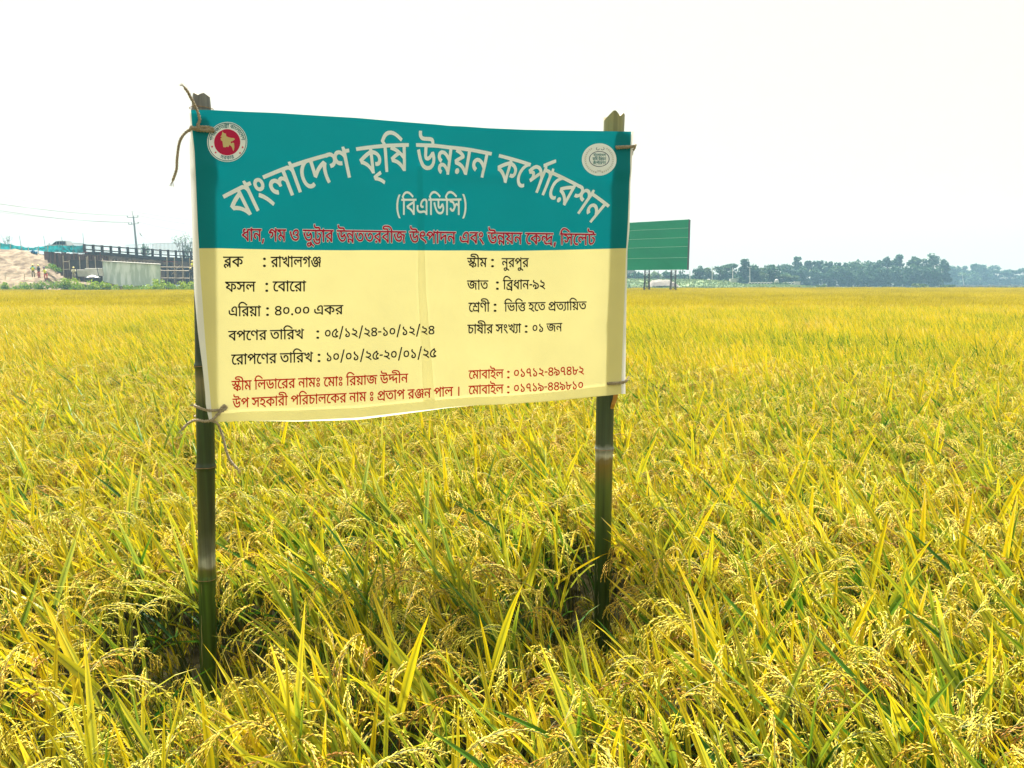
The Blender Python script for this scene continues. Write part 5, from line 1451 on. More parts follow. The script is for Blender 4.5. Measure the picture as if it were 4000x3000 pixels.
axR = [Vector((g0.x, g0.y, -0.02))] + axR
poleR = bamboo('bamboo_pole', axR, (0.034, 0.042), [P(2358, 1752, YQ).z, P(2378, 1150, YQ).z], B2,
               'olive green bamboo pole split at its top at the right end of the banner',
               lambda a: interp([(-1, .034), (-.15, .0), (.05, .003), (.45, .024), (.78, .008), (1, .014)], math.cos(a)) if math.sin(a) < 0.2 else interp([(-1, .02), (-.6, .012), (-.3, .034), (1, .03)], math.cos(a)), INNER)
# pale splits along the canes
CRACK = mat('cane_split', (0.62, 0.52, 0.32), 0.8, var=.3, scale=60)
for pole_, ax_, rr_, marks in ((poleL, axL, .0296, ((799, 2392, 801, 2596, .0011), (790, 1835, 792, 1975, .0008), (829, 1672, 824, 1690, .0007), (834, 1755, 827, 1785, .0007))),
                               (poleR, axR, .0352, ((2329, 2150, 2330, 2262, .0009), (2334, 2300, 2333, 2390, .0008)))):
    for xa, ya, xb, yb, wd3 in marks:
        ps = []
        for k in range(9):
            t = k / 8
            d = ray(xa + (xb - xa) * t + 1.2 * math.sin(k * 2.1), ya + (yb - ya) * t)
            Yc = YP if pole_ is poleL else YQ
            p = CAM + d * (Yc / d.y)
            c = centre_on(ax_, p.z)
            dx_ = max(-rr_ * .95, min(rr_ * .95, p.x - c.x))
            ps.append(Vector((c.x + dx_, c.y - math.sqrt(max(0, rr_ ** 2 - dx_ ** 2)) - .0002, p.z)))
        cb = MB()
        cb.tube(ps, [wd3 * (.3 + .7 * math.sin(math.pi * min(.97, max(.03, k / 8)))) for k in range(9)], 4)
        cb.obj('split', CRACK, pole_)
# torn strip of dry sheath hanging under the right corner
mb = MB()
c0 = P(2400, 1545, YR - 0.0)
path = [P(2406, 1538, YR + .03), P(2402, 1560, YR + .02), P(2395, 1580, YR + .015), P(2390, 1598, YR + .02)]
wid = [0.010, 0.0095, 0.009, 0.007]
vs = []
for p, w in zip(path, wid):
    for sx_ in (-1, 1):
        vs.append(p + Vector((sx_ * w, 0.002 * sx_, 0)))
for p, w in zip(path, wid):
    for sx_ in (-1, 1):
        vs.append(p + Vector((sx_ * w, 0.002 * sx_ + 0.0015, 0)))
fs = []
for k in range(3):
    fs += [(2 * k, 2 * k + 1, 2 * k + 3, 2 * k + 2), (8 + 2 * k + 2, 8 + 2 * k + 3, 8 + 2 * k + 1, 8 + 2 * k), (2 * k, 2 * k + 2, 8 + 2 * k + 2, 8 + 2 * k), (2 * k + 1, 8 + 2 * k + 1, 8 + 2 * k + 3, 2 * k + 3)]
mb.add(vs, fs)
mb.obj('sheath_strip', [mat('dry_sheath', (0.62, 0.30, 0.03), 0.6, var=.3, scale=30, transl=.3)], poleR, label='orange strip of dry sheath')

# --------------------------------------------------------------- jute ropes
JUTE = mat('jute_fibre', (0.60, 0.50, 0.36), 0.9, 0.2, var=0.45, scale=180, bump=0.6)


def smooth_path(ps, n=60):
    ps = [Vector(p) for p in ps]
    ps = [ps[0] * 2 - ps[1]] + ps + [ps[-1] * 2 - ps[-2]]
    out = []
    segs = len(ps) - 3
    per = max(3, n // segs)
    for i in range(segs):
        a, b, c, d = ps[i:i + 4]
        for k in range(per):
            t = k / per
            out.append(0.5 * ((2 * b) + (c - a) * t + (2 * a - 5 * b + 4 * c - d) * t * t + (3 * b - 3 * c + d - a) * t ** 3))
    out.append(ps[-2])
    return out


def twist(mb, ps, r=0.0031, pitch=0.018, n=70, fray=True):
    path = smooth_path(ps, n)
    s = 0
    strands = [[], []]
    ref = None
    for i, p in enumerate(path):
        if i:
            s += (p - path[i - 1]).length
        t = (path[min(i + 1, len(path) - 1)] - path[max(i - 1, 0)]).normalized()
        if ref is None:
            ref = t.orthogonal()
        ref = (ref - t * ref.dot(t)).normalized()
        bt_ = t.cross(ref)
        for k in range(2):
            a = s / pitch * 2 * math.pi + k * math.pi
            strands[k].append(p + (ref * math.cos(a) + bt_ * math.sin(a)) * r * 0.8)
    for st in strands:
        mb.tube(st, r, 5)
    # loose fibres
    for _ in range(int(len(path) * 0.5)):
        i = random.randrange(1, len(path) - 1)
        d = Vector((random.uniform(-1, 1), random.uniform(-1, 1), random.uniform(-1, 1))).normalized()
        q = path[i]
        mb.tube([q, q + d * 0.005, q + d * random.uniform(.007, .012) + Vector((0, 0, -.002))], 0.00022, 3)
    if fray:
        t = (path[-1] - path[-2]).normalized()
        for _ in range(14):
            d = (t + Vector((random.uniform(-.5, .5), random.uniform(-.5, .5), random.uniform(-.5, .5)))).normalized()
            mb.tube([path[-1] - t * .004, path[-1] + d * .008, path[-1] + d * .016 + Vector((0, 0, -.003))], 0.0004, 3)


def BP(px, py, off=0.006):
    return S(px, py, off)


r1 = MB()
twist(r1, [BP(836, 512, .004), BP(815, 510, .009), BP(790, 512, .008), BP(765, 508, .01), BP(746, 500, .012)], r=0.0038, fray=False)
twist(r1, [BP(835, 505, .006), BP(810, 500, .010), BP(780, 500, .012), BP(775, 497, .014), BP(783, 470, .016), BP(770, 430, .018), BP(752, 395, .025), BP(738, 368, .03), BP(725, 352, .03)])
twist(r1, [BP(838, 515, .003), BP(800, 514, .012), BP(765, 505, .015), BP(745, 510, .012), BP(715, 535, .01), BP(700, 570, .008), BP(693, 620, .006), BP(690, 665, .006), BP(675, 708, .006)])
# loop round the back of the pole
cL = axL[-1]
zt = BP(780, 500).z


def loop(mb, c, z, r, a0, a1, rr=.0026, tilt=0.0):
    ps = []
    for k in range(9):
        a = a0 + (a1 - a0) * k / 8
        ps.append(Vector((c.x + r * math.cos(a), c.y + r * math.sin(a), z + tilt * math.cos(a))))
    twist(mb, ps, r=rr, fray=False, n=40)


def centre_on(ax, z):
    zs = [p.z for p in ax]
    return Vector((np.interp(z, zs, [p.x for p in ax]), np.interp(z, zs, [p.y for p in ax]), z))


loop(r1, centre_on(axL, zt), zt, 0.038, R(200), R(-20))
rope1 = thing('jute_rope', 'knotted jute rope with two loose ends tying the top left corner of the banner', 'rope', BP(780, 500), group='jute ropes holding the banner')
r1.obj('cord', JUTE, rope1)

r2 = MB()
zb = BP(815, 1600).z
twist(r2, [BP(868, 1598, .004), BP(850, 1600, .008), BP(820, 1600, .010), BP(795, 1594, .014), BP(775, 1585, .02), BP(762, 1580, .02)])
twist(r2, [BP(885, 1588, .003), BP(872, 1598, .006), BP(852, 1615, .01), BP(830, 1636, .012), BP(800, 1640, .016), BP(765, 1636, .016), BP(735, 1652, .01), BP(713, 1675, .006)])
twist(r2, [BP(830, 1638, .010), BP(850, 1650, .008), BP(862, 1680, -.002), BP(874, 1720, -.004), BP(885, 1765, -.004), BP(900, 1800, -.004), BP(928, 1832, -.004)])
twist(r2, [BP(858, 1605, .004), BP(866, 1592, .007), BP(876, 1583, .006), BP(884, 1592, .006), BP(868, 1604, .008)], fray=True)
for zz in (BP(800, 1592).z, BP(800, 1638).z):
    loop(r2, centre_on(axL, zz), zz, 0.035, R(200), R(-20))
rope2 = thing('jute_rope', 'jute rope wound twice round the left pole at the bottom left corner of the banner', 'rope', BP(830, 1620), group='jute ropes holding the banner')
r2.obj('cord', JUTE, rope2)

r3 = MB()
twist(r3, [BP(2402, 576, .002), BP(2420, 576, .007), BP(2445, 576, .010), BP(2465, 575, .010), BP(2478, 570, .004)], r=.0032, fray=False)
twist(r3, [BP(2405, 580, .002), BP(2430, 580, .008), BP(2455, 578, .010), BP(2472, 578, .006), BP(2470, 588, .0)], r=.0028)
loop(r3, centre_on(axR, BP(2440, 577).z), BP(2440, 577).z, 0.046, R(200), R(-25))
rope3 = thing('jute_rope', 'short jute rope pulled through the top right corner of the banner', 'rope', BP(2440, 577), group='jute ropes holding the banner')
r3.obj('cord', JUTE, rope3)
r4 = MB()
twist(r4, [BP(2372, 1498, .002), BP(2385, 1496, .006), BP(2410, 1494, .009), BP(2435, 1491, .010), BP(2448, 1484, .006)], r=.0032, fray=False)
twist(r4, [BP(2376, 1500, .002), BP(2400, 1499, .008), BP(2430, 1495, .010), BP(2446, 1488, .006), BP(2450, 1480, .004)], r=.0026)
loop(r4, centre_on(axR, BP(2420, 1494).z), BP(2420, 1494).z, 0.044, R(200), R(-25))
rope4 = thing('jute_rope', 'short jute rope pulled through the bottom right corner of the banner', 'rope', BP(2420, 1494), group='jute ropes holding the banner')
r4.obj('cord', JUTE, rope4)

# ------------------------------------------------------------------ foliage
TREE_G = leafy('tree_foliage', [(0.0, (0.010, 0.040, 0.020)), (0.5, (0.030, 0.095, 0.040)), (1.0, (0.10, 0.19, 0.06))], rough=0.6, spec=0.3, transl=0.25, use_obj=0.2)
TREE_P = leafy('pale_foliage', [(0.0, (0.04, 0.09, 0.035)), (0.5, (0.11, 0.18, 0.07)), (1.0, (0.20, 0.27, 0.10))], rough=0.6, spec=0.3, transl=0.25, use_obj=0.2)
BUSH_G = leafy('bush_foliage', [(0.0, (0.02, 0.09, 0.008)), (0.4, (0.12, 0.26, 0.012)), (1.0, (0.45, 0.50, 0.025))], rough=0.5, spec=0.3, transl=0.35, use_obj=0.3)
WEED = leafy('weed_foliage', [(0.0, (0.03, 0.08, 0.025)), (0.5, (0.10, 0.17, 0.05)), (1.0, (0.24, 0.27, 0.10))], rough=0.6, spec=0.2, transl=0.3, use_obj=0.3)
BARK = mat('tree_bark', (0.10, 0.085, 0.06), 0.9, var=0.5, scale=3)
BARK_P = mat('pale_bark', (0.42, 0.38, 0.30), 0.9, var=0.3, scale=3)


def leaf_cloud(mb, c, r, n, size, shade=0.0, flat=1.0, m=0):
    """leaf-sized faces scattered through an uneven ellipsoid"""
    for _ in range(n):
        while True:
            q = Vector((random.uniform(-1, 1), random.uniform(-1, 1), random.uniform(-1, 1)))
            if 0.15 < q.length < 1:
                break
        rr = q.length
        if rr < 0.6 and random.random() < 0.6:
            q = q / rr * random.uniform(.7, 1)
        p = c + Vector((q.x * r[0], q.y * r[1], q.z * r[2]))
        a = Vector((random.gauss(0, 1), random.gauss(0, 1), random.gauss(0, 1) * flat)).normalized()
        b = a.orthogonal().normalized()
        b = Matrix.Rotation(random.uniform(0, 6.28), 3, a) @ b
        cc = a.cross(b)
        s1, s2 = size * random.uniform(.5, 1.3), size * random.uniform(.25, .6)
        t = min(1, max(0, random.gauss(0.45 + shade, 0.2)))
        mb.add([p - b * s1, p - cc * s2, p + b * s1, p + cc * s2], [(0, 1, 2, 3)], m, [(t, 0, 0, 1)] * 4)


def tree(px, top, base, Y, wpx, kind, label, group, name='tree', n=900, mt=None):
    b = P(px, base, Y)
    b.z = 0.0
    hgt = P(px, top, Y).z
    w = wpx / F_ * Y
    root = thing(name, label, 'tree', b, group)
    tk, cr = MB(), MB()
    lean = random.uniform(-.05, .05) * hgt
    fork = b + Vector((lean * .4, 0, hgt * (0.35 if kind != 'umbrella' else .7)))
    tk.tube([b - Vector((0, 0, .2)), b + Vector((lean * .15, 0, hgt * .15)), fork], [hgt * .024, hgt * .018, hgt * .014], 7)
    blobs = []
    if kind == 'round':
        for k in range(9):
            a = k * 2.4
            rr = w * .28 * math.sqrt(random.random())
            blobs.append((Vector((rr * math.cos(a), rr * math.sin(a), hgt * random.uniform(.3, .86))), w * random.uniform(.18, .30), hgt * random.uniform(.10, .17)))
        blobs.append((Vector((0, 0, hgt * .9)), w * .16, hgt * .10))
        for k in range(5):
            blobs.append((Vector((random.uniform(-.45, .45) * w, random.uniform(-.2, .2) * w, hgt * random.uniform(.08, .28))), w * .22, hgt * .14))
    elif kind == 'tall':
        for k in range(17):
            z = random.uniform(.12, .88)
            sw = w * .36 * (1.05 - z * .7)
            blobs.append((Vector((random.uniform(-sw, sw), random.uniform(-sw, sw), hgt * z)), w * random.uniform(.12, .24), hgt * random.uniform(.06, .12)))
        for k in range(3):
            blobs.append((Vector((random.uniform(-.12, .12) * w, 0, hgt * random.uniform(.86, .93))), w * .13, hgt * .06))
    elif kind == 'spiky':
        for k in range(10):
            blobs.append((Vector((random.uniform(-.35, .35) * w, random.uniform(-.2, .2) * w, hgt * random.uniform(.35, .82))), w * .22, hgt * .12))
        for k in range(8):
            x0 = random.uniform(-.4, .4) * w
            for q in range(4):
                blobs.append((Vector((x0 * (1 + .1 * q), 0, hgt * (.80 + .05 * q))), w * .045, hgt * .035))
    elif kind == 'umbrella':
        for k in range(10):
            x0 = random.uniform(-.5, .5) * w
            blobs.append((Vector((x0, random.uniform(-.3, .3) * w, hgt * (.95 - .35 * (abs(x0) / w) - random.uniform(0, .12)))), w * .17, hgt * .045))
    elif kind == 'bare':
        for k in range(7):
            blobs.append((Vector((random.uniform(-.4, .4) * w, random.uniform(-.2, .2) * w, hgt * random.uniform(.55, .95))), w * .16, hgt * .08))
    tot = sum(r * r * h for _, r, h in blobs)
    for c, r, h in blobs:
        nn = max(14, int(n * r * r * h / tot))
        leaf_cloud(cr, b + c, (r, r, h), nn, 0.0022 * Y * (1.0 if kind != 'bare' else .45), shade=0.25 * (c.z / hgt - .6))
        e = b + c
        if random.random() < .8:
            mid = fork.lerp(e, .5) + Vector((0, 0, hgt * .03))
            tk.tube([fork, mid, e], [hgt * .010, hgt * .006, hgt * .002], 5)
            if kind == 'bare':
                for _ in range(7):
                    e2 = e + Vector((random.uniform(-1, 1) * r * 1.3, random.uniform(-1, 1) * r, random.uniform(-.5, 1) * h * 1.4))
                    tk.tube([mid.lerp(e, random.uniform(.2, 1)), e2], [hgt * .003, hgt * .0008], 4)
    tk.obj('trunk', BARK, root)
    if kind == 'bare' and n < 100:
        pass
    cr.obj('crown', mt or TREE_G, root)
    return root


def bush(px, top, base, Y, wpx, label, group, n=260, size=.16, mt=None, name='bush', cat='bush', z0=0.0):
    b = P(px, base, Y)
    b.z = z0
    hgt = max(.5, P(px, top, Y).z - z0)
    w = wpx / F_ * Y
    root = thing(name, label, cat, b, group)
    cr, tk = MB(), MB()
    for k in range(7):
        c = b + Vector((random.uniform(-.42, .42) * w, random.uniform(-.5, .5), hgt * random.uniform(.3, .78)))
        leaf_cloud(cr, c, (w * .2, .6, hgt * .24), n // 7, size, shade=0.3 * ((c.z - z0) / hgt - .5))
        tk.tube([b + Vector(((c.x - b.x) * .4, 0, 0)), c], [.03, .01], 4)
    for k in range(14):
        x = random.uniform(-.5, .5) * w
        p0 = b + Vector((x, random.uniform(-.4, .4), hgt * .4))
        p1 = p0 + Vector((random.uniform(-.3, .3), 0, hgt * random.uniform(.3, .6)))
        t = random.uniform(.4, 1)
        cr.add([p0, p0 + Vector((.07, 0, 0)), p1], [(0, 1, 2)], 0, [(t, 0, 0, 1)] * 3)
    tk.obj('stems', BARK, root)
    cr.obj('foliage', mt or BUSH_G, root)
    return root


# ------------------------------------------------------------------ left: embankment and bridge works
SAND = mat('bank_sand', (0.24, 0.18, 0.115), 0.95, dark=(0.13, 0.09, 0.055), scale=1.3, stretch=(1, 1, 1.6), bump=1.0, bscale=5, thr=(.40, .56))
CONC = mat('grey_concrete', (0.26, 0.19, 0.14), 0.9, dark=(0.08, 0.05, 0.04), scale=1.5, bump=.3)
CONC_D = mat('dark_concrete', (0.07, 0.05, 0.045), 0.9, var=.5, scale=1.5, bump=.3)
FORM = mat('rusty_formwork', (0.16, 0.08, 0.06), 0.85, dark=(0.03, 0.018, 0.016), scale=2.2, stretch=(1.8, 1, .25))
RED = mat('red_steel', (0.30, 0.04, 0.04), 0.6, var=.5, scale=2)
BAMB = mat('scaffold_bamboo', (0.50, 0.42, 0.32), 0.7, var=.3, scale=4)
STEEL = mat('rebar_steel', (0.06, 0.06, 0.07), 0.6)
TIN = mat('weathered_tin', (0.80, 0.86, 0.86), 0.5, dark=(0.50, 0.59, 0.55), scale=1.0, stretch=(1.6, 1, .4), thr=(.42, .58))
NET = mat('teal_netting', (0.01, 0.40, 0.44), 0.7, dark=(0.005, 0.22, 0.25), scale=1.2, transl=.35)
TARP_B = mat('blue_tarpaulin', (0.05, 0.28, 0.50), 0.5, var=.5, scale=3, transl=.2)
WHITE_M = mat('white_plaster', (0.50, 0.49, 0.45), 0.85, var=.2, scale=2)
WOOD = mat('weathered_timber', (0.36, 0.26, 0.18), 0.9, var=.5, scale=3)
LAMP_GREY = mat('galvanised_grey', (0.34, 0.36, 0.38), 0.6)

# sand bank: a ridged slope falling to the right and to the field
bm_pts = []
mb = MB()
nx_, ny_ = 54, 26
from mathutils import noise as mnoise


def bank_top(px):
    return interp([(-420, 968), (0, 975), (60, 985), (110, 1000), (170, 1022), (215, 1060), (250, 1092), (300, 1112)], px)


for j in range(ny_ + 1):
    v = j / ny_
    for i in range(nx_ + 1):
        px = -420 + 720 * i / nx_
        Y = 97 + 12 * v
        ztop = max(0.4, P(px, bank_top(px), 108).z)
        x = (px - 2000) / F_ * 103
        prof = min(1.0, v * 1.35) ** 0.85
        z = 0.3 + (ztop - .3) * prof
        nn = mnoise.noise(Vector((x * .5, Y * .5, 0))) + .5 * mnoise.noise(Vector((x * 1.6, Y * 1.2, 3)))
        z += nn * .38 * min(1, ztop / 2) * (1 if v < .95 else 0)
        mb.v.append((x, Y, max(-.3, z)))
for j in range(ny_):
    for i in range(nx_):
        a = j * (nx_ + 1) + i
        mb.f.append((a, a + 1, a + nx_ + 2, a + nx_ + 1))
        mb.m.append(0)
mb.obj('sand_bank', SAND, kind='structure')
# the raised road behind it
mb = MB()
x0, x1 = (-420 - 2000) / F_ * 112, (420 - 2000) / F_ * 112
zr = P(100, 990, 112).z
mb.box(((x0 + x1) / 2, 117, zr / 2 - .2), (x1 - x0, 14, zr - .0))
mb.obj('road_embankment', SAND, kind='structure')

# driven formwork wall: upright planks
fw = thing('formwork_wall', 'rusty brown retaining wall of upright steel planks beside the sand bank', 'retaining wall', P(290, 1090, 103))
k = 0
px = 172
while px < 420:
    wd = random.uniform(7.5, 10.5)
    top = interp([(172, 984), (260, 990), (330, 993), (420, 1002)], px)
    bot = interp([(172, 1015), (215, 1062), (250, 1096), (420, 1110)], px)
    a, b = P(px, top + random.uniform(-1.5, 1.5), 103), P(px, bot, 103)
    w = wd / F_ * 103
    pb = MB()
    pb.box(((a.x + w / 2), 103 + (0.10 if k % 2 else 0.0), (a.z + b.z) / 2), (w * .95, .16, a.z - b.z))
    pb.obj('plank', FORM, fw)
    px += wd
    k += 1

# concrete footing blocks in front of the wall
for (xa, xb, ya, yb, lb) in ((268, 312, 1016, 1056, 'dark concrete block nearest the sand bank, below the formwork'), (314, 345, 1017, 1052, 'narrow dark concrete block between two scaffold poles'), (347, 402, 1018, 1052, 'dark concrete block left of the tin shed')):
    a, b = P(xa, ya, 101.5), P(xb, yb, 101.5)
    t = thing('concrete_block', lb, 'concrete block', ((a.x + b.x) / 2, 101.8, b.z), 'dark concrete footing blocks')
    q = MB()
    q.box(((a.x + b.x) / 2, 101.9, (a.z + b.z) / 2), (b.x - a.x, .9, a.z - b.z))
    q.obj('block', CONC_D, t)
    q = MB()
    q.box(((a.x + b.x) / 2, 101.85, a.z + .05), (b.x - a.x + .1, 1.0, .09))
    q.obj('top_board', FORM, t)

# pale slabs and rubbish below them
for (xa, xb, ya, yb, Y, lb) in ((302, 336, 1054, 1080, 100.2, 'small pale slab left of the white panel'), (333, 404, 1048, 1078, 99.6, 'large white panel leaning below the scaffold poles')):
    a, b = P(xa, ya, Y), P(xb, yb, Y)
    q = MB()
    q.box(((a.x + b.x) / 2, Y, (a.z + b.z) / 2), (b.x - a.x, .18, a.z - b.z), rot=Matrix.Rotation(R(8), 3, 'X'))
    o = q.obj('slab', WHITE_M)
    o['label'], o['category'], o['group'] = lb, 'slab', 'pale slabs leaning below the works'
q = MB()
c = P(362, 1083, 98.6)
vs = []
for i in range(13):
    for j in range(5):
        u_, v_ = i / 12 - .5, j / 4 - .5
        vs.append(c + Vector((u_ * 1.7, v_ * .9, .32 * math.cos(u_ * 3) * math.cos(v_ * 2.6) + random.uniform(-.04, .04) - .05)))
q.add(vs, [(i * 5 + j, (i + 1) * 5 + j, (i + 1) * 5 + j + 1, i * 5 + j + 1) for i in range(12) for j in range(4)])
o = q.obj('tarpaulin', mat('white_sheeting', (.8, .8, .78), .6, transl=.2))
o['label'], o['category'] = 'white plastic sheet draped over a heap left of the tin shed', 'tarpaulin'
q = MB()
for i in range(9):
    q.ball(c + Vector((.25 + random.uniform(-.4, .5), .1, -.30 + random.uniform(-.05, .1))), random.uniform(.14, .26), n=7, k=5)
o = q.obj('rubble_heap', CONC_D)
o['label'], o['category'] = 'dark rubble heap under the white plastic sheet', 'rubble'

# bridge: deck, fascia and parapet
br = thing('bridge', 'unfinished concrete road bridge with a slotted parapet behind the tin shed', 'bridge', P(560, 1060, 112))


def bridge_y(px):
    return interp([(330, 104), (900, 132)], px)


def BRP(px, py):
    return P(px, py, bridge_y(px))


segs = [330 + 36 * i for i in range(16)]
deck = MB()
gird = MB()
for a_, b_ in zip(segs, segs[1:]):
    def yy(px, l): return interp(l, px)
    dt = [(330, 984), (400, 984), (600, 1001), (760, 1010), (900, 1020)]
    db = [(330, 996), (400, 995), (600, 1013), (760, 1023), (900, 1033)]
    gb = [(330, 1020), (400, 1021), (620, 1034), (900, 1050)]
    for mbx, la, lb, th, o_ in ((deck, dt, db, 5.0, 0.0), (gird, db, gb, 3.2, .55)):
        p1, p2, p3, p4 = BRP(a_, yy(a_, la)), BRP(b_, yy(b_, la)), BRP(b_, yy(b_, lb)), BRP(a_, yy(a_, lb))
        off = Vector((0, o_, -.004 if o_ else 0))
        bk = Vector((-.5, th, 0))
        vs = [p + off for p in (p1, p2, p3, p4)] + [p + off + bk for p in (p1, p2, p3, p4)]
        mbx.add(vs, [(3, 2, 1, 0), (4, 5, 6, 7), (0, 1, 5, 4), (2, 3, 7, 6)])
deck.obj('deck', CONC_D, br)
gird.obj('girder', CONC, br)
rail_t = [(330, 955), (400, 960), (600, 974), (760, 984), (900, 993)]
rail_b = [(330, 960), (400, 965), (600, 978), (760, 988), (900, 997)]
for rail_name, dy in (('top_rail', 0), ('lower_rail', 17)):
    q = MB()
    for a_, b_ in zip(segs, segs[1:]):
        t1, t2 = interp(rail_t, a_) + dy, interp(rail_t, b_) + dy
        p1, p2 = BRP(a_, t1 + 2), BRP(b_, t2 + 2)
        q.bar(p1 + Vector((0, .0, 0)), p2, .16, .15)
    q.obj(rail_name, CONC_D, br)
px = 330.0
sp = 35
while px < 890:
    t = interp(rail_t, px) - 2
    b_ = interp([(330, 985), (400, 985), (600, 1002), (760, 1011), (900, 1021)], px)
    p1, p2 = BRP(px, t), BRP(px, b_)
    q = MB()
    q.box(((p1.x + p2.x) / 2, p1.y - .02, (p1.z + p2.z) / 2), (.26, .3, p1.z - p2.z))
    q.obj('parapet_post', CONC_D, br)
    px += sp
    sp *= .985
# brackets under the girder
for k in range(16):
    px = 425 + 13 * k
    p1, p2 = BRP(px, interp([(425, 1012), (620, 1026)], px)), BRP(px, interp([(425, 1020), (620, 1034)], px))
    q = MB()
    q.bar(p1 + Vector((0, -.3, 0)), p2 + Vector((0, -.3, -.1)), .09)
    q.obj('form_prop', BAMB, br)
# piers
for px in (352, 362, 640, 720):
    p1, p2 = BRP(px, 1000), BRP(px, 1100)
    q = MB()
    q.box((p1.x, p1.y + 1.6, p1.z / 2 - .3), (.9, 1.0, p1.z))
    q.obj('pier', CONC_D, br)
for (xa, xb, ya, yb) in ((325, 400, 986, 989), (395, 405, 985, 1003), (640, 760, 1023, 1026)):
    p1, p2 = BRP(xa, ya), BRP(xb, yb)
    q = MB()
    q.box(((p1.x + p2.x) / 2, p1.y - .35, (p1.z + p2.z) / 2), (abs(p2.x - p1.x), .12, max(.1, abs(p1.z - p2.z))))
    q.obj('steel_waler', RED, br)
# dark shuttering under the right half
q = MB()
p1, p2 = P(560, 1030, 127), P(900, 1062, 127)
q.box(((p1.x + p2.x) / 2, 127, (p1.z + p2.z) / 2), (p2.x - p1.x + 4, .4, p1.z - p2.z))
q.obj('shuttering', CONC_D, br)
q = MB()
p1, p2 = P(560, 1062, 126), P(900, 1112, 126)
q.box(((p1.x + p2.x) / 2, 126, (p1.z + p2.z) / 2), (p2.x - p1.x + 4, .4, p1.z - p2.z))
q.obj('abutment', CONC, br)

# rebar cage standing at the bridge head
cage = thing('rebar_cage', 'upright cage of thin steel bars at the left end of the bridge', 'rebar cage', P(305, 990, 103.4))
for k in range(11):
    px = 285 + 4.2 * k
    a, b = P(px, 947 + .25 * (px - 285) * .3, 103.2), P(px, 992, 103.2)
    q = MB()
    q.tube([b, a], .022, 4)
    q.obj('bar', STEEL, cage)
for py in (950, 962, 975, 986):
    q = MB()
    q.tube([P(284, py, 103.15), P(329, py + 3, 103.15)], .02, 4)
    q.obj('tie_bar', STEEL, cage)
cage2 = thing('rebar_cage', 'row of thin starter bars rising over the first bridge posts', 'rebar cage', P(360, 990, 104.9))
for k in range(14):
    px = 333 + 5.0 * k
    q = MB()
    q.tube([P(px, 990, 105.4), P(px, 953 + k * .35, 105.4)], .018, 4)
    q.obj('bar', STEEL, cage2)

# net fence on the bank top
net = thing('safety_net', 'torn teal safety net stretched along the top of the sand bank', 'net', P(120, 985, 109))
secs = [(-300, 945, 972), (-120, 950, 974), (0, 947, 977), (40, 953, 976), (85, 961, 978), (110, 966, 978), (145, 963, 978), (185, 958, 984), (230, 957, 984), (285, 958, 986), (330, 957, 988)]
for (a, b) in zip(secs, secs[1:]):
    q = MB()
    n = 8
    vs = []
    for i in range(n + 1):
        t = i / n
        px = a[0] + (b[0] - a[0]) * t
        sag = 3.0 * math.sin(math.pi * t)
        for j in range(4):
            s = j / 3
            py = (a[1] + (b[1] - a[1]) * t + sag) * (1 - s) + (a[2] + (b[2] - a[2]) * t) * s
            vs.append(P(px, py, 109.2 - (0 if px < 180 else 4.4)) + Vector((0, random.uniform(-.12, .12), 0)))
    q.add(vs, [(i * 4 + j, (i + 1) * 4 + j, (i + 1) * 4 + j + 1, i * 4 + j + 1) for i in range(n) for j in range(3)])
    q.obj('net_panel', NET, net)
for px, py in ((0, 945), (40, 951), (85, 958), (110, 962), (150, 960), (187, 954), (285, 955)):
    q = MB()
    Yn = 109.0 - (0 if px < 180 else 4.4)
    q.tube([P(px, 990, Yn), P(px, py, Yn)], .04, 5)
    q.obj('net_post', BAMB, net)
# crumpled end of the net
q = MB()
vs = []
random.seed(31)
for i in range(13):
    for j in range(5):
        px, py = 104 + i * 3.6, 979 + j * 3.8 + 3 * math.sin(i * .7)
        vs.append(P(px, py, 107.2) + Vector((0, random.uniform(-.35, .35), random.uniform(-.06, .06))))
q.add(vs, [(i * 5 + j, (i + 1) * 5 + j, (i + 1) * 5 + j + 1, i * 5 + j + 1) for i in range(12) for j in range(4)])
o = q.obj('tarpaulin', TARP_B)
o['label'], o['category'] = 'crumpled blue tarpaulin lying on the bank top below the net', 'tarpaulin'

# thin bamboo canes standing up against the sky
for px0, py0, px1, py1, Y, lb in ((75, 920, 83, 964, 108.8, 'thin cane on the bank top nearest the left edge'), (170, 922, 179, 975, 108.7, 'thin leaning cane in front of the pickup bonnet'),
                                  (240, 925, 247, 965, 104.3, 'thin cane in front of the pickup windows'), (323, 910, 327, 952, 102.6, 'tallest thin cane at the bridge head')):
    q = MB()
    q.tube([P(px1, py1 + 12, Y), P((px0 + px1) / 2, (py0 + py1) / 2, Y), P(px0, py0, Y)], [.035, .03, .022], 5)
    o = q.obj('cane', STEEL)
    o['label'], o['category'], o['group'] = lb, 'cane', 'thin canes standing above the works'

# pickup truck behind the net
PW = mat('grey_paint_body', (0.34, 0.38, 0.40), 0.35, 0.5)
GLS = mat('dark_window_glass', (0.010, 0.035, 0.06), 0.35, 0.2)
RUB = mat('tyre_rubber', (0.02, 0.02, 0.02), 0.8)
YT = 112.5
pk = thing('pickup_truck', 'pale double cab pickup truck parked behind the teal net', 'pickup truck', P(235, 985, YT))
sc_ = YT / F_
pb_ = P(235, 986, YT)


def T(px, py, dy=0.0):
    p = P(px, py, YT)
    return Vector((p.x, YT + dy, p.z))


prof = [(193, 984), (190, 968), (196, 960), (214, 957), (228, 943.5), (240, 941), (268, 941.5), (275, 958), (278, 984)]
q = MB()
wd2 = .85
lft_, rgt_ = [T(x, y, -wd2) for x, y in prof], [T(x, y, wd2) for x, y in prof]
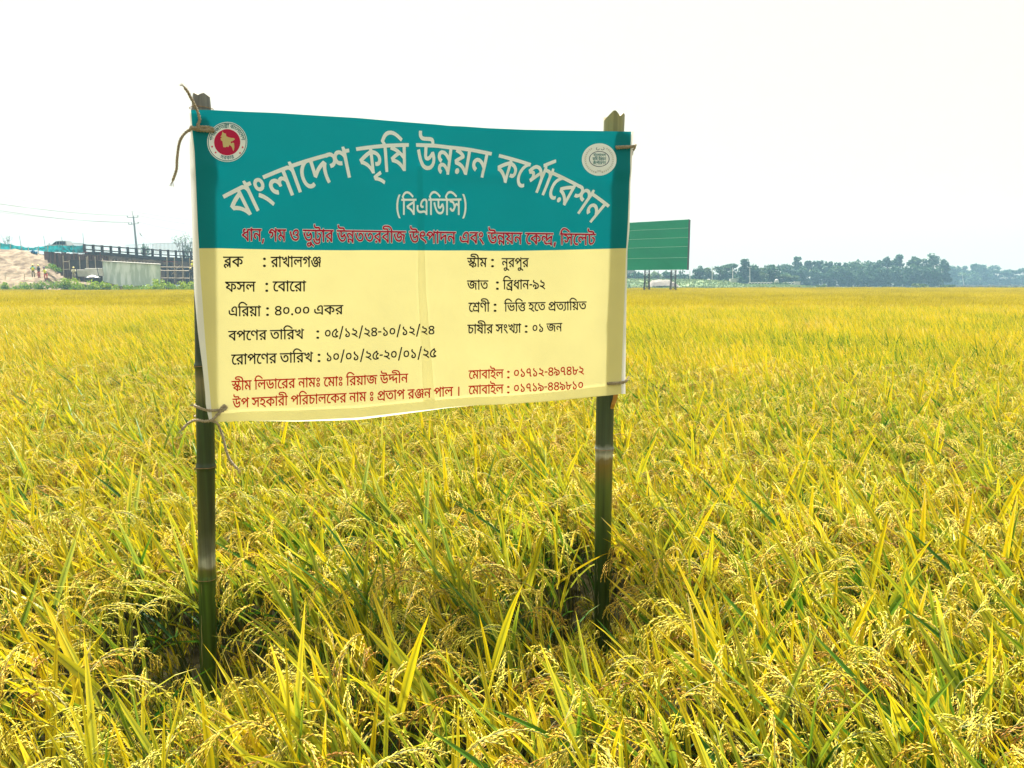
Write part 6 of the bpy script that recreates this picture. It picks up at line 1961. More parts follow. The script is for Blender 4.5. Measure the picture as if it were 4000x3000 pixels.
# narrow the cabin a little
for L_ in (lft_, rgt_):
    for i_, (x, y) in enumerate(prof):
        if y < 950:
            L_[i_].y += .12 if L_ is lft_ else -.12
n = len(prof)
q.add(lft_ + rgt_, [tuple(range(n - 1, -1, -1)), tuple(range(n, 2 * n))] + [(i, (i + 1) % n, n + (i + 1) % n, n + i) for i in range(n)])
q.obj('body', PW, pk)
for pts_ in (((218, 956.5), (229, 946), (233, 945), (233, 956.5)), ((235, 956.5), (235, 944.8), (244.5, 944.3), (244.5, 956.5)), ((247, 956.5), (247, 944.3), (266, 944.5), (269.5, 956.5))):
    q = MB()
    a = [T(x, y, -.80 - .015) for x, y in pts_]
    for v_ in a:
        v_.y = YT - wd2 - .06 + .12 * max(0, (v_.z - T(0, 957).z) / (T(0, 943).z - T(0, 957).z))
    b = [v_ + Vector((0, .012, 0)) for v_ in a]
    q.add(a + b, [(3, 2, 1, 0), (4, 5, 6, 7)] + [(i, (i + 1) % 4, 4 + (i + 1) % 4, 4 + i) for i in range(4)])
    q.obj('window', GLS, pk)
q = MB()
q.ball(T(210, 954, -1.05), (.16, .1, .12))
q.obj('wing_mirror', PW, pk)
for px in (207, 262):
    wh = MB()
    c = T(px, 984, -.82)
    wh.tube([c + Vector((0, -.1, 0)), c + Vector((0, .1, 0))], .36, 16)
    w_o = wh.obj('wheel', RUB, pk)
    hb = MB()
    hb.tube([c + Vector((0, -.115, 0)), c + Vector((0, -.09, 0))], .2, 12)
    hb.obj('rim', LAMP_GREY, w_o)

# corrugated tin shed
sh = thing('tin_shed', 'pale corrugated tin shed standing at the field edge below the bridge', 'shed', P(520, 1112, 98))
YS0, YS1 = 99.5, 97.0


def shed_y(px):
    return interp([(402, 100.5), (628, 97.5)], px)


top_l = [(402, 1020), (440, 1022), (530, 1026), (628, 1033)]
px = 402.0
sheet_n = 0
while px < 627:
    w = min(22.5, 628 - px)
    q = MB()
    vs, fs = [], []
    n = 12
    for i in range(n + 1):
        x_ = px + w * i / n
        c_ = .02 * math.sin(i * math.pi)
        for py in (interp(top_l, x_) + 1.5, interp([(402, 1098), (470, 1118), (540, 1116), (628, 1110)], x_)):
            p = P(x_, py, shed_y(x_))
            vs.append(p + Vector((0, (.03 if i % 2 else -.03) + .008 * (sheet_n % 2), 0)))
            vs.append(p + Vector((0, (.03 if i % 2 else -.03) + .008 * (sheet_n % 2) + .012, 0)))
    for i in range(n):
        a = i * 4
        fs += [(a, a + 4, a + 6, a + 2), (a + 1, a + 3, a + 7, a + 5)]
    q.add(vs, fs)
    q.obj('tin_sheet', TIN, sh)
    px += w
    sheet_n += 1
q = MB()
a, b = P(400, 1019, shed_y(400)), P(632, 1032, shed_y(632))
vs = []
for i in range(9):
    t = i / 8
    p = a.lerp(b, t) + Vector((0, -.25, 0))
    vs += [p, p + Vector((-1.2, 2.4, .10)), p + Vector((0, 0, -.06)), p + Vector((-1.2, 2.4, .04))]
q.add(vs, [f_ for i in range(8) for f_ in ((4 * i, 4 * i + 4, 4 * i + 5, 4 * i + 1), (4 * i + 2, 4 * i + 3, 4 * i + 7, 4 * i + 6), (4 * i, 4 * i + 2, 4 * i + 6, 4 * i + 4))])
q.obj('roof_sheet', WHITE_M, sh)
for px, Y_ in ((402.5, 100.6),):
    q = MB()
    p = P(px, 1030, Y_)
    q.box((p.x + (.05 if px < 500 else -.05) - .55, Y_ + 1.1, p.z / 2), (.04, 2.4, p.z), rot=Matrix.Rotation(R(26.5), 3, 'Z'))
    q.obj('side_wall', TIN, sh)
for k in range(5):
    px = 412 + k * 45
    p = P(px, 1018, shed_y(px) - .35)
    q = MB()
    q.bar(p + Vector((-.9, 0, .03)), p + Vector((.9, 0, -.06)), .07, .05)
    q.obj('batten', WOOD, sh)

# scaffolding right of the shed
sf = thing('scaffolding', 'pale pole scaffolding under the bridge right of the tin shed', 'scaffolding', P(690, 1095, 103))
for px in (652, 681, 712, 741, 770, 800):
    q = MB()
    q.tube([P(px, 1088, 102.5) - Vector((0, 0, .5)), P(px, 1004 + (px - 650) * .03, 102.5)], .055, 6)
    q.obj('standard', BAMB, sf)
for px in (628, 657, 687, 717, 747):
    q = MB()
    q.tube([P(px, 1090, 101.8), P(px, 1050, 101.8)], .05, 6)
    q.obj('short_standard', BAMB, sf)
for py, Y in ((1043, 102.4), (1057, 101.7), (1086, 101.7)):
    q = MB()
    q.tube([P(625, py, Y), P(840, py + 2, Y)], .06, 6)
    q.obj('ledger', BAMB, sf)
q = MB()
q.tube([P(672, 1072, 102.2), P(702, 1036, 102.2)], .03, 5)
q.obj('brace', BAMB, sf)
sf2 = thing('scaffolding', 'loose pale poles propped against the formwork left of the tin shed', 'scaffolding', P(330, 1095, 101))
for x_, ya, yb in ((246, 998, 1084), (270, 1016, 1056), (310, 1002, 1054), (337, 1003, 1058), (342, 1000, 1060), (371, 1002, 1056), (400, 1010, 1052)):
    q = MB()
    q.tube([P(x_ + 3, yb, 101.0), P(x_, ya, 101.2)], .05, 5)
    q.obj('prop', BAMB, sf2)
for xa, xb, ya, yb in ((246, 270, 1022, 1022), (246, 270, 1053, 1051), (300, 336, 1054, 1054)):
    q = MB()
    q.tube([P(xa, ya, 101.1), P(xb, yb, 101.1)], .045, 5)
    q.obj('crossbar', BAMB, sf2)
q = MB()
q.tube([P(389, 1092, 98.5), P(379, 1048, 98.5)], .05, 5)
o = q.obj('cane', STEEL)
o['label'], o['category'] = 'dark leaning pole in front of the white panel', 'cane'

# bar fence behind the bridge
bf = thing('bar_fence', 'tall pale fence of thin upright bars behind the bridge parapet', 'fence', P(660, 985, 140))
px = 492.0
while px < 800:
    t = interp([(492, 957), (560, 953), (650, 949), (800, 950)], px)
    q = MB()
    q.tube([P(px, 990, 140), P(px, t, 140)], .045 if px > 590 else .03, 4)
    q.obj('bar', LAMP_GREY, bf)
    px += 5.2 if px > 590 else 8
q = MB()
q.tube([P(492, 958, 140), P(560, 954, 140), P(650, 950, 140), P(800, 951, 140)], .04, 4)
q.obj('top_wire', LAMP_GREY, bf)

# utility pole, its cross arms, and the wires
up = thing('utility_pole', 'leaning concrete utility pole with two cross arms behind the bridge', 'utility pole', P(533, 965, 150))
POLE_GREY = mat('pole_concrete', (0.22, 0.24, 0.26), 0.8)
q = MB()
foot = P(534, 985, 150)
q.tube([Vector((foot.x + .3, 150, 0)), P(533, 965, 150), P(521, 845, 150)], [.26, .22, .13], 8)
q.obj('shaft', POLE_GREY, up)
q = MB()
q.tube([P(520.5, 846, 150), P(515.5, 825, 150)], .05, 5)
q.obj('top_spike', POLE_GREY, up)
INS = []
for (xa, ya, xb, yb) in ((498, 850, 539, 848.5), (503, 877, 540, 874)):
    q = MB()
    q.bar(P(xa, ya, 149.8), P(xb, yb, 149.8), .1)
    arm = q.obj('cross_arm', POLE_GREY, up)
    for t in ((0, 1) if ya < 860 else (0, .32, 1)):
        p = P(xa, ya, 149.8).lerp(P(xb, yb, 149.8), t)
        q = MB()
        q.tube([p, p + Vector((0, 0, .15)), p + Vector((0, 0, .2)), p + Vector((0, 0, .33))], [.04, .05, .11, .07], 7)
        q.obj('insulator', STEEL, arm)
        INS.append(p + Vector((0, 0, .33)))
WIRE = mat('wire_aluminium', (0.30, 0.31, 0.32), 0.5)
wire_spec = [(INS[0], (-60, 786)), (INS[1], (-60, 789)), (INS[2], (-60, 812)), (INS[3], (-60, 815)), (INS[4], (-60, 822)), (P(515.5, 825, 150), (-60, 758))]
for k, (p, (qx, qy)) in enumerate(wire_spec):
    e = P(qx, qy, 112 - k * .3)
    ps = []
    for i in range(25):
        t = i / 24
        ps.append(p.lerp(e, t) - Vector((0, 0, .75 * 4 * t * (1 - t) * .6)))
    q = MB()
    q.tube(ps, .020 if k < 5 else .012, 4)
    o = q.obj('power_line', WIRE)
    o['label'] = ('upper of the wire pair running left from the top cross arm', 'lower of the wire pair running left from the top cross arm', 'highest wire running left from the lower cross arm',
                  'middle wire running left from the lower cross arm', 'lowest wire running left from the utility pole', 'faint topmost wire running left from the pole spike')[k]
    o['category'], o['group'] = 'wire', 'wires strung from the utility pole'
for k, (p, (qx, qy)) in enumerate([(INS[1], (900, 888)), (INS[4], (900, 925)), (P(515.5, 825, 150), (900, 868))]):
    e = P(qx, qy, 205)
    ps = [p.lerp(e, i / 16) - Vector((0, 0, 1.0 * 4 * (i / 16) * (1 - i / 16) * .5)) for i in range(17)]
    q = MB()
    q.tube(ps, .018, 4)
    o = q.obj('power_line', WIRE)
    o['label'] = ('wire running right from the top cross arm towards the banner', 'wire running right from the lower cross arm towards the banner', 'faint topmost wire running right towards the banner')[k]
    o['category'], o['group'] = 'wire', 'wires strung from the utility pole'
q = MB()
q.tube([P(527, 880, 150), P(553, 921, 150), P(600, 960, 150)], .02, 4)
q.tube([P(546, 911, 149.95), P(553, 921, 149.95)], .09, 6)
q.obj('stay_wire', WIRE, up)

# ------------------------------------------------------------------ workers
SKIN = mat('brown_skin', (0.16, 0.08, 0.05), 0.6)


def solid(name, c, r=.7):
    return mat(name, c, r)


HELMET_Y = solid('helmet_yellow', (0.80, 0.66, 0.20), .4)
VEST_Y = solid('vest_yellow', (0.75, 0.72, 0.02))
CL_TEAL = solid('shirt_teal', (0.03, 0.30, 0.27))
CL_DARK = solid('shirt_dark', (0.03, 0.03, 0.035))
CL_PALE = solid('shirt_pale', (0.62, 0.58, 0.40))
CL_BEIGE = solid('trousers_beige', (0.30, 0.25, 0.18))
CL_RED = solid('wrap_red', (0.55, 0.06, 0.04))
CL_PURP = solid('cap_purple', (0.09, 0.05, 0.14))


def person(px, head_py, Y, label, shirt, legs, hat, vest=None, lean=0.0, arms=((.35, -.25), (-.3, -.3)), turn=0.0, hgt=1.66, group='construction workers'):
    top = P(px, head_py, Y)
    base = Vector((top.x, Y, top.z - hgt))
    root = thing('person', label, 'person', base, group)
    h = hgt
    hip, knee, ank = .52 * h, .28 * h, .045 * h
    sh_ = .81 * h
    V = [(0, 0, hip), (lean * .5, 0, .66 * h), (lean, 0, sh_), (lean * 1.1, -.01, .86 * h), (lean * 1.25, -.03, .91 * h), (lean * 1.3, -.03, .97 * h)]
    E_ = [(0, 1), (1, 2), (2, 3), (3, 4), (4, 5)]
    Rr = [.135, .125, .13, .05, .085, .08]
    for s in (-1, 1):
        i0 = len(V)
        V += [(s * .085, 0, hip - .05), (s * .10 + .03 * s, -.03, knee), (s * .11, .02, ank), (s * .12, -.12, .02)]
        Rr += [.085, .058, .04, .035]
        E_ += [(0, i0), (i0, i0 + 1), (i0 + 1, i0 + 2), (i0 + 2, i0 + 3)]
    for s, (ax_, ay_) in zip((-1, 1), arms):
        i0 = len(V)
        ex2 = lean + s * .26
        V += [(lean + s * .17, 0, sh_ - .01), (ex2, -.06, sh_ - .27), (ex2 + ax_ * .5, -.2 + ay_ * .4, sh_ - .45 + abs(ax_) * .3), (ex2 + ax_ * .65, -.25 + ay_ * .5, sh_ - .5 + abs(ax_) * .4)]
        Rr += [.06, .045, .034, .04]
        E_ += [(2, i0), (i0, i0 + 1), (i0 + 1, i0 + 2), (i0 + 2, i0 + 3)]
    rot = Matrix.Rotation(turn, 3, 'Z')
    me = bpy.data.meshes.new('body')
    me.from_pydata([tuple(base + rot @ Vector(v)) for v in V], E_, [])
    for mt_ in (SKIN,):
        me.materials.append(mt_)
    o = bpy.data.objects.new('body', me)
    col.objects.link(o)
    o.parent = root
    o.matrix_parent_inverse = root.matrix_basis.inverted()
    sk = o.modifiers.new('skin', 'SKIN')
    for i, r in enumerate(Rr):
        me.skin_vertices[0].data[i].radius = (r, r * .85)
    me.skin_vertices[0].data[0].use_root = True
    ss = o.modifiers.new('sub', 'SUBSURF')
    ss.levels = ss.render_levels = 1
    # clothes: hulls a little wider than the body
    def sleeve(mb, ids, rs):
        mb.tube([base + rot @ Vector(V[i]) for i in ids], rs, 8)
    q = MB()
    sleeve(q, [0, 1, 2, 3], [.165, .155, .17, .07])
    for i0 in (14, 18):
        sleeve(q, [i0, i0 + 1], [.075, .06])
    q.obj('shirt', shirt, root, smooth=True)
    q = MB()
    sleeve(q, [1, 0], [.15, .165])
    for i0 in (6, 10):
        sleeve(q, [i0, i0 + 1, i0 + 2], [.10, .08, .062])
    q.obj('trousers', legs, root, smooth=True)
    if vest:
        q = MB()
        p0, p1 = base + rot @ Vector(V[0]), base + rot @ Vector(V[2])
        q.tube([p0 + Vector((0, -.02, .02)), p0.lerp(p1, .5) + Vector((0, -.02, 0)), p1 + Vector((0, -.01, -.06))], [.18, .18, .175], 10)
        q.obj('vest', vest, root, smooth=True)
    hp = base + rot @ Vector(V[5])
    q = MB()
    q.ball(hp + Vector((0, 0, .015)), (.125, .14, .10), n=10, k=6)
    q.tube([hp + Vector((0, -.02, -.02)), hp + Vector((0, -.02, 0))], .155, 12)
    q.obj('hat', hat, root, smooth=True)
    return root


person(127, 1033, 96.3, 'worker in teal shirt and yellow helmet standing left of two others', CL_TEAL, CL_BEIGE, HELMET_Y, VEST_Y, arms=((-.1, -.3), (.35, -.3)), turn=.5)
person(149, 1035, 96.8, 'worker in dark shirt and pale helmet standing between two others', CL_DARK, CL_RED, HELMET_Y, None, lean=.02, arms=((-.3, -.4), (.1, -.3)), turn=-.3, hgt=1.7)
person(176, 1044, 96.2, 'worker in purple cap and yellow wrap bending over by the sand bank', CL_PALE, CL_RED, CL_PURP, VEST_Y, lean=-.10, arms=((-.4, -.5), (.1, -.3)), turn=.4, hgt=1.6)
person(286, 1044, 97.6, 'worker in yellow helmet standing behind the bush near the pale slabs', CL_PALE, CL_BEIGE, HELMET_Y, None, lean=.03, turn=.2)
person(745, 1046, 101.2, 'worker in pale helmet on the scaffolding beside the banner edge', CL_DARK, CL_DARK, HELMET_Y, None, lean=-.05, turn=.9)
person(752, 1019, 101.6, 'worker in a bright yellow vest high on the scaffolding', VEST_Y, CL_DARK, HELMET_Y, VEST_Y, turn=-.4)
q = MB()
q.tube([P(-30, 1070, 95.6), P(95, 1069, 95.6), P(160, 1070, 95.6)], .03, 5)
for px in (20, 95):
    q.tube([P(px, 1095, 95.6), P(px, 1069, 95.6)], .035, 5)
o = q.obj('barrier_rail', BAMB)
o['label'], o['category'] = 'thin bamboo rail in front of the sand bank', 'rail'

# bushes along the left field edge
random.seed(5)
bl = [(10, 1101, 45, 'dark low bush at the left edge of the photograph'), (66, 1096, 90, 'low green bush just right of the sandy path'), (120, 1092, 80, 'green bush below the three workers'),
      (180, 1092, 80, 'bright green bush below the sand bank foot'), (236, 1084, 80, 'leafy bush at the foot of the brown wall'), (288, 1072, 60, 'tallest yellow tipped bush in front of the lone worker'),
      (330, 1088, 80, 'dark green bush below the white sheet'), (385, 1094, 80, 'broad leaved bush left of the tin shed'), (435, 1098, 60, 'dark round bush at the left foot of the tin shed'),
      (510, 1106, 60, 'low weedy bush before the middle of the tin shed'), (560, 1108, 60, 'small pale bush before the tin shed'), (618, 1085, 36, 'blue green bush at the right corner of the tin shed'),
      (600, 1103, 60, 'yellow green bush before the right end of the tin shed'), (655, 1101, 70, 'low yellow bush below the scaffolding'), (710, 1096, 80, 'bright yellow bush below the scaffolding'), (765, 1094, 80, 'yellow green bush beside the banner edge')]
for k, (px, top, w, lb) in enumerate(bl):
    bush(px, top, 1125, 94.8 + (k % 3) * .5, w, lb, 'bushes along the left field edge', n=520, size=.13)
for px, py, w, lb in ((205, 1032, 30, 'small bush growing on the sand bank beside the brown wall'), (222, 1048, 26, 'grey bush low on the sand bank beside the brown wall')):
    p = P(px, py + 10, 101.5)
    bush(px, py - 6, py + 14, 101.5, w, lb, None, n=260, size=.12, z0=p.z - .4)

tree(722, 895, 1100, 160, 90, 'bare', 'thin leafless tree close to the left edge of the banner', None, n=260, mt=TREE_P)
tree(26, 925, 1100, 170, 80, 'bare', 'faint leafless tree over the net at the far left', None, n=200, mt=TREE_P)
tree(572, 950, 1100, 150, 60, 'round', 'small dark tree behind the bar fence', None, n=700)
tree(740, 955, 1100, 150, 50, 'round', 'dark tree behind the bridge end beside the banner', None, n=600)

# ------------------------------------------------------------------ billboard
GREEN = mat('billboard_green', (0.0, 0.28, 0.13), 0.6, 0.08, dark=(0.0, 0.235, 0.11), scale=.35, stretch=(.5, 1, 2), bump=.15, bscale=.8)
SEAM = mat('sheet_seam', (0.25, 0.62, 0.45), 0.35)
BDARK = mat('billboard_frame_dark', (0.03, 0.035, 0.045), 0.7)
YB = 90.0
YBL = 92.6
bb = thing('billboard', 'blank green billboard on two lattice legs behind the banner', 'billboard', P(2580, 1128, 91.5))


def BB(u, v, dy=0.0):
    """u 0..1 left to right, v 0..1 top to bottom"""
    y = YBL + (YB - YBL) * u
    px = 2412 + (2690 + (-12) * v * 0 - 2412) * u
    top = P(px, 872.5 - (872.5 - 857) * u, y)
    bot = P(px, 1056.5 - 2.5 * u, y)
    return Vector((top.x, y + dy, top.z + (bot.z - top.z) * v))


rows = [0, .17, .355, .535, .755, 1.0]
for a_, b_ in zip(rows, rows[1:]):
    q = MB()
    n = 14
    vs = []
    for i in range(n + 1):
        u = i / n
        for j in range(4):
            v = a_ + (b_ - a_ - .004) * j / 3
            vs.append(BB(u, v, random.uniform(-.012, .012)))
            vs.append(BB(u, v, .06))
    fs = []
    for i in range(n):
        for j in range(3):
            a = (i * 4 + j) * 2
            fs += [(a, a + 2, a + 10, a + 8), (a + 1, a + 9, a + 11, a + 3)]
    q.add(vs, fs)
    q.obj('sheet_panel', GREEN, bb, smooth=False)
for v in rows[1:-1]:
    q = MB()
    q.tube([BB(i / 10, v - .002 + random.uniform(-.002, .002), -.03) for i in range(11)], .028, 4)
    q.obj('seam_batten', SEAM, bb)
q = MB()
for u in (0.0, .25, .5, .75):
    q.bar(BB(u, 0, .3), BB(u, 1, .3), .12)
q.bar(BB(0, .02, .2), BB(1, .02, .2), .12)
q.bar(BB(0, .98, .2), BB(1, .98, .2), .12)
for v in rows[1:-1]:
    q.bar(BB(0, v, .18), BB(1, v, .18), .1)
q.obj('back_frame', BDARK, bb)
q = MB()
ea, eb = BB(1, 0, 0), BB(1, 1, 0)
side_vec = Vector((.47, 1.0, 0))
vs = [ea, ea + side_vec, eb + side_vec, eb, ]
vs = vs + [v_ + Vector((-.12, .05, 0)) for v_ in vs]
q.add([ea + Vector((.02, 0, .02)), ea + side_vec + Vector((0, 0, .02)), eb + side_vec, eb + Vector((.02, 0, 0)), ea + Vector((-.1, .12, .02)), ea + side_vec + Vector((-.12, .12, .02)), eb + side_vec + Vector((-.12, .12, 0)), eb + Vector((-.1, .12, 0))],
      [(3, 2, 1, 0), (4, 5, 6, 7), (0, 1, 5, 4), (1, 2, 6, 5), (2, 3, 7, 6)])
q.obj('side_frame', BDARK, bb)
for lx, Y_ in ((2528, 91.9), (2631, 91.1)):
    leg = MB()
    ztop = P(lx, 1058, Y_).z
    wd_ = 17 / F_ * Y_ / 2
    xc = P(lx, 1100, Y_).x
    cor = [(-1, -1), (1, -1), (1, 1), (-1, 1)]
    def cp(i, z):
        spread = 1.0 + (.45 * max(0, (1.6 - z) / 1.6))
        return Vector((xc + cor[i][0] * wd_ * spread, Y_ + .2 + cor[i][1] * wd_ * spread, z))
    for i in range(4):
        leg.bar(cp(i, 0), cp(i, 1.6), .07)
        leg.bar(cp(i, 1.6), cp(i, ztop + .1), .07)
    o = leg.obj('lattice_leg', BDARK, bb)
    nlev = 7
    for k in range(nlev):
        z0_, z1_ = ztop * k / nlev, ztop * (k + 1) / nlev
        br_ = MB()
        for i in range(4):
            br_.bar(cp(i, z0_), cp((i + 1) % 4, z1_), .04)
            br_.bar(cp(i, z1_), cp((i + 1) % 4, z1_), .04)
        br_.obj('lattice_brace', BDARK, o)

# ------------------------------------------------------------------ right: far bank, fence, posts, trees
GRASSY = mat('grassy_bank', (0.22, 0.28, 0.12), 0.95, dark=(0.10, 0.16, 0.07), scale=.12, bump=.6, bscale=1.0)
mb = MB()
n1, n2 = 90, 12
for j in range(n2 + 1):
    v = j / n2
    for i in range(n1 + 1):
        px = 2380 + (3170 - 2380) * i / n1
        Y = 205 + 22 * v
        x = (px - 2000) / F_ * 215
        ht = P(px, interp([(2380, 1090), (2540, 1096), (2700, 1095), (2840, 1101), (2900, 1113), (3080, 1115), (3140, 1118), (3170, 1121)], px), 225).z
        z = max(0, ht * min(1, v * 1.6) ** .8) + .5 * mnoise.noise(Vector((x * .25, Y * .3, 1))) * min(1, v * 3) + .25 * mnoise.noise(Vector((x * .9, Y * .8, 4))) * min(1, v * 3)
        mb.v.append((x, Y, z - .05))
for j in range(n2):
    for i in range(n1):
        a = j * (n1 + 1) + i
        mb.f.append((a, a + 1, a + n1 + 2, a + n1 + 1))
        mb.m.append(0)
mb.obj('grassy_bank', GRASSY, kind='structure')
# sand heap on it
PALE_SAND = mat('pale_rubble', (0.24, 0.21, 0.18), 0.95, var=.35, scale=.8, bump=.6)
mb = MB()
for j in range(9):
    for i in range(25):
        px = 2532 + 115 * i / 24
        v = j / 8
        ht = P(px, interp([(2532, 1112), (2545, 1093), (2570, 1091), (2610, 1092), (2632, 1103), (2647, 1112)], px), 203).z
        x = P(px, 1100, 202).x
        mb.v.append((x, 198.5 + 7 * v, max(0, (ht) * math.sin(math.pi * min(1, v * 1.1 + .05)) ** .6 + .3 * mnoise.noise(Vector((x, v * 5, 2)))) - .1))
for j in range(8):
    for i in range(24):
        a = j * 25 + i
        mb.f.append((a, a + 1, a + 26, a + 25))
        mb.m.append(0)
o = mb.obj('rubble_heap', PALE_SAND)
o['label'], o['category'] = 'pale rubble heap seen between the legs of the green billboard', 'rubble heap'

# grass tufts and scrub on the far bank
mb = MB()
for _ in range(2200):
    px = random.uniform(2400, 3150)
    v = random.random()
    ht = P(px, interp([(2380, 1090), (2540, 1096), (2700, 1095), (2840, 1101), (2900, 1113), (3080, 1115), (3140, 1118), (3170, 1121)], px), 225).z
    Y = 205 + 22 * v
    x = (px - 2000) / F_ * 215
    z = max(0, ht * min(1, v * 1.6) ** .8)
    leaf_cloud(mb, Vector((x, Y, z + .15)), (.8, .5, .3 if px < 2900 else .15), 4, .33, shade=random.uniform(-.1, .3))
for o_ in (mb.obj('bank_scrub', WEED, kind='stuff', label='scrub and weeds covering the far bank'),):
    pass
# sparse weed fringe along the far edge of the rice
mb = MB()
for _ in range(1600):
    px = random.uniform(2440, 4150)
    Y = random.uniform(150, 198)
    p = P(px, 1120, Y)
    leaf_cloud(mb, Vector((p.x, Y, .25)), (1.0, .5, .4), 3, .3, shade=random.uniform(-.1, .4))
mb.obj('edge_weeds', WEED, kind='stuff', label='pale weeds fringing the far edge of the rice')
for px, top, w, lb in ((2730, 1092, 40, 'round scrub bush beside the dark post on the far bank'), (2762, 1098, 36, 'low scrub bush on the far bank left of the white drum'), (3045, 1112, 60, 'low scrub in front of the arched fence'), (3205, 1114, 34, 'dark low shrub at the foot of the long tree row'),
                   (3595, 1112, 66, 'wide pale shrub at the foot of the tallest trees'), (3700, 1116, 60, 'long low shrub right of the tallest trees')):
    bush(px, top - 3, 1122, 200 if px > 3150 else 224, w, lb, 'far shrubs', n=240, size=.4, mt=WEED, z0=0 if px > 3150 else 1.0)

# arched fence with a small domed gate
AF = thing('arched_fence', 'long white fence of small arches with a little domed gate before the trees', 'fence', P(3020, 1112, 232))
YF = 226.0
zf0, zf1 = P(0, 1112, YF).z, P(0, 1102.5, YF).z
px = 2924
while px < 3105:
    if not 3018 < px < 3048:
        w = 11.5
        xa, xb = P(px, 1105, YF).x, P(px + w, 1105, YF).x
        q = MB()
        ps = [Vector((xa, YF, zf0 - .6)), Vector((xa, YF, zf0 + (zf1 - zf0) * .45))]
        for k in range(1, 6):
            a = math.pi * k / 6
            ps.append(Vector(((xa + xb) / 2 - (xb - xa) / 2 * math.cos(a), YF, zf0 + (zf1 - zf0) * (.45 + .5 * math.sin(a)))))
        ps += [Vector((xb, YF, zf0 + (zf1 - zf0) * .45)), Vector((xb, YF, zf0 - .6))]
        q.tube(ps, .11, 5)
        q.obj('arch', WHITE_M, AF)
    px += 12
q = MB()
for a_, b_ in ((2920, 3019), (3047, 3107)):
    q.bar(P(a_, 1112, YF), P(b_, 1112, YF), .25, .5)
q.obj('plinth', WHITE_M, AF)
q = MB()
c = P(3033, 1106, YF)
q.box((c.x, YF, c.z - .1), (1.05, .8, 1.5))
q.ball((c.x, YF, c.z + .72), (.6, .5, .5), n=10)
q.tube([(c.x, YF, c.z + 1.1), (c.x, YF, c.z + 1.4)], .06, 5)
q.obj('gate', WHITE_M, AF)
q = MB()
c = P(3116, 1107, YF)
q.box((c.x, YF + .6, c.z), (1.5, 1.2, .85))
q.box((c.x, YF + .6, c.z + .5), (1.7, 1.4, .14))
q.obj('end_block', WHITE_M, AF)

# lamp posts and poles
for px, top, base, lb, arm in ((2695, 1057, 1100, 'white post just right of the green billboard', 0), (2782, 1040, 1102, 'tall thin post with a short crossbar on the far bank', 1), (2862, 1045, 1096, 'thin post above the small far hut', 0),
                               (2929, 1044, 1102, 'lamp post with a double head at the left end of the arched fence', 2), (2480, 1058, 1100, 'thin dark post left of the billboard legs', 0), (2571, 1058, 1092, 'thin dark post between the billboard legs', 0)):
    Yp = 228
    t = thing('post', lb, 'post', P(px, base, Yp), 'thin posts on the far bank')
    q = MB()
    q.tube([P(px, base + 2, Yp), P(px, top, Yp)], [.17, .11], 6)
    q.obj('shaft', WHITE_M if px > 2600 else BDARK, t)
    if arm:
        q = MB()
        w = 4.5 if arm == 2 else 2
        q.bar(P(px - w, top, Yp), P(px + w, top, Yp), .14, .1)
        if arm == 2:
            for s in (-1, 1):
                q.box(P(px + s * w, top, Yp), (.5, .2, .16))
        q.obj('lamp_head' if arm == 2 else 'crossbar', WHITE_M, t)
# small far hut, drum and house
t = thing('hut', 'tiny pale hut with a flat awning on the far bank', 'hut', P(2865, 1100, 226))
c = P(2863, 1096, 226)
q = MB()
q.box((c.x, 226, c.z), (1.9, 1.5, 1.1))
q.obj('wall', WHITE_M, t)
q = MB()
q.bar(P(2860, 1089, 225), P(2884, 1089, 225), 1.8, .12)
q.tube([P(2882, 1100, 225), P(2882, 1089, 225)], .07, 5)
q.obj('awning', WHITE_M, t)
t = thing('drum', 'small white and black drum on the far bank', 'drum', P(2770, 1100, 222))
q = MB()
c = P(2770, 1096, 222)
q.tube([c + Vector((-.5, 0, 0)), c + Vector((.15, 0, 0))], .5, 12)
q.obj('tank', WHITE_M, t)
q = MB()
q.tube([c + Vector((.16, 0, .05)), c + Vector((.6, 0, .05))], .42, 12)
q.obj('end_cap', BDARK, t)
t = thing('house', 'white house with dark openings half hidden by the round tree', 'house', P(2992, 1090, 262))
c = P(2992, 1072, 262)
q = MB()
q.box((c.x, 264, c.z - 1), (3.4, 4, 6.2))
q.obj('wall', WHITE_M, t)
q = MB()
q.box((c.x, 264, c.z + 2.2), (3.9, 4.6, .25))
q.obj('roof', CONC, t)
for dx, dz in ((-.7, .9), (.7, .9), (0.2, -1.2)):
    q = MB()
    q.box((c.x + dx, 261.95, c.z + dz), (.85, .12, 1.0))
    q.obj('window', CONC_D, t)
t = thing('house', 'low pale house glimpsed under the left edge of the billboard', 'house', P(2462, 1090, 250))
c = P(2460, 1072, 250)
q = MB()
q.box((c.x, 252, c.z), (3.4, 4, 4.6))
q.obj('wall', WHITE_M, t)
for dz in (-1.2, .2, 1.6):
    q = MB()
    q.box((c.x, 249.9, c.z + dz), (3.5, .3, .35))
    q.obj('balcony_slab', CONC, t)

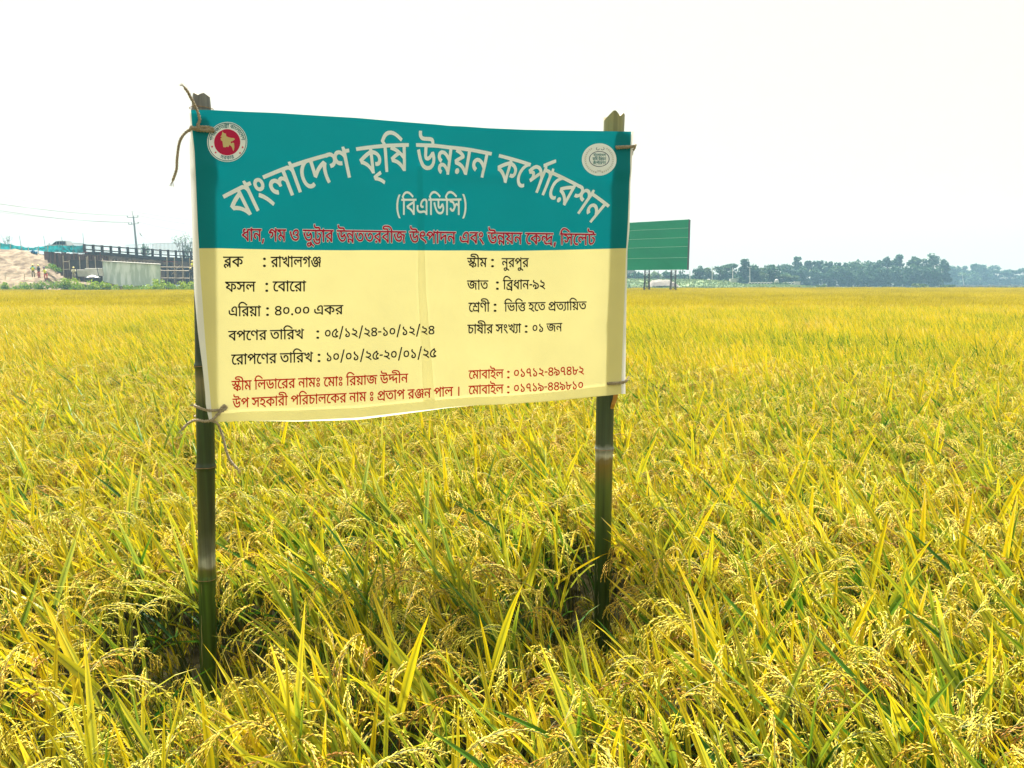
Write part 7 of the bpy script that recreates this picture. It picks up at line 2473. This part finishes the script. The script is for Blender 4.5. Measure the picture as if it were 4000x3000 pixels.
random.seed(11)
G1_, G2_, G3_ = 'trees on the far bank behind the billboard', 'trees in the long dark row', 'hazier trees at the far right'
T1 = [(2440, 1052, 60, 'round', TREE_G, 'hazy tree half hidden by the right edge of the banner'), (2485, 1060, 60, 'round', TREE_G, 'hazy tree seen left of the first billboard leg'), (2555, 1062, 60, 'round', TREE_P, 'pale hazy tree seen between the billboard legs'), (2600, 1058, 50, 'round', TREE_G, 'dark hazy tree beside the second billboard leg'),
      (2660, 1055, 60, 'round', TREE_G, 'hazy tree under the right corner of the billboard'), (2732, 1039, 48, 'round', TREE_G, 'flat topped tree just right of the billboard'), (2765, 1046, 44, 'round', TREE_P, 'pale small crown right of the flat topped tree'),
      (2812, 1040, 60, 'round', TREE_G, 'round crown behind the tall thin post'), (2855, 1027, 60, 'umbrella', TREE_G, 'spreading umbrella crown above the small far hut'), (2855, 1046, 80, 'round', TREE_G, 'broad crown under the umbrella shaped one'),
      (2905, 1004, 50, 'tall', TREE_G, 'tallest feathery tree left of the round dark one'), (2940, 1030, 44, 'round', TREE_G, 'dark bluish crown beside the feathery tree'), (2970, 1045, 60, 'round', TREE_P, 'pale rounded tree left of the white house'),
      (3014, 1032, 60, 'round', TREE_G, 'single round dark tree right of the white house'), (3058, 1071, 60, 'umbrella', TREE_P, 'low pale spreading tree behind the domed gate')]
for px, top, w, kd, mt_, lb in T1:
    tree(px, top, 1115, random.uniform(238, 250), w * 1.4, kd, lb, G1_, n=1100, mt=mt_)
T2 = [(3070, 1031, 60, 'round', 'leftmost dark crown of the long tree row'), (3112, 998, 52, 'tall', 'tall crown rising near the left end of the long row'), (3140, 1022, 50, 'spiky', 'ragged crown just right of the first tall one'), (3180, 1018, 60, 'spiky', 'bamboo clump with fine tips in the left of the row'),
      (3222, 1022, 56, 'spiky', 'second bamboo clump with fine tips in the row'), (3262, 1026, 60, 'spiky', 'low bamboo clump left of the domed crown'), (3300, 1026, 50, 'round', 'dark crown between two bamboo clumps'), (3342, 1013, 70, 'round', 'smooth domed crown in the middle of the row'),
      (3388, 1018, 60, 'round', 'even dark crown right of the domed one'), (3425, 1016, 56, 'round', 'green crown left of the small top tuft'), (3462, 1002, 46, 'tall', 'small tufted crown left of the high grey one'), (3507, 988, 62, 'tall', 'high grey crown second from the tallest tree'),
      (3565, 1000, 50, 'tall', 'thin twiggy crown between the two highest trees'), (3600, 1010, 60, 'round', 'broad pale crown below the twiggy one'), (3636, 987, 84, 'tall', 'tallest and widest grey green tree of the row'), (3682, 1010, 52, 'tall', 'open airy crown right of the tallest tree')]
for px, top, w, kd, lb in T2:
    tree(px, top, 1118, random.uniform(286, 300), w * 1.25, kd, lb, G2_, n=1300, mt=TREE_G)
for px, top, lb in ((2715, 1072, 'low thicket below the flat topped tree'), (2790, 1070, 'low thicket left of the tiny far hut'), (2888, 1068, 'low thicket below the tallest feathery tree'), (2950, 1070, 'low thicket left of the white house'), (3040, 1062, 'low thicket between the round dark tree and the long row')):
    tree(px, top, 1115, 252, 95, 'round', lb, 'thickets on the far bank', n=700, mt=TREE_G)
for k, px in enumerate(range(3085, 3700, 44)):
    tree(px + random.uniform(-8, 8), 1040 + random.uniform(-8, 8), 1118, 281, 66, 'round', 'low front tree number counted from the left', G2_ + ' front', n=700, mt=TREE_G)['label'] = ('low front tree of the long row below the leftmost crown', 'low front tree below the first tall crown', 'low front tree below the first bamboo clump', 'low front tree below the second bamboo clump', 'low front tree below the third bamboo clump', 'low front tree left of the domed crown', 'low front tree under the domed crown', 'low front tree right of the domed crown', 'low front tree under the tufted crown', 'low front tree under the high grey crown', 'low front tree under the twiggy crown', 'low front tree left of the tallest tree', 'low front tree under the tallest tree', 'low front tree under the open airy crown')[k]
T3 = [(3712, 1046, 50, 'round', 'small hazy crown right of the long row'), (3740, 1054, 56, 'round', 'low hazy tree left of the pale leaning trunk'), (3768, 1046, 50, 'tall', 'hazy leaning crown over the pale trunk'), (3803, 1033, 44, 'tall', 'tall narrow hazy crown near the right edge'),
      (3828, 1040, 50, 'tall', 'hazy crown beside the tall narrow one'), (3868, 1044, 50, 'round', 'round hazy crown at the right'), (3900, 1058, 50, 'umbrella', 'flat hazy crown beside the gap in the trees'), (3945, 1058, 66, 'umbrella', 'wide flat hazy crown near the right edge'), (3992, 1056, 60, 'umbrella', 'palest flat crown at the right edge'),
      (3790, 1068, 90, 'round', 'low hazy thicket below the tall narrow crown'), (3860, 1072, 90, 'round', 'low hazy thicket below the round crown'), (3935, 1078, 90, 'round', 'low hazy thicket below the wide flat crown'), (4010, 1078, 90, 'round', 'low hazy thicket at the right edge'), (4080, 1070, 90, 'round', 'hazy tree beyond the right edge')]
for px, top, w, kd, lb in T3:
    tree(px, top - 8, 1116, random.uniform(420, 450), w * 1.25, kd, lb, G3_, n=800, mt=TREE_G)
q = MB()
q.tube([P(3766, 1117, 405), P(3762, 1095, 405), P(3758, 1075, 405)], [.28, .22, .16], 6)
t = thing('pale_tree', 'slender tree with a pale leaning trunk before the hazy trees', 'tree', P(3766, 1118, 405))
q.obj('trunk', WHITE_M, t)
q = MB()
leaf_cloud(q, P(3757, 1071, 405), (2.2, 2, .9), 60, .7)
q.obj('crown', TREE_P, t)

# wood on the horizon, beyond the haze of the near rows
mb = MB()
for k in range(520):
    px = -1400 + 6800 * k / 519
    Y = random.uniform(478, 500)
    p = P(px, 1100, Y)
    hh = 4.5 + 3 * mnoise.noise(Vector((px * .004, 0, 7)))
    leaf_cloud(mb, Vector((p.x, Y, hh * .5)), (5, 5, hh * .55), 26, 1.1, shade=random.uniform(-.2, .2))
mb.obj('far_wood', TREE_G, kind='stuff', label='low wood running along the whole horizon')
